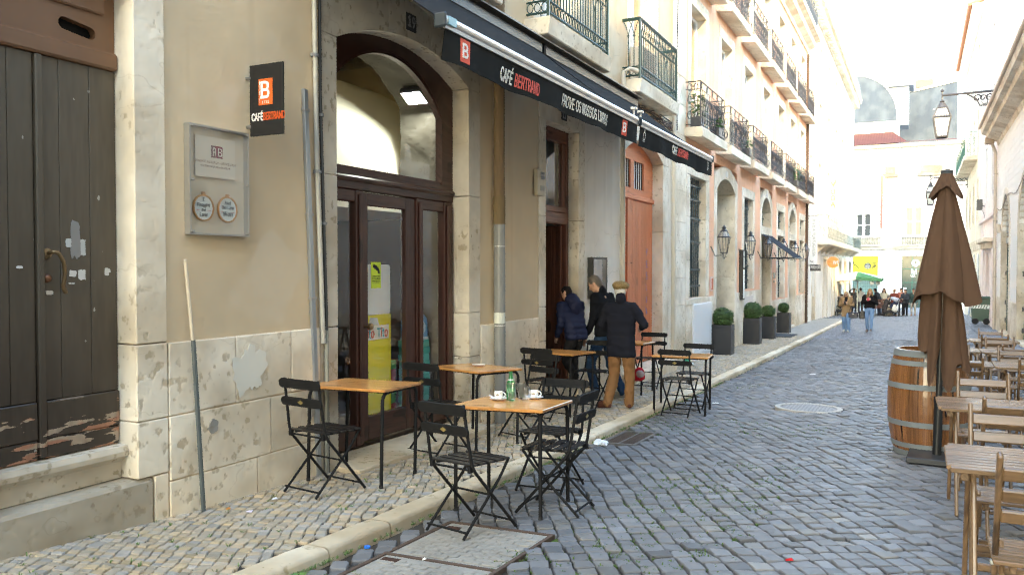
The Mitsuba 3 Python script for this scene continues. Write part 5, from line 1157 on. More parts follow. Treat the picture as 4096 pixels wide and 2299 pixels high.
# hanging signs
k = thing('banner', 'long white vertical banner with grey lettering at the corner of the pink house', 'banner')
part(k, 'cloth', box((-4.25, 35.99, 1.69), (-3.81, 36.005, 3.66), .002), 'paint_mat', (.66, .67, .68)); part(k, 'rod', cat([tube([(-4.27, 36.0, z), (-3.79, 36.0, z)], .014, 6) for z in (1.67, 3.68)]), 'paint_mat', (.2, .2, .2))
dn = (0, 0, -1); rt = (1, 0, 0)
part(k, 'lettering', text_on('A VIDA PORTUGUESA', .115, (-4.00, 35.986, 3.56), dn, rt, .93, False, .003), 'matt_mat', (.10, .10, .11))
part(k, 'lettering', text_on('DESDE SEMPRE', .060, (-4.13, 35.986, 3.05), dn, rt, 1.1, False, .003), 'matt_mat', (.42, .42, .43))
part(k, 'bird_mark', ext_y(sg.Polygon([(-4.13, 1.86), (-4.02, 1.80), (-3.93, 1.86), (-3.99, 1.79), (-3.93, 1.75), (-4.02, 1.775), (-4.06, 1.79)]), 35.984, 35.987), 'matt_mat', (.05, .05, .06))
k = thing('hanging_sign', 'small black hanging sign with white lettering below the white banner', 'sign')
part(k, 'board', box((-4.09, 35.99, 1.41), (-3.67, 36.01, 1.665), .012), 'paint_mat', (.02, .02, .022)); part(k, 'lettering', text_on('ORGANII', .075, (-3.89, 35.988, 1.54), rt, (0, 0, 1), .95, True, .003, True), 'matt_mat', (.7, .7, .7)); part(k, 'lettering', text_on('cosmética biológica', .022, (-3.89, 35.988, 1.49), rt, (0, 0, 1), 1, False, .003, True), 'matt_mat', (.55, .55, .55)); part(k, 'arm', tube([(-4.27, 36.0, 1.60), (-4.08, 36.0, 1.60)], .012, 5), 'paint_mat', (.03, .03, .03))
k = thing('hanging_sign', 'round orange hanging sign with white letters on the white house', 'sign')
v, f = lathe([(.001, 0), (.26, 0), (.27, .01), (.27, .03), (.26, .04), (.001, .04)], 36); v = np.stack([v[:, 0], -v[:, 2], v[:, 1]], -1)
part(k, 'disc', mov((v, f[:, ::-1]), (-3.73, 42.02, 1.80)), 'paint_mat', (.80, .26, .06)); part(k, 'lettering', text_on('WE', .15, (-3.74, 41.977, 1.72), rt, (0, 0, 1), .85, True, .003), 'matt_mat', (.8, .78, .75)); part(k, 'lettering', text_on('BE', .15, (-3.95, 41.977, 1.72), rt, (0, 0, 1), .8, True, .003), 'matt_mat', (.82, .36, .14)); part(k, 'arm', tube([(-4.29, 42.0, 2.12), (-3.7, 42.0, 2.12)], .012, 5), 'paint_mat', (.5, .5, .5)); part(k, 'hanger', tube([(-3.73, 42.0, 2.11), (-3.73, 42.0, 2.06)], .008, 5), 'paint_mat', (.5, .5, .5))
k = thing('letter_sign', 'vertical row of thin orange letters standing out from the white house', 'sign')
for s, z in zip('YOGA', (5.55, 5.22, 4.90, 4.58)): part(k, 'letter', text_on(s, .25, (-3.94, 44.0, z), rt, (0, 0, 1), 1, True, .02, True), 'matt_mat', (.30, .14, .03))
part(k, 'rod', cat([tube([(-4.29, 44.02, z), (-3.94, 44.02, z)], .008, 5) for z in (4.6, 5.8)]), 'paint_mat', (.6, .6, .6))
# theatre front across the end of the street
th_ = thing('theatre', 'white theatre front with balustrades and red roof closing the far end of the street', 'building')
S_ = 80 / 68.; yt = 80.
def tx(x): return x * S_
def tz(z): return 1.55 + (z - 1.55) * S_
ops = [sg.box(tx(-4.72), -4, tx(-2.86), tz(2.44)), sg.box(tx(-1.21), -4, tx(.62), tz(2.43)), sg.box(tx(-4.42), tz(3.99), tx(-3.38), tz(5.6)), sg.box(tx(-1.0), tz(3.99), tx(.1), tz(6.0))]
part(th_, 'wall', ext_y(sg.box(-13, -4, 9, tz(10.75)).difference(unary_union(ops)), yt, yt + .6), 'wall_mat', uv=(3, 0))
part(th_, 'shell', box((-13, yt + 1.3, -4), (9, yt + 8, tz(10.6))), 'matt_mat', (.25, .25, .25))
for a, b in ((-2.42, -1.74), (-5.9, -5.1), (1.0, 1.7)): part(th_, 'pilaster', box((tx(a), yt - .18, -4), (tx(b), yt - .01, tz(8.3)), .02), 'stone_mat', uv=(.7, 0))
for a, b in ((-2.42, -1.74), (-.05, .62 + .8)):
    part(th_, 'capital', cat([box((tx(a - .2), yt - .4, tz(8.3)), (tx(b + .2), yt - .01, tz(8.55)), .04), box((tx(a), yt - .3, tz(8.55)), (tx(b), yt - .01, tz(9.1)), .04)]), 'stone_mat', uv=(-.42, 0))
part(th_, 'string_course', box((-13, yt - .3, tz(2.9)), (9, yt - .005, tz(3.15)), .04), 'stone_mat', uv=(-.1, 0)); part(th_, 'string_course', box((-13, yt - .45, tz(10.5)), (9, yt - .005, tz(10.78)), .06), 'stone_mat', uv=(-.1, 0))
for a, b in ((-4.9, -2.6), (-1.3, 1.2)):
    bl = part(th_, 'balustrade', None, None)
    part(bl, 'rail', cat([box((tx(a), yt - .42, tz(3.80)), (tx(b), yt - .12, tz(3.93)), .02), box((tx(a), yt - .40, tz(3.16)), (tx(b), yt - .14, tz(3.25)), .02)]), 'stone_mat', uv=(.7, 0))
    for q in np.arange(tx(a) + .15, tx(b) - .1, .2): part(bl, 'baluster', lathe([(.05, tz(3.25)), (.085, tz(3.4)), (.04, tz(3.6)), (.06, tz(3.8))], 8, (q, yt - .27, 0)), 'stone_mat', uv=(-.2, 0), smooth=40)
for a, b, z0, z1 in ((-4.42, -3.38, 3.99, 5.6), (-1.0, .1, 3.99, 6.0)):
    w = part(th_, 'window', None, None); a, b, z0, z1 = tx(a), tx(b), tz(z0), tz(z1)
    part(w, 'pane', box((a, yt + .35, z0), (b, yt + .4, z1)), 'gloss_mat', (.06, .065, .065))
    part(w, 'frame', cat([box((a, yt + .25, z0), (a + .08, yt + .34, z1)), box((b - .08, yt + .25, z0), (b, yt + .34, z1)), box(((a + b) / 2 - .12, yt + .2, z0), ((a + b) / 2 + .12, yt + .34, z1)), box((a + .08, yt + .26, z0 + (z1 - z0) * .48), (b - .08, yt + .33, z0 + (z1 - z0) * .53))]), 'paint_mat', WHITE)
part(th_, 'pediment', cat([box((tx(-4.75), yt - .25, tz(6.9)), (tx(-3.0), yt - .01, tz(7.05)), .03), box((tx(-1.4), yt - .25, tz(6.9)), (tx(.5), yt - .01, tz(7.05)), .03)]), 'stone_mat', uv=(.66, 0))
gd_ = part(th_, 'glass_door', None, None, label='green latticed glass door under the yellow poster')
part(gd_, 'glass', box((tx(-4.72), yt + .4, -4), (tx(-2.86), yt + .45, tz(2.44))), 'gloss_mat', (.12, .16, .15))
lat = []
for i in range(15):
    x = tx(-4.72) + .05 + i * .15
    if x < tx(-2.86): lat.append(box((x, yt + .36, -2.2), (x + .03, yt + .395, .9)))
for z in np.arange(-2, .95, .28): lat.append(box((tx(-4.72), yt + .37, z), (tx(-2.86), yt + .398, z + .04)))
part(gd_, 'lattice', cat(lat), 'paint_mat', (.16, .28, .24))
dd = part(th_, 'dark_shopfront', None, None, label='dark green glazed entrance with white marks')
part(dd, 'glass', box((tx(-1.21), yt + .3, -4), (tx(.62), yt + .35, tz(2.43))), 'gloss_mat', (.035, .06, .055)); part(dd, 'rail', cat([box((tx(-1.21), yt + .26, z), (tx(.62), yt + .299, z + .07)) for z in (.2, 1.4)] + [box((tx(-.55), yt + .26, -4), (tx(-.49), yt + .299, tz(2.43)))]), 'paint_mat', (.03, .12, .09))
part(dd, 'white_mark', cat([text_on('M', .42, (tx(-.62), yt + .25, 1.0), rt, (0, 0, 1), 1, True, .01), ext_y(sg.Point(tx(-.3), 1.95).buffer(.32).difference(sg.Point(tx(-.3), 2.0).buffer(.12)), yt + .24, yt + .255)] + [box((tx(-.62), yt + .24, z), (tx(-.3), yt + .25, z + .03)) for z in (.7, .78, .86)]), 'paint_mat', (.75, .76, .75))
part(dd, 'paper', cat([box((tx(-1.1), yt + .24, -.9), (tx(-.9), yt + .25, -.2), .005)]), 'paint_mat', (.7, .72, .7))
k = thing('poster', 'big yellow poster with a black round mark over the theatre door', 'poster')
a, b, z0, z1 = tx(-4.70), tx(-2.88), tz(.75), tz(2.42)
part(k, 'panel', box((a, yt + .05, z0), (b, yt + .10, z1), .004), 'paint_mat', (.55, .46, .02))
cx_, cz_ = a + .62 * (b - a), z0 + .55 * (z1 - z0)
part(k, 'round_mark', ext_y(sg.Point(cx_, cz_).buffer(.29), yt + .042, yt + .049), 'paint_mat', (.04, .04, .04))
for s, dz in (('ART', .12), ('BOOKS', -.04), ('LIVING', -.20)): part(k, 'lettering', text_on(s, .085, (cx_, yt + .041, cz_ + dz), rt, (0, 0, 1), .9, True, .004, True), 'matt_mat', (.75, .72, .6))
part(k, 'swash', cat([ext_y(sg.LineString([(a + .12, z1 - .5), (a + .2, z1 - .75), (a + .4, z1 - .85), (a + .55, z1 - 1.05)]).buffer(.045), yt + .04, yt + .049), ext_y(unary_union([sg.Polygon([(b - .6, cz_ - .3), (b - .12, cz_ - .05), (b - .12, cz_ + .1), (b - .35, cz_ + .02)]), sg.box(b - .5, cz_ + .1, b - .12, cz_ + .14), sg.box(b - .45, cz_ + .2, b - .15, cz_ + .3)]), yt + .04, yt + .049)]), 'paint_mat', (.05, .045, .01))
part(k, 'lettering', text_on('#KAC', .14, (cx_ - .05, yt + .041, z0 + .28), rt, (0, 0, 1), 1, True, .004, True), 'matt_mat', (.12, .11, .02))
k = thing('banner', 'tall narrow red and white banner hanging on the theatre front', 'banner')
part(k, 'cloth', box((tx(-2.72), yt - .40, tz(4.5)), (tx(-2.55), yt - .36, tz(8.4))), 'paint_mat', (.34, .10, .07)); part(k, 'edge', box((tx(-2.55), yt - .40, tz(4.45)), (tx(-2.47), yt - .36, tz(8.4))), 'paint_mat', (.7, .7, .75)); part(k, 'arm', tube([(tx(-2.6), yt - .38, tz(8.4)), (tx(-2.6), yt, tz(8.4))], .03, 5), 'paint_mat', (.3, .3, .3))
rf = [(tx(-5.6), yt - .5, tz(10.78)), (tx(-.9), yt - .5, tz(10.85)), (tx(-2.0), yt + 3, tz(12.1)), (tx(-5.6), yt + 3, tz(12.1)), (tx(2.5), yt - .4, tz(10.85)), (tx(2.5), yt + 3, tz(11.3)), (tx(-1.2), yt + 3, tz(11.3))]
part(th_, 'roof', (np.array(rf), np.array([[0, 1, 2], [0, 2, 3], [1, 4, 5], [1, 5, 6], [1, 6, 2]])), 'roof_mat')
part(th_, 'attic_wall', box((tx(-6), yt + 3.05, tz(10)), (tx(-1.55), yt + 4, tz(12.75)), .03), 'wall_mat', uv=(3, 0)); part(th_, 'attic_cornice', box((tx(-6), yt + 2.9, tz(12.76)), (tx(-1.45), yt + 4.1, tz(12.95)), .03), 'stone_mat', uv=(.5, 0))
dome = sg.Polygon([(-7.2, 15.2)] + [(-5.9 + 3.9 * math.sin(t), 15.2 + 4.6 * math.cos(t) ** .9) for t in np.linspace(0, math.pi / 2 - .001, 18)] + [(-2.0, 15.2)])
part(th_, 'mansard_dome', ext_y(dome, yt + 5, yt + 11), 'zinc_mat', label='curved grey zinc mansard roof'); part(th_, 'dome_edge', tube([(x, yt + 4.98, z + .03) for x, z in list(dome.exterior.coords)[1:19]], .09, 5), 'paint_mat', (.7, .72, .75))
part(th_, 'dormer', cat([box((-3.4, yt + 6, 15), (-1.1, yt + 9, 18.6)), box((-3.7, yt + 5.7, 18.6), (-.7, yt + 9, 18.95), .05)]), 'paint_mat', (.20, .22, .25))
gw = thing('house', 'grey-blue weathered gable wall rising behind the theatre roof', 'building')
part(gw, 'gable_wall', ext_y(sg.Polygon([(-4.8, 10), (3.2, 10), (3.2, 20.2), (-.3, 19.6), (-4.8, 19.2)]), 94, 97), 'zinc_mat'); part(gw, 'coping', ext_y(sg.Polygon([(3.2, 20.2), (-.3, 19.6), (-4.8, 19.2), (-4.8, 19.45), (-.3, 19.85), (3.2, 20.45)]), 93.9, 97.1), 'stone_mat', uv=(.2, 0)); part(gw, 'chimney', box((-.6, 94, 19.9), (1.0, 95, 20.7), .03), 'matt_mat', (.30, .14, .11)); part(gw, 'vent', mov(rot(lathe([(.10, 0), (.10, .1), (.05, .12)], 10), [1, 0, 0], 90), (1.1, 94.0, 17.6)), 'matt_mat', (.25, .26, .28))
# ---------------------------------------------------------------- right-hand side of the street
r = np.random.RandomState(55)
XR = 2.5
r1 = thing('house', 'tall unseen house with stone base and patterned tiles, near right, sized to shade the street', 'building')  # out of view; height and far end set to keep the street in shade
holes = [sg.box(c - .7, -1, c + .7, 2.9) for c in (-16, -11, -6, -1, 9.6)] + [sg.box(c - .6, z, c + .6, z + 2.3) for c in (-16, -11, -6, -1, 4, 9.6) for z in (4.6, 8.4)]
part(r1, 'wall', ext_x(sg.box(-45, -1.5, 13.0, 11.9).difference(unary_union(holes)), XR + .0, XR + .4), 'wall_mat', uv=(3, 0))  # wall whitened to bounce light onto the left-hand fronts
part(r1, 'shell', box((XR + .8, -44.9, -1.5), (14, 12.6, 11.8)), 'matt_mat', (.10, .10, .10)); part(r1, 'side_wall', box((XR + .41, 12.6, -1.5), (14, 13.0, 11.85)), 'wall_mat', uv=(3, 0))
part(r1, 'cornice', ext_y(sg.Polygon([(XR + .2, 11.7), (XR - .1, 11.7), (XR - .5, 12.0), (XR - .5, 12.2), (XR + .2, 12.25)]), -45, 13.1), 'stone_mat', uv=(.5, 0))
part(r1, 'tile_dado', cat([box((XR - .012, a, 1.9), (XR - .001, b, 3.9)) for a, b in ((0.3, 2.4), (4.6, 8.6))]), 'tile_mat')
yy = -20.0
while yy < 12.9:
    w = r.uniform(1.0, 1.6)
    if not any(abs(yy + w / 2 - c) < w / 2 + .9 for c in (-16, -11, -6, -1, 9.6)):
        for z0, z1 in ((-.6, .3), (.3, 1.1), (1.1, 1.88)): part(r1, 'stone_block', box((XR - .03, yy + .004, z0 + .004), (XR - .001, yy + w - .004, z1 - .004), .006), 'stone_mat', uv=(float(r.uniform(.5, .64)), 0))
    yy += w
for c in (-16, -11, -6, -1, 9.6):
    part(r1, 'door', box((XR + .25, c - .7, -1), (XR + .3, c + .7, 2.9)), 'paint_mat', (.05, .09, .07))
    part(r1, 'door_frame', cat([box((XR - .035, c - .92, -1), (XR + .2, c - .7, 3.1), .01), box((XR - .035, c + .7, -1), (XR + .2, c + .92, 3.1), .01), box((XR - .034, c - .7, 2.9), (XR + .2, c + .7, 3.1), .01)]), 'stone_mat', uv=(.56, 0))
for c in (-16, -11, -6, -1, 4, 9.6):
    for z in (4.6, 8.4):
        w = part(r1, 'window', None, None); part(w, 'pane', box((XR + .25, c - .6, z), (XR + .3, c + .6, z + 2.3)), 'gloss_mat', (.09, .10, .11)); part(w, 'frame', cat([box((XR - .02, c - .78, z - .1), (XR + .1, c - .6, z + 2.48)), box((XR - .02, c + .6, z - .1), (XR + .1, c + .78, z + 2.48)), box((XR - .019, c - .6, z + 2.3), (XR + .1, c + .6, z + 2.48)), box((XR + .15, c - .03, z), (XR + .24, c + .03, z + 2.3))]), 'stone_mat', uv=(.6, 0))
r2 = thing('house', 'low white tiled house on the right with tall arched green doors', 'building')
ad = [(19.4, 22.0), (24.6, 27.2), (29.95, 32.5)]
part(r2, 'wall', ext_x(sg.box(13.02, -2, 34.5, 6.5).difference(unary_union([arch(a - .001, b + .001, -3, 2.75, 1.2, 20) for a, b in ad])), XR, XR + .4), 'wall_mat', uv=(3, 0))
part(r2, 'shell', box((XR + .8, 13.1, -2), (14, 34.4, 6.4)), 'matt_mat', (.08, .08, .08)); part(r2, 'end_wall', box((XR + .41, 34.1, -2), (14, 34.5, 6.45)), 'wall_mat', uv=(3, 0))
tl = []
for zi in range(30):
    for yi in range(64):
        y, z = 22.2 + yi * .20 + (zi % 2) * .0, .56 + zi * .195
        if y + .19 < 34.1 and z < 6.2 and not any(a - .28 < y + .19 and y < b + .28 and z < (2.75 + 1.35 * math.sqrt(max(0, 1 - ((y + .1 - (a + b) / 2) / 1.55) ** 2)) + .1) for a, b in ad):
            tl.append(box((XR - .008, y, z), (XR - .0005, y + .193, z + .188), .002))
part(r2, 'wall_tiles', cat(tl), 'matt_mat', (.76, .745, .70), kind='stuff', label='pale glazed wall tiles')
for a, b in zip([13.05] + [q[1] + .28 for q in ad], [q[0] - .28 for q in ad] + [34.4]): 
    part(r2, 'base_stone', box((XR - .03, a, -1.5), (XR - .001, b, .52), .008), 'stone_mat', uv=(.46, 0))
r = np.random.RandomState(8)
for a, b in ad:
    out = arch(a - .27, b + .27, -2, 2.75, 1.42, 26).difference(arch(a, b, -3, 2.75, 1.2, 26))
    c = (a + b) / 2
    for i, (q0, q1, s) in enumerate(((-2, .5, 0), (.5, 1.6, 0), (1.6, 2.75, 0))):
        for g in (sg.box(a - 1, q0 + .003, c, q1 - .003), sg.box(c, q0 + .003, b + 1, q1 - .003)): part(r2, 'arch_stone', ext_x(out.intersection(g), XR - .025, XR + .3), 'stone_mat', uv=(float(r.uniform(.30, .42)), 0))
    for i in range(7):
        t0, t1 = math.pi * i / 7, math.pi * (i + 1) / 7
        g = sg.Polygon([(c, 2.2)] + [(c + 4 * math.cos(t), 2.2 + 4 * math.sin(t)) for t in np.linspace(t0 + .004, t1 - .004, 4)]).intersection(sg.box(a - 1, 2.753, b + 1, 9))
        part(r2, 'arch_stone', ext_x(out.intersection(g), XR - .025, XR + .3), 'stone_mat', uv=(float(r.uniform(.30, .42)), 0))
    gdr = part(r2, 'green_door', None, None, label='tall dark green panelled door under a louvred arch')
    for i in range(4):
        q0, q1 = a + (b - a) * i / 4, a + (b - a) * (i + 1) / 4
        part(gdr, 'leaf', box((XR + .16, q0 + .004, -1.2), (XR + .22, q1 - .004, 2.35), .01), 'paint_mat', (.05, .085, .065))
        for z0, z1 in ((-.6, .35), (.5, 1.45), (1.6, 2.25)): part(gdr, 'panel', box((XR + .14, q0 + .1, z0), (XR + .159, q1 - .1, z1), .008), 'paint_mat', (.03, .06, .05))
    part(gdr, 'transom', box((XR + .12, a, 2.36), (XR + .22, b, 2.56), .01), 'paint_mat', (.35, .38, .35))
    lv = []
    for z in np.arange(2.62, 3.9, .11):
        hw = 1.28 if z < 2.75 else 1.28 * math.sqrt(max(0, 1 - ((z - 2.75) / 1.2) ** 2))
        if hw > .15: lv.append(rot(box((XR + .10, c - hw, z), (XR + .22, c + hw, z + .02)), [0, 1, 0], 30, (XR + .16, c, z)))
    for q, m in enumerate(lv): part(gdr, 'louvre_slat', m, 'paint_mat', (.62, .64, .62))
    part(gdr, 'louvre_back', ext_x(arch(a, b, 2.57, 2.75, 1.19, 20), XR + .26, XR + .3), 'matt_mat', (.02, .025, .025))
    part(gdr, 'sill', box((XR - .1, a, -2), (XR + .16, b, float(zk(c)) + .09), .01), 'stone_mat', uv=(.5, 0))
    for z in (.3, 1.3, -.3): part(gdr, 'hinge', box((XR + .10, b - .09, z), (XR + .135, b + .0, z + .14), .004), 'paint_mat', (.06, .06, .06))
ev = sg.Polygon([(XR + .3, 5.95), (XR - .02, 5.95), (XR - .06, 6.10), (XR - .38, 6.22), (XR - .42, 6.36), (XR - .55, 6.40), (XR - .58, 6.58), (XR + .3, 6.62)])
part(r2, 'eave_cornice', rough(ext_y(ev, 13.02, 34.55), .006, 2, 3), 'stone_mat', uv=(.42, 0))
part(r2, 'roof', (np.array([(XR - .6, 13.02, 6.63), (XR - .6, 34.5, 6.63), (7.5, 34.5, 8.2), (7.5, 13.02, 8.2)]), np.array([[0, 2, 1], [0, 3, 2]])), 'roof_mat')
part(r2, 'gutter_tiles', cat([tube([(XR - .66, y, 6.60), (XR - .1, y, 6.78)], .055, 6) for y in np.arange(13.2, 34.4, .22)]), 'matt_mat', (.42, .33, .26))
k = thing('downpipe', 'cream rain downpipe at the far corner of the low white tiled house', 'downpipe'); part(k, 'tube', tube([(2.2, 34.3, 6.2), (2.40, 34.35, 5.7), (2.42, 34.35, -.8)], .055, 10), 'paint_mat', (.52, .44, .35), smooth=40); part(k, 'hopper', box((2.05, 34.2, 6.0), (2.35, 34.5, 6.25), .03), 'paint_mat', (.40, .30, .22))
for z in (1.2, 3.2, 4.9): part(k, 'bracket', lathe([(.07, 0), (.07, .05)], 10, (2.42, 34.35, z)), 'paint_mat', (.4, .35, .28))
k = thing('wall_cable', 'thin dark cable running along the white tiled wall above the arched doors', 'cable'); part(k, 'cable', tube([(XR - .03, y, 3.6 + .12 * math.sin(y * 1.3) + .04 * (34 - y)) for y in np.linspace(22, 34.3, 30)], .012, 5), 'matt_mat', (.25, .22, .2))
k = thing('meter_box', 'small beige meter box on the right-hand wall beside the farther arched door', 'box'); root(k, box((XR - .12, 32.85, 2.75), (XR - .026, 33.2, 3.05), .01), 'paint_mat', (.5, .42, .33))
r3 = thing('house', 'pale pink house with a small niche beyond the low tiled house', 'building')
o3 = [rect(36.2, 37.2, 8.2, 11), rect(39.6, 40.6, 8.2, 11), rect(36.2, 37.2, 4.4, 6.6), rect(39.6, 40.6, 4.4, 6.6), arch(38.3, 40.3, -1.0, 1.2, .98, 14)]
part(r3, 'wall', ext_x(sg.box(34.52, -2.5, 43.6, 13.8).difference(unary_union(o3)), XR, XR + .4), 'wall_mat', uv=(5, 0))
part(r3, 'gable_wall', box((XR + .41, 34.53, -2.5), (14, 34.9, 13.8)), 'wall_mat', uv=(3, 0), label='sunlit white gable seen above the low house'); part(r3, 'shell', box((XR + .8, 35, -2.5), (14, 43.6, 13.7)), 'matt_mat', (.2, .2, .2))
for g in o3[:4]: b = g.bounds; part(r3, 'window_frame', cat([box((XR - .03, b[0] - .16, b[1] - .1), (XR + .1, b[0], b[3] + .16)), box((XR - .03, b[2], b[1] - .1), (XR + .1, b[2] + .16, b[3] + .16)), box((XR - .029, b[0], b[3]), (XR + .1, b[2], b[3] + .16))]), 'wall_mat', uv=(3, 0)); part(r3, 'window', box((XR + .3, b[0], b[1]), (XR + .34, b[2], b[3])), 'gloss_mat', (.35, .34, .33))
part(r3, 'niche_back', box((XR + .35, 38.2, -1), (XR + .39, 40.4, 2.3)), 'wall_mat', uv=(5, 0)); part(r3, 'niche_basin', lathe([(.1, -1.2), (.2, -.6), (.55, -.2), (.6, -.1), (.001, -.1)], 14, (XR + .1, 39.3, 0)), 'stone_mat', uv=(.6, 0))
part(r3, 'ledge', cat([box((XR - .35, 36.4, 2.55), (XR - .001, 40.8, 2.72), .02), box((XR - .2, 36.8, 2.3), (XR - .001, 40.4, 2.549), .03)]), 'stone_mat', uv=(.55, 0)); part(r3, 'string_course', box((XR - .1, 34.6, 3.5), (XR - .001, 43.5, 3.65), .02), 'wall_mat', uv=(5, 0))
part(r3, 'pilaster', cat([box((XR - .05, 36.0, -2), (XR - .002, 36.7, 2.3)), box((XR - .05, 41.0, -2), (XR - .002, 41.6, 3.5))]), 'wall_mat', uv=(5, 0))
k = thing('wall_speaker', 'small black loudspeaker on a bracket high on the pale pink wall', 'speaker'); part(k, 'case', box((XR - .32, 40.9, 4.05), (XR - .1, 41.2, 4.5), .02), 'paint_mat', (.06, .06, .06)); part(k, 'bracket', tube([(XR, 41.05, 4.2), (XR - .12, 41.05, 4.25)], .03, 6), 'paint_mat', (.2, .2, .2)); part(k, 'cable', tube([(XR - .1, 41.05, 4.05), (XR - .03, 40.9, 3.8), (XR - .02, 41.05, 3.66)], .012, 5), 'matt_mat', (.2, .2, .2))
r4 = thing('house', 'yellowish white house farther right with a green balcony and an orange tiled eave', 'building')
o4 = [rect(c - .5, c + .5, z, z + 2) for c in (46, 49.5, 53, 56.5) for z in (3.8, 7.2, 10.4)]
part(r4, 'wall', ext_x(sg.box(43.62, -3, 58.5, 13.4).difference(unary_union(o4)), XR, XR + .4), 'wall_mat', uv=(4, 0)); part(r4, 'shell', box((XR + .8, 43.7, -3), (14, 58.4, 13.3)), 'matt_mat', (.2, .2, .2)); part(r4, 'end_wall', box((XR + .41, 58.1, -3), (14, 58.5, 13.35)), 'wall_mat', uv=(4, 0))
for g in o4: b = g.bounds; w = part(r4, 'window', None, None); part(w, 'pane', box((XR + .25, b[0], b[1]), (XR + .3, b[2], b[3])), 'gloss_mat', (.3, .3, .28)); part(w, 'frame', cat([box((XR - .03, b[0] - .15, b[1] - .1), (XR + .1, b[0], b[3] + .15)), box((XR - .03, b[2], b[1] - .1), (XR + .1, b[2] + .15, b[3] + .15)), box((XR - .029, b[0], b[3]), (XR + .1, b[2], b[3] + .15))]), 'stone_mat', uv=(.6, 0))
part(r4, 'balcony_slab', box((1.9, 46.8, 6.9), (XR + .1, 58.2, 7.12), .02), 'stone_mat', uv=(.5, 0)); part(r4, 'balcony_railing', iron_railing(46.9, 58.1, 7.12, 8.3, 1.95, XR, step=.4), 'paint_mat', (.06, .15, .11))
part(r4, 'shop_band', box((XR - .03, 44.2, 2.4), (XR - .001, 58, 2.9), .01), 'stone_mat', uv=(.5, 0)); part(r4, 'shop_door', cat([box((XR - .02, c, -2.4), (XR - .004, c + 1.4, 2.2)) for c in (44.6, 48, 52)]), 'gloss_mat', (.22, .24, .24))
part(r4, 'eave', ext_y(sg.Polygon([(XR + .3, 13.3), (XR - .1, 13.3), (XR - .45, 13.6), (XR - .45, 13.72), (XR + .3, 13.75)]), 43.6, 58.5), 'wall_mat', uv=(4, 0))
part(r4, 'roof_tiles', cat([tube([(XR - .62, y, 13.74), (XR + 1.8, y, 14.6)], .09, 6) for y in np.arange(43.8, 58.4, .24)]), 'matt_mat', (.46, .20, .11), kind='stuff')
part(r4, 'green_netting', box((XR + .2, 50, 14.2), (XR + .3, 58, 16.2)), 'cloth_mat', (.22, .40, .36)); part(r4, 'scaffold', cat([tube([(XR + .15, y, 13.6), (XR + .15, y, 16.6)], .04, 5) for y in (44.5, 47, 50, 54, 58)] + [tube([(XR + .15, 44.5, z), (XR + .15, 58, z)], .04, 5) for z in (14.6, 16.2)]), 'paint_mat', (.18, .22, .26))
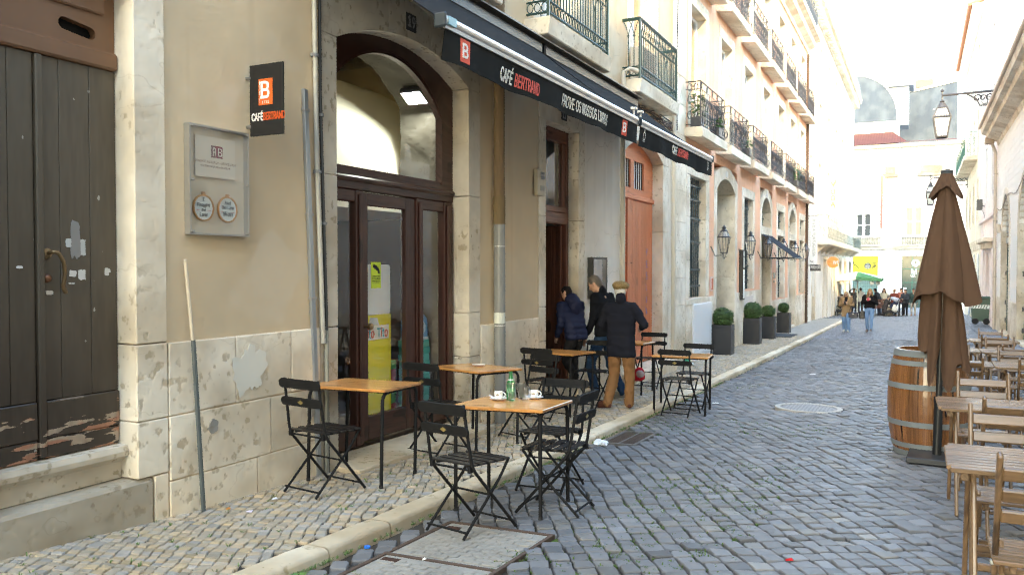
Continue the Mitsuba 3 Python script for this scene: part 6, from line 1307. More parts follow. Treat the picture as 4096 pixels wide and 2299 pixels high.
# street lamps on brackets
def street_lamp(lab, y, xl, z0, z1, w, xr, s):
    """glazed lantern z0 (foot of the glass) to z1 (tip), hung from an arm of the right-hand wall"""
    k = thing('street_lamp', lab, 'street lamp'); D = (.06, .058, .062)
    H = z1 - z0; zm = z0 + H * .40; zs_ = z0 + H * .60; zc = z0 + H * .70; q = w
    sq = lambda h, z: np.array([(xl - h, y - h, z), (xl + h, y - h, z), (xl + h, y + h, z), (xl - h, y + h, z)])
    a, b, c = sq(q * .62, z0), sq(q, zm), sq(q * .55, zs_)
    fr = [tube([a[i], b[i]], .036 * s, 5) for i in range(4)] + [tube([b[i], c[i]], .032 * s, 5) for i in range(4)]
    for R_ in (a, b, c): fr += [tube([R_[i], R_[(i + 1) % 4]], .038 * s, 5) for i in range(4)]
    part(k, 'frame', cat(fr), 'paint_mat', D)
    gl = [(np.array([p[i], p[(i + 1) % 4], o[(i + 1) % 4], o[i]]), np.array([[0, 1, 2], [0, 2, 3]])) for p, o in ((a, b), (b, c)) for i in range(4)]
    part(k, 'milky_glass', cat(gl), 'paint_mat', (.42, .44, .43))
    part(k, 'rim', cat([box((p[0] - .02 * s, p[1] - .02 * s, zm), (p[0] + .02 * s, p[1] + .02 * s, zm + .07 * s)) for i in range(4) for p in [b[i] + (b[(i + 1) % 4] - b[i]) * t for t in np.linspace(0, 1, 9)[:-1]]]), 'paint_mat', D)
    part(k, 'hood', lathe([(q * .62, zs_), (q * .62, zs_ + .04 * s), (q * .35, zc), (q * .22, zc + .03 * s), (q * .34, zc + .07 * s), (q * .10, zc + .12 * s), (.025 * s, zc + .16 * s), (.025 * s, z1 - .15 * s), (.07 * s, z1 - .1 * s), (.03 * s, z1 - .03 * s), (.001, z1)], 16, (xl, y, 0)), 'paint_mat', D, smooth=40)
    za = z1 - .27 * s
    part(k, 'arm', tube([(xl, y, za), (xr, y, za + .02)], .05 * s, 6), 'paint_mat', D)
    sc = []
    L_ = xr - xl
    for x0, rr in ((xr - L_ * .33, .16), (xr - L_ * .22, .13), (xr - L_ * .1, .16)):
        sc.append(tube([(x0 + rr * s * (1 - t / 9) * math.cos(t), y, za - .22 * s + rr * s * (1 - t / 9) * math.sin(t)) for t in np.linspace(0, 6.6, 14)], .026 * s, 4))
    sc.append(tube([(xl + L_ * .45, y, za), (xl + L_ * .66, y, za - .25 * s), (xl + L_ * .72, y, za - .5 * s), (xr, y, za - .52 * s)], .032 * s, 5))
    part(k, 'scrollwork', cat(sc), 'paint_mat', D)
    if s > .9:
        hull = sg.Polygon([(xl + L_ * .74, za - .36), (xl + L_ * .78, za - .47), (xl + L_ * .93, za - .47), (xl + L_ * .98, za - .34), (xl + L_ * .93, za - .40), (xl + L_ * .80, za - .42)])
        part(k, 'ship_ornament', cat([ext_y(hull, y - .02, y + .02), box((xl + L_ * .855, y - .015, za - .45), (xl + L_ * .87, y + .015, za - .12)), tube([(xl + L_ * .80, y, za - .2), (xl + L_ * .93, y, za - .2)], .012, 4)]), 'paint_mat', D)
    part(k, 'wall_plate', box((xr - .02, y - .06, za - .75 * s), (xr, y + .06, za + .3 * s), .01), 'paint_mat', D)
street_lamp('ornate black lantern with milky glass on a long scrolled arm, high on the right', 36.5, .71, 6.67, 8.57, .30, XR - .001, 1.0)
street_lamp('smaller distant lantern on a bracket, seen left of the folded parasol top', 56.0, .52, 5.35, 7.2, .24, XR - .001, .9)
k = thing('wheeled_bin', 'dark green wheeled bin with a striped white band standing by the right-hand wall', 'bin')
bz = gz(2.2, 37.0) + .1
part(k, 'body', ext_y(sg.Polygon([(1.86, bz + .12), (2.40, bz + .12), (2.46, bz + 1.0), (1.80, bz + 1.0)]), 36.7, 37.3), 'paint_mat', (.02, .06, .04)); part(k, 'lid', box((1.76, 36.65, bz + 1.0), (2.49, 37.35, bz + 1.08), .02), 'paint_mat', (.02, .06, .04))
for x in (1.95, 2.33): part(k, 'wheel', mov(rot(lathe([(.001, 0), (.10, .0), (.12, .02), (.12, .06), (.10, .08), (.001, .08)], 16), [1, 0, 0], 90), (x, 36.72, bz + .12)), 'matt_mat', (.015, .015, .015), smooth=40)
part(k, 'striped_band', box((1.82, 36.68, bz + .62), (2.43, 36.698, bz + .76)), 'paint_mat', (.7, .72, .7)); part(k, 'stripe', cat([ext_y(sg.Polygon([(1.84 + .09 * i, bz + .63), (1.88 + .09 * i, bz + .63), (1.93 + .09 * i, bz + .75), (1.89 + .09 * i, bz + .75)]), 36.672, 36.679) for i in range(6)]), 'paint_mat', (.06, .12, .09))
# ---------------------------------------------------------------- cafe tables and folding chairs
r = np.random.RandomState(60)
BK = (.007, .007, .0075)
def stadium(w, h, n=6):
    return sg.LineString([(-w / 2 + h / 2, 0), (w / 2 - h / 2, 0)]).buffer(h / 2, n)
def cafe_chair_parts(k):
    """folding bistro chair, the sitter faces +y"""
    W = .178
    # back slats: leaning planks with round ends, one with a brass lozenge
    for z, h, w, y in ((.795, .068, .43, -.235), (.665, .062, .43, -.212)):
        m = ext(stadium(w, h), .014); m = (np.stack([m[0][:, 0], -m[0][:, 2] + .007, m[0][:, 1]], -1), m[1][:, ::-1])
        m = mov(rot(m, [1, 0, 0], 10), (0, y - .012, z))
        part(k, 'back_slat', m, 'matt_mat', BK, smooth=40)
    loz = sg.Polygon([(-.028, 0), (0, .016), (.028, 0), (0, -.016)])
    m = ext(loz, .003); m = (np.stack([m[0][:, 0], -m[0][:, 2], m[0][:, 1]], -1), m[1]); part(k, 'brass_badge', mov(rot(m, [1, 0, 0], 10), (0, -.2325, .665)), 'metal_mat', (.55, .42, .16))
    flat = lambda pts, rr: tube(arcpath(pts, .05), rr, 7)
    for s in (-1, 1):
        part(k, 'back_leg', flat([(s * (W + .002), -.232, .83), (s * (W + .006), -.195, .60), (s * (W + .012), -.165, .43), (s * (W + .012), .225, .008)], .0105), 'matt_mat', BK, smooth=40, label='leg running from the back rest down to the front foot')
        part(k, 'front_leg', flat([(s * (W - .014), .185, .440), (s * (W - .012), .10, .33), (s * (W - .010), -.225, .008)], .0095), 'matt_mat', BK, smooth=40)
        part(k, 'hinge', box((s * (W - .006) - .012, -.185, .405), (s * (W - .006) + .012, -.15, .445), .004), 'matt_mat', BK)
    for i in range(5):
        y = -.145 + i * .076
        m = ext(stadium(.405 - (.02 if i == 4 else 0), .052), .010); part(k, 'seat_slat', mov(m, (0, y, .447)), 'paint_mat', (.013, .012, .012), smooth=40)
    for s in (-1, 1): part(k, 'seat_rail', box((s * .135 - .008, -.165, .430), (s * .135 + .008, .185, .4465), .002), 'matt_mat', BK)
    for y, z in ((-.205, .045), (.205, .045), (.030, .235), (-.165, .42)): part(k, 'cross_bar', tube([(-W - .004, y, z), (W + .004, y, z)], .007, 6), 'matt_mat', BK, smooth=40)
CT = pieces(cafe_chair_parts)
def cafe_table_parts(k):
    w, d, h = .70, .60, .735
    m = box((-w / 2, -d / 2, h - .022), (w / 2, d / 2, h), .004)
    part(k, 'table_top', m, 'varnish_mat', uv=wuv(m, 0, 0, 3))
    for x in (-w / 2 + .07, w / 2 - .07):
        x2 = x + math.copysign(.035, x)
    for s in (-1, 1):
        pts = [(s * .315, -.268, .006), (s * .315, -.268, .685), (s * .315, -.18, .700), (s * .315, .18, .700), (s * .315, .268, .685), (s * .315, .268, .006)]
        for q in (-1, 1):
            part(k, 'leg', tube(arcpath([(s * .318, q * .272, .005), (s * .318, q * .272, .703), (s * .318, q * .12, .706)], .075, 6), .0135, 10), 'matt_mat', BK, smooth=40)
            part(k, 'foot', lathe([(.0155, 0), (.0155, .02), (.001, .021)], 10, (s * .318, q * .272, 0)), 'matt_mat', (.02, .02, .02))
        part(k, 'frame_bar', tube([(s * .318, -.125, .7055), (s * .318, .125, .7055)], .0130, 8), 'matt_mat', BK, smooth=40)
    for q in (-1, 1): part(k, 'frame_bar', box((-.30, q * .20 - .012, .695), (.30, q * .20 + .012, .7125), .003), 'matt_mat', BK)
TT = pieces(cafe_table_parts)
def settle(x, y, deg, foot):
    """stands a thing on the sloping ground: a transform that tips with the paving"""
    zc = gz(x, y)
    e = .3
    sy = (gz(x, y + e) - gz(x, y - e)) / (2 * e)
    if abs(x + 3.0) < .35: sx = 0
    else: sx = (gz(x + .05, y) - gz(x - .05, y)) / .1
    up = np.array([-sx, -sy, 1.0]); up /= np.linalg.norm(up)
    a = math.radians(deg); fwd = np.array([-math.sin(a), math.cos(a), 0]); fwd -= up * (fwd @ up); fwd /= np.linalg.norm(fwd); rgt = np.cross(fwd, up)
    M = np.eye(4); M[:3, 0], M[:3, 1], M[:3, 2], M[:3, 3] = rgt, fwd, up, (x, y, zc)
    return T(M)
TB = {}
for nm, lab, x, y, deg in (
    ('a', 'orange wooden cafe table against the wall beside the metal channel, nearest on the pavement', -3.905, 5.21, 6),
    ('b', 'orange wooden cafe table with an empty saucer, right of the cafe door', -3.86, 6.93, -18),
    ('c', 'small orange wooden cafe table in front of the brown door, next to the child', -3.97, 9.27, -8),
    ('d', 'orange wooden cafe table before the orange door, half hidden by the capped man', -3.86, 11.52, 0),
    ('e', 'orange wooden cafe table on the road, farthest along the kerb', -2.72, 10.38, 7),
    ('f', 'orange wooden cafe table set with a green bottle and two cups', -2.585, 5.21, 3)):
    k = thing('cafe_table', lab, 'table', 'orange cafe tables'); M = settle(x, y, deg, 0); TB[nm] = M; copies(TT, k, M)
for lab, x, y, deg in (
    ('black folding chair facing the wall-side table nearest the camera, its back to us', -3.89, 4.725, -9),
    ('black folding chair standing on the access cover, nearest of all, its back to us', -2.575, 4.57, -16),
    ('black folding chair right of the table with the green bottle', -2.265, 5.24, 93),
    ('black folding chair behind the table with the green bottle, facing us', -2.56, 5.83, 176),
    ('black folding chair left of the saucer table, between two wall-side tables', -3.91, 6.34, -10),
    ('grey-sheened folding chair at the far end of the saucer table', -3.56, 7.50, 160),
    ('black folding chair, back to us, before the table near the brown door', -3.86, 8.66, -8),
    ('black folding chair beyond the small table near the brown door, beside the grey-haired man', -3.80, 9.93, 172),
    ('black folding chair beyond the table by the orange door', -3.72, 12.20, 180),
    ('black folding chair nearer end of the farthest road-side table, its back to us', -2.685, 10.13, -3),
    ('black folding chair at the far end of the farthest road-side table, facing us', -2.72, 10.93, 178)):
    k = thing('cafe_chair', lab, 'chair', 'black folding cafe chairs'); copies(CT, k, settle(x, y, deg, 0))
# things on the tables
def onto(name, lab, cat_, M, dx, dy, build, group=None, deg=0):
    k = thing(name, lab, cat_, group); build(k); t = template_keep(k)
    for q, d in t: scene[q] = {**d, 'to_world': M @ T().translate([dx, dy, .7355]).rotate([0, 0, 1], deg)}
    return k
def template_keep(k): return [(q, scene.pop(q)) for q in list(scene) if q == k or q.startswith(k + '__')]
CH = (.80, .79, .76)
def saucer(k): part(k, 'dish', lathe([(.001, .004), (.035, .003), (.050, .008), (.066, .015), (.068, .017), (.065, .018), (.05, .012), (.034, .007), (.001, .007)], 28), 'gloss_mat', CH, smooth=50)
def cup(k):
    part(k, 'bowl', lathe([(.001, .008), (.020, .008), (.023, .010), (.030, .03), (.034, .062), (.0335, .064), (.031, .062), (.027, .03), (.02, .014), (.001, .013)], 28), 'gloss_mat', CH, smooth=50)
    part(k, 'handle', tube([(.032 + .020 * math.sin(t), 0, .040 + .017 * math.cos(t)) for t in np.linspace(.1, 3.0, 9)], .0045, 7), 'gloss_mat', CH, smooth=50)
    part(k, 'print', mov(ext_y(sg.box(-.012, .036, .012, .046), -.0335, -.0325), (0, 0, 0)), 'matt_mat', (.35, .27, .2))
def cup_saucer(k): saucer(k); cup(k)
F = TB['f']
def loc(x, y):     # world to the table's own frame
    M = np.linalg.inv(np.array(F.matrix)); p = M @ np.array([x, y, 0, 1]); return p[0], p[1]
for (x, y), lab in (((-2.745, 5.30), 'white saucer under the left coffee cup, with a sugar packet'), ((-2.535, 5.47), 'white saucer under the right coffee cup')):
    onto('saucer', lab, 'saucer', F, *loc(x, y), saucer)
for (x, y), lab in (((-2.745, 5.30), 'left white coffee cup on the table with the green bottle'), ((-2.535, 5.47), 'right white coffee cup, behind the two glasses')):
    onto('coffee_cup', lab, 'cup', F, *loc(x, y), cup, deg=10)
def packet(k): part(k, 'paper', mov(rot(box((-.028, -.009, 0), (.028, .009, .004), .0015), [0, 1, 0], 20), (-.05, 0, .022)), 'matt_mat', (.72, .72, .78))
onto('sugar_packet', 'white sugar packet on the left saucer', 'packet', F, *loc(-2.745, 5.30), packet)
def bottle(k):
    ang = [(.001, .002), (.030, .002), (.032, .008), (.032, .11), (.030, .13), (.016, .165), (.0125, .18), (.0125, .20), (.0145, .201), (.0145, .208), (.012, .209), (.010, .20), (.0105, .18), (.014, .163), (.028, .128), (.030, .11), (.030, .012), (.001, .008)]
    part(k, 'glass', lathe(ang, 28), 'greenglass_mat', smooth=50)
    part(k, 'label', lathe([(.0324, .055), (.0324, .095)], 28), 'paint_mat', (.08, .32, .14)); part(k, 'neck_label', lathe([(.024, .147), (.0185, .158)], 20), 'paint_mat', (.6, .65, .6))
onto('bottle', 'green glass mineral water bottle on the nearest road-side table', 'bottle', F, *loc(-2.66, 5.335), bottle)
def tumbler(h, r0, r1):
    def b(k): part(k, 'glass', lathe([(.001, .001), (r0, .001), (r1, h), (r1 - .0018, h), (r0 - .002, .016), (.001, .014)], 28), 'solidglass_mat', smooth=50)
    return b
onto('drinking_glass', 'tall clear glass in front of the green bottle', 'glass', F, *loc(-2.62, 5.27), tumbler(.135, .026, .035))
onto('drinking_glass', 'shorter fluted clear glass between the green bottle and the right cup', 'glass', F, *loc(-2.545, 5.345), tumbler(.105, .027, .034))
onto('drinking_glass', 'clear glass standing behind the green bottle', 'glass', F, *loc(-2.615, 5.42), tumbler(.12, .026, .034))
onto('saucer', 'empty white saucer on the table right of the cafe door', 'saucer', TB['b'], -.06, .10, saucer)
# ---------------------------------------------------------------- barrel and folded parasol
bx, by = .085, 8.66; bz = gz(bx, by) - .005
k = thing('wine_barrel', 'oak wine barrel with galvanised hoops standing in the street behind the parasol pole', 'barrel')
H, Rm, Re = .985, .355, .288
def brl(z): t = (z / H - .5) * 2; return Re + (Rm - Re) * (1 - abs(t) ** 2.1)
n = 19; a0 = .35
q = np.random.RandomState(6); ws = q.uniform(.7, 1.35, n); ws = np.cumsum(ws / ws.sum()) * 2 * math.pi; ws = np.r_[0, ws] + a0
zz = np.linspace(0, H, 13)
for i in range(n):
    a, b = ws[i] + .004, ws[i + 1] - .004
    aa = np.linspace(a, b, 4); P = []
    for z in zz:
        R_ = brl(z); P.append([((R_ - .002 * (j in (0, 3))) * math.cos(t), (R_ - .002 * (j in (0, 3))) * math.sin(t), z) for j, t in enumerate(aa)])
    P = np.array(P); inn = P[:, ::-1] * [.90, .90, 1]
    V = np.concatenate([P, inn], 1); m = V.shape[1]
    v = V.reshape(-1, 3); f = []
    for u in range(len(zz) - 1):
        for w in range(m):
            p0, p1 = u * m + w, u * m + (w + 1) % m; f += [(p0, p1, p1 + m), (p0, p1 + m, p0 + m)]
    for base, flip in ((0, 1), ((len(zz) - 1) * m, 0)):
        for w in range(1, m - 1): f.append((base, base + w + 1, base + w) if flip else (base, base + w, base + w + 1))
    ang = np.arctan2(v[:, 1], v[:, 0]); ac = (a + b) / 2
    d = (ang - ac + math.pi) % (2 * math.pi) - math.pi
    uv = np.stack([v[:, 2] + 3.7 * i, 20 + (i * 5) % 9 + np.clip(.5 + d * 1.2, .02, .97)], -1)
    part(k, 'stave', mov((v, np.array(f)), (bx, by, bz)), 'wood_mat', uv=uv)
for z0, z1 in ((.0, .055), (.082, .128), (.285, .335), (.63, .68), (.845, .89), (.925, .985)):
    zs = np.linspace(z0, z1, 3); e = .005
    part(k, 'hoop', lathe([(brl(zs[0]) - .01, zs[0])] + [(brl(z) + e, z) for z in zs] + [(brl(zs[2]) - .01, zs[2])], 40, (bx, by, bz)), 'matt_mat', (.17, .185, .19), smooth=50)
m = lathe([(Re * .88, .93), (.001, .93)], 32, (bx, by, bz)); part(k, 'head', m, 'wood_mat', uv=wuv(m, 2, 0, 4))
part(k, 'red_mark', box((bx - .20, by - .318, bz + .648), (bx - .19, by - .312, bz + .663)), 'matt_mat', (.5, .02, .02)) if False else None
px, py = .15, 8.20; pz = gz(px, py)
k = thing('parasol', 'closed brown fabric parasol on a black pole with a heavy base plate', 'parasol')
pu = lambda z: (px + .022 * (z - pz), py + .02 * (z - pz), z)
part(k, 'base_plate', mov(rot(box((-.33, -.24, .0), (.33, .24, .05), .006), [0, 0, 1], -3), (px + .10, py - .02, pz + .02)), 'paint_mat', (.03, .032, .036))
part(k, 'sleeve', tube([pu(pz + .07), pu(pz + .56)], .036, 16), 'paint_mat', (.012, .013, .014), smooth=40); part(k, 'sleeve_collar', tube([pu(pz + .53), pu(pz + .58)], .040, 16), 'paint_mat', (.012, .013, .014), smooth=40)
part(k, 'pole', tube([pu(pz + .07), pu(pz + 2.60)], .027, 14), 'paint_mat', (.014, .015, .016), smooth=40)
part(k, 'finial', lathe([(.045, 0), (.05, .012), (.047, .02), (.053, .028), (.048, .04), (.001, .045)], 18, pu(2.37)), 'paint_mat', (.05, .055, .06), smooth=40)
BR = (.088, .052, .034)
def fold_sheet(zt, zb_f, Rf, n=220, nz=34, seed=0, thick=True):
    """hanging cloth: radius Rf(t, angle), lower edge zb_f(angle)"""
    P = []
    for t in np.linspace(0, 1, nz):
        row = []
        for a in np.linspace(0, 2 * math.pi, n):
            z = zt + (zb_f(a) - zt) * t; R_ = Rf(t, a)
            c = pu(z); row.append((c[0] + R_ * math.cos(a), c[1] + R_ * math.sin(a), z))
        P.append(row)
    v, f = sheet_grid(np.array(P), .006, 1.8, seed)
    return v, f
def crease(a, m, ph, sharp=.6):
    s = math.sin(m * a + ph); return math.copysign(abs(s) ** sharp, s)
deg = lambda x: math.radians(x)
def bumpw(a, c, w):
    d = (a - c + math.pi) % (2 * math.pi) - math.pi; return math.exp(-(d / w) ** 2)
# folded cloth: each layer is a set of deep pleats; the front is the -y side (angle -90 degrees)
def pleat(a, m, ph, deep):
    t = ((a * m + ph) / (2 * math.pi)) % 1.0
    return 1 - deep * (abs(2 * t - 1) ** 1.7)
def zb_low(a):
    tips = ((deg(-118), .16, .47), (deg(-150), .22, .80), (deg(-66), .20, .43), (deg(-38), .16, .70), (deg(-8), .26, .61), (deg(170), .3, .95), (deg(60), .5, .60), (deg(120), .4, .75))
    w = sum(bumpw(a, c, s_) for c, s_, z in tips); z = sum(bumpw(a, c, s_) * z for c, s_, z in tips)
    return (z + .10 * .86) / (w + .10)
def R_low(t, a):
    c = .028 + (.170 + .085 * bumpw(a, deg(-8), .5) * max(0, t - .5) * 2 + .02 * bumpw(a, deg(-165), .5)) * t ** .9
    c *= pleat(a, 6, 2.2, .34) * (1 + .03 * math.sin(9 * a + 6 * t)) * (1 - .10 * max(0, t - .75) * 4 * abs(math.sin(3 * a + 1)))
    gap = bumpw(a, deg(-92), .15) * min(1, max(0, t - .36) * 4)
    return max(.022, c * (1 - .93 * gap))
part(k, 'lower_folds', fold_sheet(2.30, zb_low, R_low, n=320, seed=1), 'cloth_mat', BR, smooth=True)
def zb_up(a):
    return 1.285 + .05 * bumpw(a, deg(-95), .30) - .13 * bumpw(a, deg(-158), .22) - .05 * bumpw(a, deg(-25), .35) + .03 * math.sin(2 * a)
def R_up(t, a):
    c = .045 + (.190 + .105 * bumpw(a, deg(-14), .45) + .085 * bumpw(a, deg(-164), .40) + .03 * bumpw(a, deg(-85), .35)) * t ** 1.0
    return c * pleat(a, 5, 2.6, .18 + .18 * t) * (1 + .012 * math.sin(11 * a + 4 * t))
part(k, 'outer_folds', fold_sheet(2.33, zb_up, R_up, n=320, seed=2), 'cloth_mat', BR, smooth=True)
def zb_cap(a): return 2.235 - .075 * max(0, math.cos(4 * (a + deg(52)))) + .03 * bumpw(a, deg(-90), .25)
def R_cap(t, a): return .045 + (.062 + .062 * max(0, math.cos(4 * (a + deg(52)))) ** .8) * t ** .95
part(k, 'top_flap', fold_sheet(2.385, zb_cap, R_cap, nz=18, n=240, seed=3), 'cloth_mat', BR, smooth=True)
# ---------------------------------------------------------------- wooden terrace on the right
def wchair_parts(k):
    """folding acacia chair, sitter faces +y"""
    def w(name, lo, hi, ax, pal=1, m=None, ch=.006):
        m = m or box(lo, hi, ch); part(k, name, m, 'wood_mat', uv=wuv(m, pal, ax))
    for s in (-1, 1):
        x0, x1 = s * .172 - .011, s * .172 + .011
        m = rot(box((x0, -.022, .0), (x1, .022, .93), .007), [1, 0, 0], 13, (0, 0, 0)); m = mov(m, (0, .0, 0))
        # long leg: from the front foot up to the top of the back
        m = mov(rot(box((x0, -.021, -.02), (x1, .021, .92), .007), [1, 0, 0], 21), (0, .12, 0)); m[0][:, 2] -= m[0][:, 2].min()
        w('back_post', None, None, 2, m=m)
        x0, x1 = s * .143 - .010, s * .143 + .010
        m = mov(rot(box((x0, -.018, -.02), (x1, .018, .51), .006), [1, 0, 0], -30), (0, -.17, 0)); m[0][:, 2] -= m[0][:, 2].min()
        w('front_leg', None, None, 2, m=m)
    def back_y(z): return .12 - .384 * z
    for z in (.80, .71, .62):
        m = mov(rot(box((-.161, -.010, -.028), (.161, .010, .028), .005), [1, 0, 0], 21), (0, back_y(z) + .0, z)); w('back_slat', None, None, 0, m=m)
    for i in range(6):
        y = -.135 + i * .056; w('seat_slat', (-.185, y, .428), (.185, y + .048, .446), 0, ch=.004)
    for s in (-1, 1): w('seat_rail', (s * .115 - .012, -.13, .395), (s * .115 + .012, .19, .4275), 1)
    w('stretcher', (-.132, -.09, .14), (.132, -.06, .165), 0); w('stretcher', (-.16, .055, .12), (.16, .08, .145), 0)
    for s in (-1, 1): part(k, 'bolt', box((s * .172 - .018, -.05, .40), (s * .172 + .018, -.03, .42), .003), 'metal_mat', (.6, .6, .55))
WC = pieces(wchair_parts)
def wtable_parts(k):
    W, D = .68, .58
    def w(name, lo, hi, ax, m=None, ch=.005, pal=1):
        m = m or box(lo, hi, ch); part(k, name, m, 'wood_mat', uv=wuv(m, pal, ax))
    for i in range(10):
        y = -D / 2 + i * D / 10
        a = .03 if i in (0, 9) else 0
        w('top_slat', (-W / 2 + a * .5, y + .007, .718), (W / 2 - a * .5, y + D / 10 - .007, .740), 0, ch=.003)
    for s in (-1, 1):
        w('top_rail', (s * .27 - .018, -D / 2 + .03, .680), (s * .27 + .018, D / 2 - .03, .7175), 1)
        for q in (-1, 1):
            m = mov(rot(box((-.011, -.022, -.02), (.011, .022, .70), .006), [1, 0, 0], q * 20), (s * (.27 - (.024 if q > 0 else .046)), q * .235, 0)); m[0][:, 2] += -m[0][:, 2].min(); m[0][:, 2] *= .69 / m[0][:, 2].max()
            w('leg', None, None, 2, m=m)
    for q in (-1, 1): w('stretcher', (-.215, q * .14 - .012, .26), (.215, q * .14 + .012, .295), 0)
WT = pieces(wtable_parts)
rows = [(4.315, 'first'), (6.495, 'second'), (10.27, 'third'), (12.56, 'fourth'), (15.1, 'fifth')]
for n, (y, nm) in enumerate(rows):
    for c, x in enumerate((.455 if n < 2 else .38, 1.15 if n < 2 else 1.07)):
        if n == 0 and c == 1: continue
        k = thing('wooden_table', 'slatted wooden terrace table in the %s row, %s' % (nm, 'on the street side' if c == 0 else 'on the wall side'), 'table', 'slatted wooden tables')
        copies(WT, k, T().translate([x + .01 * math.sin(n * 3), y, gz(x, y)]).rotate([0, 0, 1], [0, 1.5, -1, 1, 0][n]))
ch = [('nearest wooden folding chair, its back to us, at the right edge of the photo', .455, 3.84, 0, 0), ('wooden folding chair facing us across the front table', .43, 4.98, 180, 0), ('wooden folding chair with its back to us at the second table', .53, 5.90, 0, 1), ('wooden folding chair facing us across the second table, beside the barrel', .45, 7.18, 180, 1),
      ('wooden folding chair, back to us, third row, partly behind the parasol', .39, 9.52, 2, 2), ('wooden folding chair with its back to us at the third row by the wall', 1.06, 9.55, -2, 2), ('wooden folding chair facing us across the third row by the wall', 1.01, 11.0, 180, 2), ('wooden folding chair facing us across the third row, hidden low behind the parasol', .36, 11.0, 180, 2),
      ('wooden folding chair with its back to us at the fourth row by the wall', 1.09, 11.88, 0, 3), ('wooden folding chair facing us across the fourth row by the wall', 1.02, 13.25, 180, 3), ('wooden folding chair with its back to us at the fifth row', 1.02, 14.45, 0, 4), ('farthest wooden folding chair, facing us across the fifth row', 1.08, 15.85, 180, 4)]
for lab, x, y, d, n in ch:
    k = thing('wooden_chair', lab, 'chair', 'wooden folding chairs'); copies(WC, k, T().translate([x, y, gz(x, y)]).rotate([0, 0, 1], d))
# ---------------------------------------------------------------- people
IC = tm(trimesh.creation.icosphere(1, 1.0))[0]; IC2 = tm(trimesh.creation.icosphere(2, 1.0))[0]
def hull(sph, fine=False):
    return m3.Manifold.hull_points(np.vstack([(IC2 if fine else IC) * (np.array(r_) if np.ndim(r_) else r_) + np.array(c) for c, r_ in sph]))
def merge(ms): return m3.Manifold.batch_boolean(ms, m3.OpType.Add)
def limb(chain): return [hull([a, b]) for a, b in zip(chain, chain[1:])]
def soften(man, edge, it=8):
    man = man.refine_to_length(edge); m = man.to_mesh(); t = trimesh.Trimesh(np.array(m.vert_properties[:, :3], float), np.array(m.tri_verts), process=True)
    trimesh.smoothing.filter_taubin(t, .5, -.53, it); return tm(t)
def unit(v): v = np.asarray(v, float); return v / np.linalg.norm(v)
SKIN = (.50, .29, .20)
def hand(w, d, n, side, s, curl=.5, spread=.12):
    """five-fingered hand from the wrist w along d; n: out of the palm's back; side: towards the thumb"""
    d, n, side = unit(d), unit(n), unit(side); ms = []
    w = np.asarray(w, float); pc = w + d * .045 * s
    ms.append(hull([(w, .022 * s), (pc + side * .022 * s + d * .03 * s, .014 * s), (pc - side * .024 * s + d * .026 * s, .013 * s), (w + side * .018 * s + d * .02 * s, .014 * s)]))
    for i, (o, L_) in enumerate(((.028, .070), (.010, .078), (-.008, .073), (-.026, .058))):
        p = pc + side * o * s + d * .035 * s; q = unit(d + side * (o * spread * 8)); c = curl * (1 + .12 * i)
        p1 = p + q * L_ * .45 * s; q2 = unit(q * math.cos(c) - n * math.sin(c)); p2 = p1 + q2 * L_ * .32 * s; q3 = unit(q * math.cos(1.8 * c) - n * math.sin(1.8 * c)); p3 = p2 + q3 * L_ * .25 * s
        ms += limb([(p - q * .012 * s, .0085 * s), (p1, .0082 * s), (p2, .0075 * s), (p3, .0065 * s)])
    t0 = w + d * .022 * s + side * .022 * s; t1 = t0 + unit(d * .6 + side * .75 - n * .3) * .034 * s; t2 = t1 + unit(d * .9 + side * .3 - n * .4) * .028 * s
    ms += limb([(t0, .012 * s), (t1, .010 * s), (t2, .008 * s)])
    return ms
BASE = dict(pelvis=(0, 0, .525), waist=(0, .0, .60), chest=(0, .005, .72), neck=(0, -.005, .835), head=(0, .012, .925))
for sd, sg_ in (('L', -1), ('R', 1)):
    BASE.update({'sh' + sd: (sg_ * .108, -.005, .808), 'el' + sd: (sg_ * .135, -.015, .635), 'wr' + sd: (sg_ * .140, .03, .49), 'hip' + sd: (sg_ * .052, 0, .505), 'kn' + sd: (sg_ * .055, .01, .28), 'an' + sd: (sg_ * .055, -.01, .045), 'toe' + sd: (sg_ * .065, .085, .015)})
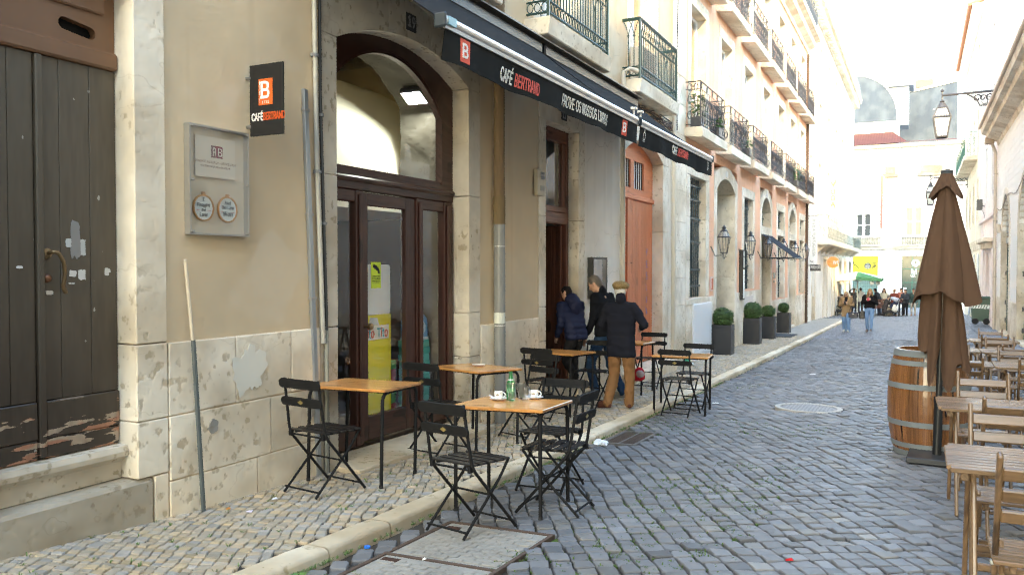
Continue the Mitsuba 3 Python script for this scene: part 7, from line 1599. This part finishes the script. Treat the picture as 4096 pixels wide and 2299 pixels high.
def person(lab, x, y, z, deg, H, pose=None, skin=SKIN, hair=(.06, .04, .03), style='short', top=(.02, .02, .025), trousers=(.05, .06, .09), shoes=(.05, .04, .035), coat=.50, bulk=1.0, edge=.020, face=(0, 1, -.15), tilt=(0, 0, 1), skirt=False, curls=(.5, .5), group=None, palms=None, legw=1.0, topmat='cloth_mat', collar=None, cut=.47):
    k = thing('person', lab, 'person', group)
    a = math.radians(deg); R_, F_, U_ = np.array([math.cos(a), math.sin(a), 0]), np.array([-math.sin(a), math.cos(a), 0]), np.array([0, 0, 1.0])
    o = np.array([x, y, z]); J = {**BASE, **(pose or {})}
    P = {n: o + H * (p[0] * R_ + p[1] * F_ + p[2] * U_) for n, p in J.items()}
    vec = lambda v: unit(v[0] * R_ + v[1] * F_ + v[2] * U_)
    s = H / 1.72; S = lambda q: q * s
    hc = P['head']; f = vec(face); u = vec(tilt); u = unit(u - f * (u @ f)); e = np.cross(f, u)
    def hp(fr, up, sd=0): return hc + s * (f * fr + u * up + e * sd)
    # the body: one continuous skin
    ms = [hull([(hp(-.012, .022), S(.080)), (hp(.018, .012), S(.070)), (hp(.026, -.055), S(.045)), (hp(.052, -.090), S(.020)), (hp(.010, -.05, .03), S(.04)), (hp(.010, -.05, -.03), S(.04))], True)]
    ms += [hull([(hp(.088, .002), S(.010)), (hp(.104, -.030), S(.0125)), (hp(.082, -.036), S(.014))]), hull([(hp(.079, -.062), S(.012)), (hp(.072, -.066, .016), S(.008)), (hp(.072, -.066, -.016), S(.008))])]
    for q in (-1, 1): ms.append(hull([(hp(-.008, .008, q * .076), S(.014)), (hp(-.002, -.028, q * .072), S(.010)), (hp(-.022, .005, q * .080), S(.010))]))
    ms += limb([(hp(-.012, -.05), S(.050)), (P['neck'], S(.054)), (P['chest'], S(.09))])
    ms += [hull([(P['chest'] - R_ * S(.06), S(.085)), (P['chest'] + R_ * S(.06), S(.085)), (P['pelvis'] - R_ * S(.05), S(.085)), (P['pelvis'] + R_ * S(.05), S(.085))])]
    for i, d in enumerate('LR'):
        ms += limb([(P['chest'], S(.06)), (P['sh' + d], S(.045)), (P['el' + d], S(.034)), (P['wr' + d], S(.024))])
        ms += limb([(P['pelvis'], S(.07)), (P['hip' + d], S(.072)), (P['kn' + d], S(.047)), (P['an' + d], S(.034)), (P['toe' + d], S(.024))])
        dd = unit(P['wr' + d] - P['el' + d]); hd = (palms or {}).get(d)
        dd = vec(hd[0]) if hd else dd; nn = vec(hd[1]) if hd else (R_ * (1 if d == 'R' else -1)); sdv = vec(hd[2]) if hd else F_
        nn = unit(nn - dd * (nn @ dd)); sdv = unit(sdv - dd * (sdv @ dd) - nn * (sdv @ nn))
        ms += hand(P['wr' + d] + dd * S(.012), dd, nn, sdv, s, curls[i])
    body = soften(merge(ms), max(.008, edge * .55) if edge < .03 else edge, 4)
    part(k, 'body', body, 'skin_mat', skin, smooth=True)
    # features
    if edge < .05:
        for q in (-1, 1):
            part(k, 'eye', soften(hull([(hp(.075, .006, q * .030), S(.0085)), (hp(.073, .006, q * .038), S(.005))]), .02, 0), 'gloss_mat', (.03, .022, .018), smooth=True)
            part(k, 'eyebrow', tm(trimesh.convex.convex_hull(np.vstack([IC * S(.005) + hp(.083, .024, q * .018), IC * S(.004) + hp(.074, .024, q * .046)]))), 'matt_mat', tuple(np.array(hair) * .8), smooth=True)
        part(k, 'mouth', tm(trimesh.convex.convex_hull(np.vstack([IC * S(.0045) + hp(.0885, -.0625), IC * S(.004) + hp(.078, -.064, .019), IC * S(.004) + hp(.078, -.064, -.019)]))), 'matt_mat', tuple(np.array(skin) * [.75, .5, .5]), smooth=True)
    # hair
    hm = []
    if style in ('short', 'long', 'bald'):
        up = .045 if style != 'bald' else -.02
        hm.append(hull([(hp(-.018, up), S(.078)), (hp(-.035, -.005), S(.070)), (hp(.018, up + .022), S(.056)), (hp(-.045, -.045), S(.045))], True))
        for q in (-1, 1): hm.append(hull([(hp(-.01, .035, q * .060), S(.026)), (hp(-.002, -.008, q * .070), S(.012)), (hp(.03, .055, q * .05), S(.02))]))
        if style == 'short':
            hm.append(hull([(hp(.045, .078, .02), S(.022)), (hp(.068, .052, -.025), S(.016)), (hp(.02, .085, -.02), S(.03)), (hp(.066, .056, .03), S(.014))]))
    if style == 'long':
        hm.append(hull([(hp(.03, .085), S(.02)), (hp(.055, .06, .03), S(.016)), (hp(.055, .06, -.03), S(.016)), (hp(-.02, .08), S(.04))]))
        for q in (-1, 1):
            hm += limb([(hp(.045, .055, q * .052), S(.024)), (hp(.028, -.02, q * .080), S(.024)), (hp(.03, -.10, q * .085) , S(.030)), (hp(.04, -.20, q * .09), S(.032)), (hp(.05, -.30, q * .085), S(.020))])
        hm += limb([(hp(-.04, 0), S(.08)), (hp(-.06, -.12), S(.08)), (hp(-.05, -.24), S(.07))])
    if hm:
        m = soften(merge(hm), max(.012, edge * .7), 4); m = rough(m, S(.010), 26 / s, 3); part(k, 'hair', m, 'cloth_mat', hair, smooth=True)
    # clothes
    w = P['waist']; b = bulk; zc = coat
    hem = o + H * (zc * U_) + (P['pelvis'] - o - ((P['pelvis'] - o) @ U_) * U_)
    tp = [hull([(P['chest'] - R_ * S(.085) * b, S(.098) * b), (P['chest'] + R_ * S(.085) * b, S(.098) * b), (w - R_ * S(.072) * b, S(.102) * b), (w + R_ * S(.072) * b, S(.102) * b), (P['neck'] - U_ * S(.03), S(.055)), (P['shL'] - R_ * S(-.02), S(.052) * b), (P['shR'] - R_ * S(.02), S(.052) * b)])]
    tp.append(hull([(w - R_ * S(.072) * b, S(.102) * b), (w + R_ * S(.072) * b, S(.102) * b), (hem - R_ * S(.085) * b + U_ * S(.05), S(.10) * b), (hem + R_ * S(.085) * b + U_ * S(.05), S(.10) * b)]))
    for d in 'LR':
        tp += limb([(P['sh' + d], S(.066) * b), ((P['sh' + d] + P['el' + d]) / 2, S(.060) * b), (P['el' + d], S(.052) * b), ((P['wr' + d] * .55 + P['el' + d] * .45), S(.048) * b), (P['wr' + d], S(.037) * b)])
    tp.append(hull([(P['neck'] - U_ * S(.02) - F_ * S(.012), S(.062)), (P['neck'] + U_ * S(.018) - F_ * S(.016), S(.060))]))
    man = merge(tp)
    cutz = hem[2]
    man = man ^ m3.Manifold.cube([4, 4, 4], True).translate([o[0], o[1], cutz + 2])
    if collar == 'cut': pass
    mesh = soften(man, edge, 5); v, ff = mesh
    wr_ = meshkit.fbm(v * [8, 8, 15] / s, 3, 5) - .5; nrm = trimesh.Trimesh(v, ff, process=False).vertex_normals
    v = v + nrm * (wr_ * S(.036))[:, None]
    if callable(topmat):
        v = v + nrm * topmat(v, o, H)[:, None]; part(k, 'jacket', (v, ff), 'matt_mat', top, smooth=True)
    else: part(k, 'jacket', (v, ff), topmat, top, smooth=True)
    tr = [hull([(P['pelvis'] - R_ * S(.055) * b + U_ * S(.05), S(.086) * b), (P['pelvis'] + R_ * S(.055) * b + U_ * S(.05), S(.086) * b), (P['hipL'], S(.083) * b), (P['hipR'], S(.083) * b)])]
    for d in 'LR':
        kn, an = P['kn' + d], P['an' + d]
        tr += limb([(P['hip' + d], S(.083) * b), (kn * .5 + P['hip' + d] * .5, S(.078) * legw * b), (kn, S(.064) * legw * b), (kn * .4 + an * .6, S(.058) * legw * b), (an, S(.054) * legw * b)])
    m = soften(merge(tr), edge, 5); v, ff = m; wr_ = meshkit.fbm(v * [12, 12, 16] / s, 3, 8) - .5; nrm = trimesh.Trimesh(v, ff, process=False).vertex_normals
    part(k, 'trousers', (v + nrm * (wr_ * S(.034) * np.clip((P['hipL'][2] + S(.02) - v[:, 2]) / S(.12), 0.1, 1))[:, None], ff), 'cloth_mat', trousers, smooth=True)
    for d in 'LR':
        an, to = P['an' + d], P['toe' + d]; fd = unit((to - an) * [1, 1, .0]); dn = (to - an); heel = an - unit(dn) * S(.04) + (to[2] - an[2]) * U_ * .8
        m = soften(hull([(an, S(.042)), (heel, S(.032)), (to, S(.030)), (to - unit(dn) * S(.06) + U_ * S(.012), S(.040))]), .02, 2); v, ff = m
        part(k, 'shoe', (v, ff), 'matt_mat', shoes, smooth=True)
    return k, P, hp, S, (R_, F_, U_)
def quilt(v, o, H):
    z = (v[:, 2] - o[2]) / H; return .012 * np.abs(np.sin(z * 3.14159 / .052)) * H / 1.4
# the three by the cafe
gp = dict(chest=(0, .02, .72), neck=(0, .035, .835), head=(-.012, .085, .905), shL=(-.108, .03, .805), elL=(-.14, .03, .635), wrL=(-.125, .10, .505), shR=(.108, .02, .80), elR=(.13, -.03, .64), wrR=(.12, .04, .50),
          hipL=(-.05, 0, .505), knL=(-.055, .10, .29), anL=(-.055, .06, .05), toeL=(-.06, .155, .018), knR=(.055, -.02, .275), anR=(.055, -.13, .055), toeR=(.06, -.04, .015))
k, P, hp, S, ax = person('grey-haired man in a black fleece and jeans looking down beside the brown door', -3.86, 10.62, gz(-3.86, 10.62), 82, 1.74, gp, hair=(.13, .11, .095), top=(.008, .009, .012), trousers=(.020, .042, .085), shoes=(.20, .19, .17), coat=.50, bulk=1.08, face=(-.10, .86, -.50), edge=.014, curls=(.35, .5), palms={'L': ((.05, .35, -.93), (-.9, .2, .1), (.1, .9, .3))})
part(k, 'shirt_collar', soften(hull([(P['neck'] + (0, 0, .035), .060), (P['neck'] + (0, 0, .055), .055)]), .02, 2), 'cloth_mat', (.012, .013, .018), smooth=True)
part(k, 'logo', mov(tm(trimesh.creation.icosphere(1, .012)), P['chest'] + ax[0] * -.16 + ax[1] * .06 + (0, 0, .06)), 'matt_mat', (.05, .05, .06))
cp_ = dict(head=(-.008, .02, .92), elL=(-.155, .03, .65), wrL=(-.10, .13, .60), elR=(.185, -.01, .655), wrR=(.135, .12, .62), shL=(-.098, -.015, .785), shR=(.098, -.015, .785), hipL=(-.055, 0, .5), knL=(-.055, .02, .27), anL=(-.085, -.08, .06), toeL=(-.175, -.03, .02), hipR=(.055, 0, .5), knR=(.06, .03, .28), anR=(.062, .02, .045), toeR=(.045, .105, .015), pelvis=(0, .0, .525))
k, P, hp, S, ax = person('old man in flat cap, dark coat and tan corduroys, back to us', -3.36, 9.83, gz(-3.36, 9.83), 6, 1.63, cp_, skin=(.52, .30, .21), hair=(.50, .48, .45), style='bald', top=(.013, .014, .021), trousers=(.20, .105, .047), shoes=(.085, .032, .02), coat=.405, bulk=1.10, edge=.014, face=(.15, 1, -.1), legw=1.08)
cap = hull([(hp(-.035, .055), S(.106)), (hp(.03, .055), S(.102)), (hp(.085, .04), S(.06))], True); cap = cap.scale([1, 1, 1])
m = soften(cap, .012, 3); v, f_ = m; c0 = hp(0, .058); v[:, 2] = c0[2] + (v[:, 2] - c0[2]) * .62
t = np.sin(v[:, 0] * 330) * np.sin(v[:, 2] * 330 + v[:, 1] * 330)
part(k, 'flat_cap', (v, f_), 'cloth_mat', col=np.where(t[:, None] > .1, [.30, .21, .10], [.16, .11, .05]), smooth=True)
part(k, 'cap_peak', soften(hull([(hp(.11, .035, .05), S(.012)), (hp(.11, .035, -.05), S(.012)), (hp(.135, .025), S(.010)), (hp(.06, .045), S(.02))]), .02, 1), 'cloth_mat', (.22, .155, .075), smooth=True)
part(k, 'coat_collar', soften(hull([(P['neck'] - ax[1] * .02 + (0, 0, .02), .072), (P['neck'] - ax[1] * .02 + (0, 0, .05), .066)]), .02, 2), 'cloth_mat', (.012, .013, .02), smooth=True)
chp = dict(pelvis=(0, -.02, .50), chest=(0, .05, .70), neck=(0, .07, .80), head=(-.01, .11, .895), shL=(-.115, .06, .78), elL=(-.145, .03, .62), wrL=(-.125, .11, .50), shR=(.115, .06, .78), elR=(.13, .13, .64), wrR=(.10, .26, .60), hipL=(-.05, -.02, .49), knL=(-.055, .06, .27), anL=(-.055, -.07, .13), toeL=(-.055, .0, .08), knR=(.055, .08, .30), anR=(.055, .08, .07), toeR=(.06, .16, .035))
cx, cy = -4.12, 10.16
k, P, hp, S, ax = person('dark-haired child in a quilted navy jacket stepping into the brown doorway', cx, cy, -.08, 62, 1.43, chp, hair=(.018, .014, .013), top=(.008, .012, .040), trousers=(.018, .017, .018), shoes=(.06, .035, .025), coat=.47, bulk=1.09, edge=.014, face=(-.15, .95, -.28), topmat=quilt, legw=1.1)
m = soften(hull([(P['neck'] - ax[1] * .11 + (0, 0, .0), .085), (P['neck'] - ax[1] * .09 + (0, 0, -.07), .08), (P['neck'] - ax[1] * .04 + (0, 0, .05), .10)]), .014, 3); part(k, 'hood', rough(m, .012, 18, 4), 'matt_mat', (.007, .010, .036), smooth=True)
b = thing('shopping_bag', 'small red and grey bag carried low between the two men', 'bag')
part(b, 'pouch', rough(soften(hull([((-3.30, 10.35, .12), (.10, .05, .07)), ((-3.28, 10.35, .20), (.06, .04, .05))]), .02, 3), .01, 20, 3), 'cloth_mat', (.42, .02, .03), smooth=True); part(b, 'print', rough(soften(hull([((-3.26, 10.31, .16), (.06, .03, .06))]), .02, 2), .01, 20, 3), 'cloth_mat', (.32, .26, .26), smooth=True)
# the two women walking up the street
def phone(k, p, ax, col): part(k, 'phone', box(np.array(p) - [.036, .012, .055], np.array(p) + [.036, .006, .055], .006), 'gloss_mat', col)
JEANS = (.16, .26, .42)
wp = dict(head=(0, .035, .905), elL=(-.155, -.005, .64), wrL=(-.045, .145, .675), elR=(.155, -.005, .64), wrR=(.045, .145, .685), knL=(-.055, .05, .28), anL=(-.06, .05, .05), toeL=(-.065, .13, .02), knR=(.055, -.01, .28), anR=(.06, -.08, .05), toeR=(.065, .01, .015))
pl = {'L': ((.5, .4, .75), (-.4, .9, -.2), (0, .3, 1)), 'R': ((-.5, .4, .75), (.4, .9, -.2), (0, .3, 1))}
k, P, hp, S, ax = person('woman in a fawn jacket, sunglasses and wide jeans looking at her phone', -2.30, 31.0, gz(-2.30, 31.0), 172, 1.46, wp, skin=(.55, .33, .24), hair=(.40, .27, .14), style='long', top=(.28, .185, .10), trousers=JEANS, shoes=(.55, .52, .48), coat=.36, bulk=1.10, edge=.02, legw=1.28, palms=pl, curls=(.9, .9), face=(0, .93, -.36))
phone(k, (P['wrL'] + P['wrR']) / 2 + ax[1] * .06 + (0, 0, .05), ax, (.02, .02, .02))
part(k, 'sunglasses', box(hp(.085, .0, -.05) - [.0, .004, .012], hp(.085, .004, .05) + [.0, .004, .014], .003), 'gloss_mat', (.05, .02, .015))
part(k, 'black_top', soften(hull([(P['chest'] + ax[1] * .075, (.05, .03, .12)), (P['neck'] + ax[1] * .02, .05)]), .02, 2), 'cloth_mat', (.012, .012, .014), smooth=True)
b = thing('handbag', 'dark navy handbag hanging at the side of the woman in the fawn jacket', 'bag')
hb = P['hipR'] * .0 + np.array([-2.30, 31.0, 0]) + ax[0] * -.24 + ax[1] * .06; hb[2] = gz(-2.3, 31) + .62
part(b, 'body', box(hb - [.16, .05, .12], hb + [.16, .05, .09], .02), 'paint_mat', (.012, .014, .03)); part(b, 'clasp', box(hb + [-.02, -.056, .02], hb + [.02, -.051, .05], .004), 'metal_mat', (.5, .5, .5)); part(b, 'strap', tube([hb + [-.14, 0, .08], hb + [-.06, 0, .35], hb + [.06, 0, .62]], .010, 5), 'paint_mat', (.012, .014, .03))
wp2 = {**wp, 'head': (-.012, .045, .905), 'wrL': (-.035, .15, .72), 'wrR': (.05, .14, .71), 'knL': (-.05, .07, .30), 'anL': (-.045, .10, .06), 'toeL': (-.05, .18, .055), 'anR': (.05, -.10, .055)}
k, P, hp, S, ax = person('fair-haired woman in a black jumper and jeans looking at a red phone', -1.55, 30.9, gz(-1.55, 30.9), 176, 1.55, wp2, skin=(.52, .31, .22), hair=(.34, .20, .09), style='long', top=(.012, .011, .012), trousers=(.17, .27, .43), shoes=(.16, .13, .12), coat=.535, bulk=1.08, edge=.02, legw=1.0, palms=pl, curls=(.9, .9), face=(-.2, .88, -.42))
phone(k, (P['wrL'] + P['wrR']) / 2 + ax[1] * .06 + (0, 0, .05), ax, (.42, .02, .06))
b = thing('shoulder_bag', 'black bag hanging beside the woman in the black jumper', 'bag')
hb = np.array([-1.55, 30.9, 0]) + ax[0] * .24; hb[2] = gz(-1.55, 30.9) + .62
part(b, 'body', box(hb - [.09, .06, .16], hb + [.09, .06, .12], .03), 'paint_mat', (.015, .014, .016)); part(b, 'strap', tube([hb + [0, 0, .1], hb + [.05, 0, .4], hb + [.1, 0, .62]], .010, 5), 'paint_mat', (.015, .014, .016))
# the far terrace
YF = 51.0
def gf(y): return float(zk(y)) - .05
def sit(lab, x, y, deg, top, hair, style='short', H=1.6, **q):
    z = gf(y)
    sp = dict(pelvis=(0, -.02, .30), waist=(0, -.03, .37), chest=(0, -.02, .49), neck=(0, -.01, .605), head=(0, .02, .69), shL=(-.108, -.02, .575), shR=(.108, -.02, .575), elL=(-.14, .04, .42), elR=(.14, .04, .42), wrL=(-.08, .17, .43), wrR=(.08, .17, .43), hipL=(-.055, .0, .29), hipR=(.055, .0, .29), knL=(-.07, .24, .29), knR=(.07, .24, .29), anL=(-.07, .22, .045), anR=(.07, .22, .045), toeL=(-.075, .31, .015), toeR=(.075, .31, .015))
    sp.update(q.pop('pose', {}))
    k = person(lab, x, y, z, deg, H, sp, top=top, hair=hair, style=style, edge=.05, coat=.25, group=None, **q)
    c = thing('terrace_chair', 'chair under the ' + lab.split(',')[0], 'chair', 'chairs of the far terrace')
    copies(CT, c, T().translate([x, y, z + .0]).rotate([0, 0, 1], deg))
    return k
sit('dark-haired man in a dark jacket, seated at the left edge of the far terrace', -4.10, 51.4, -60, (.03, .03, .035), (.015, .012, .01))
sit('seated person in a dark grey jumper behind the pushchair', -3.55, 51.8, 160, (.07, .065, .065), (.02, .015, .012))
sit('seated person in a grey-blue coat with a white collar, between the two walking women', -2.62, 51.2, 10, (.10, .115, .15), (.02, .016, .014))
sit('seated woman with long dark hair, white top, beside the kneeling man', -1.52, 52.2, 100, (.62, .60, .58), (.02, .015, .012), 'long')
far = dict(edge=.05, coat=.47)
person('standing person in a white shirt under the far parasol', -3.13, 52.6, gf(52.6), 20, 1.62, top=(.70, .70, .70), hair=(.06, .03, .025), trousers=(.08, .08, .1), **far)
person('person in dark clothes with both arms raised under the far parasol', -3.48, 52.4, gf(52.4), 190, 1.58, dict(elL=(-.17, .05, .86), wrL=(-.06, .06, .96), elR=(.17, .05, .86), wrR=(.07, .06, .98)), top=(.10, .10, .11), hair=(.05, .03, .02), **far)
person('woman in a cream jumper with dark hair, standing beyond the bench', -1.92, 54.0, gf(54), 180, 1.62, dict(elL=(-.14, .03, .64), wrL=(-.06, .12, .60), elR=(.14, .03, .64), wrR=(.06, .12, .60)), top=(.55, .50, .38), hair=(.05, .025, .015), style='long', trousers=(.06, .06, .07), **far)
person('person in a dark top leaning over, right of the woman in black', -2.12, 52.6, gf(52.6), 60, 1.66, dict(chest=(0, .08, .70), neck=(0, .12, .80), head=(0, .16, .88), shL=(-.1, .1, .78), shR=(.1, .1, .78), wrR=(.1, .3, .55), elR=(.12, .2, .65)), top=(.05, .055, .07), hair=(.03, .02, .018), **far)
person('person in a russet jacket pushing a white-hung pushchair, back to us', -1.28, 51.0, gf(51.0), -20, 1.55, dict(elR=(.15, .05, .63), wrR=(.12, .2, .58), elL=(-.15, .05, .63), wrL=(-.12, .2, .58)), top=(.20, .06, .045), hair=(.20, .10, .04), trousers=(.035, .035, .045), shoes=(.2, .09, .04), bulk=1.12, **far)
person('person with dark hair and a pale scarf right of the russet jacket', -.96, 52.6, gf(52.6), 170, 1.62, top=(.40, .16, .12), hair=(.03, .02, .02), trousers=(.05, .05, .06), **far)
person('man in dark jacket and sunglasses at the right end of the terrace', -.72, 51.4, gf(51.4), 150, 1.56, dict(elL=(-.16, .05, .63), wrL=(-.02, .17, .63), elR=(.16, .05, .63), wrR=(.03, .17, .62)), top=(.05, .055, .065), hair=(.06, .04, .03), trousers=(.02, .02, .022), shoes=(.02, .02, .02), bulk=1.15, **far)
person('person in pale trousers partly hidden by the brown parasol', -.32, 52.2, gf(52.2), 180, 1.6, top=(.05, .08, .07), hair=(.05, .03, .02), trousers=(.45, .42, .38), shoes=(.38, .13, .05), **far)
kp = dict(pelvis=(0, -.04, .24), waist=(0, -.02, .32), chest=(0, .03, .45), neck=(0, .06, .56), head=(0, .10, .645), shL=(-.11, .04, .53), shR=(.11, .04, .53), elL=(-.13, .14, .42), wrL=(-.07, .27, .44), elR=(.13, .14, .42), wrR=(.07, .27, .44), hipL=(-.05, -.02, .24), hipR=(.05, -.02, .24), knL=(-.07, .23, .27), anL=(-.07, .14, .045), toeL=(-.07, .23, .015), knR=(.07, .18, .06), anR=(.07, -.06, .06), toeR=(.07, -.10, .02))
person('grey-haired man in a dark grey blazer and beige trousers squatting by the pushchair', -1.70, 50.4, gf(50.4), -62, 1.66, kp, hair=(.20, .17, .15), top=(.065, .058, .058), trousers=(.42, .34, .24), shoes=(.03, .025, .02), edge=.04, coat=.12, bulk=1.05)
def wheel(c, R_, axis='x', w=.03):
    m = lathe([(R_ - .03, -w / 2), (R_, -w / 2), (R_, w / 2), (R_ - .03, w / 2)], 18); m = rot(m, [0, 1, 0], 90) if axis == 'x' else rot(m, [1, 0, 0], 90); return mov(m, c)
def pushchair(lab, x, y, deg, col, hood):
    k = thing('pushchair', lab, 'pushchair'); z = gf(y); b = []
    def w(n, m, mat, c): m = rot(m, [0, 0, 1], deg); part(k, n, mov(m, (x, y, z)), mat, c, smooth=40)
    w('seat', soften(hull([((0, .05, .55), (.20, .12, .12)), ((0, -.16, .75), (.19, .10, .18))]), .05, 3), 'cloth_mat', col); w('hood', soften(hull([((0, -.22, .92), (.21, .14, .14)), ((0, .0, 1.02), (.20, .14, .10))]), .05, 3), 'cloth_mat', hood); w('basket', box((-.2, -.22, .2), (.2, .25, .36), .03), 'cloth_mat', (.05, .05, .055))
    for s in (-1, 1):
        w('frame_tube', tube([(s * .22, -.42, 1.0), (s * .22, -.15, .55), (s * .22, .32, .16)], .014, 6), 'paint_mat', (.05, .05, .055)); w('frame_tube', tube([(s * .22, .05, .55), (s * .22, -.30, .16)], .014, 6), 'paint_mat', (.05, .05, .055))
        for yy, R_ in ((-.30, .14), (.32, .10)): w('wheel', wheel((s * .24, yy, R_), R_), 'matt_mat', (.02, .02, .02))
    w('handle', tube([(-.22, -.42, 1.0), (.22, -.42, 1.0)], .016, 6), 'matt_mat', (.03, .03, .03)); return k
pushchair('dark grey-brown pushchair parked at the left of the far terrace', -3.95, 49.4, 15, (.10, .09, .085), (.16, .13, .11))
k = pushchair('pushchair hung with a white bag, in front of the person in the russet jacket', -1.32, 50.1, 70, (.04, .05, .10), (.45, .48, .55))
b = thing('carrier_bag', 'white plastic bag hanging from the pushchair in the middle of the far terrace', 'bag'); root(b, rough(soften(hull([((-1.22, 49.75, gf(50) + .42), (.17, .10, .17)), ((-1.22, 49.75, gf(50) + .66), (.08, .06, .06))]), .05, 3), .03, 9, 2), 'cloth_mat', (.72, .70, .66), smooth=True)
k = thing('bench', 'slatted red-brown bench behind the squatting man', 'bench'); bx_, by_, bz_ = -2.05, 51.4, gf(51.4)
for z_ in (.5, .62, .74, .86): part(k, 'back_slat', box((bx_ - .45, by_ - .02, bz_ + z_), (bx_ + .45, by_ + .02, bz_ + z_ + .07), .006), 'matt_mat', (.17, .07, .045))
for y_ in (.06, .16, .26, .36): part(k, 'seat_slat', box((bx_ - .45, by_ + y_, bz_ + .42), (bx_ + .45, by_ + y_ + .07, bz_ + .45), .006), 'matt_mat', (.17, .07, .045))
for s in (-1, 1): part(k, 'leg', box((bx_ + s * .38 - .02, by_ - .03, bz_), (bx_ + s * .38 + .02, by_ + .38, bz_ + .42), .006), 'paint_mat', (.05, .05, .05))
k = thing('parasol', 'open cream and green square parasol over the far terrace', 'parasol')
ux, uy = -3.25, 51.6; uz = gf(uy)
Pm = {(i, j): (ux + i * 1.35, uy + j * 1.35, 1.02 - .10 * abs(i * j)) for i in (-1, 0, 1) for j in (-1, 0, 1)}; Pm[(0, 0)] = (ux, uy, 1.32)
ring = [(-1, -1), (0, -1), (1, -1), (1, 0), (1, 1), (0, 1), (-1, 1), (-1, 0)]
for q in range(8):
    tri = np.array([Pm[(0, 0)], Pm[ring[q]], Pm[ring[(q + 1) % 8]]]); v = np.vstack([tri, tri - [0, 0, .01]])
    part(k, 'panel', (v, np.array([[0, 1, 2], [5, 4, 3]])), 'cloth_mat', (.10, .26, .13) if q in (1, 5) else (.72, .74, .66))
for q in range(8):
    a, b_ = np.array(Pm[ring[q]]), np.array(Pm[ring[(q + 1) % 8]]); v = np.array([a, b_, b_ - [0, 0, .16], a - [0, 0, .16]]); part(k, 'valance', (v, np.array([[0, 1, 2], [0, 2, 3]])), 'cloth_mat', (.12, .30, .15) if q in (1, 2) else (.70, .72, .64))
part(k, 'pole', tube([(ux, uy, uz), (ux, uy, 1.30)], .035, 8), 'paint_mat', (.70, .70, .62)); part(k, 'base', box((ux - .3, uy - .3, uz), (ux + .3, uy + .3, uz + .08), .02), 'matt_mat', (.4, .4, .38))
for q in range(8): part(k, 'rib', tube([(ux, uy, .72), tuple(np.array(Pm[ring[q]]) * .6 + np.array(Pm[(0, 0)]) * .4 - [0, 0, .02])], .014, 5), 'paint_mat', (.68, .68, .60))
for n_, (gx, gy, nm) in enumerate(((-4.0, 50.6, 'leftmost'), (-3.72, 50.5, 'second from the left'), (-2.42, 50.5, 'third from the left'), (-2.12, 50.7, 'rightmost'))):
    k = thing('globe_lamp', 'round white globe hanging under the far parasol, ' + nm, 'lamp', 'globes under the far parasol')
    part(k, 'globe', mov(tm(trimesh.creation.icosphere(2, .13)), (gx, gy, .68)), 'paint_mat', (.72, .70, .64), smooth=True); part(k, 'cord', tube([(gx, gy, .80), (gx, gy, 1.0)], .006, 4), 'paint_mat', (.3, .3, .3))
for n_, (tx_, ty_) in enumerate(((-3.75, 50.9), (-2.3, 51.9))):
    k = thing('terrace_table', ('left' if n_ == 0 else 'right') + ' small table of the far terrace under the parasol', 'table'); z = gf(ty_)
    part(k, 'top', lathe([(.001, .70), (.33, .70), (.33, .725), (.001, .73)], 24, (tx_, ty_, z)), 'paint_mat', (.4, .4, .4)); part(k, 'column', lathe([(.22, 0), (.2, .03), (.03, .06), (.03, .70)], 14, (tx_, ty_, z)), 'paint_mat', (.05, .05, .05))
k = thing('plastic_cup', 'crumpled green and white packet at the foot of the wall', 'litter')
gx, gy = -4.08, 15.9; part(k, 'green_part', rough(soften(hull([((gx, gy, gz(gx, gy) + .08), (.08, .07, .09))]), .02, 2), .02, 20, 2), 'paint_mat', (.02, .30, .16), smooth=True); part(k, 'white_part', rough(soften(hull([((gx + .09, gy, gz(gx, gy) + .03), (.06, .05, .03))]), .02, 2), .02, 20, 4), 'paint_mat', (.6, .65, .62), smooth=True)
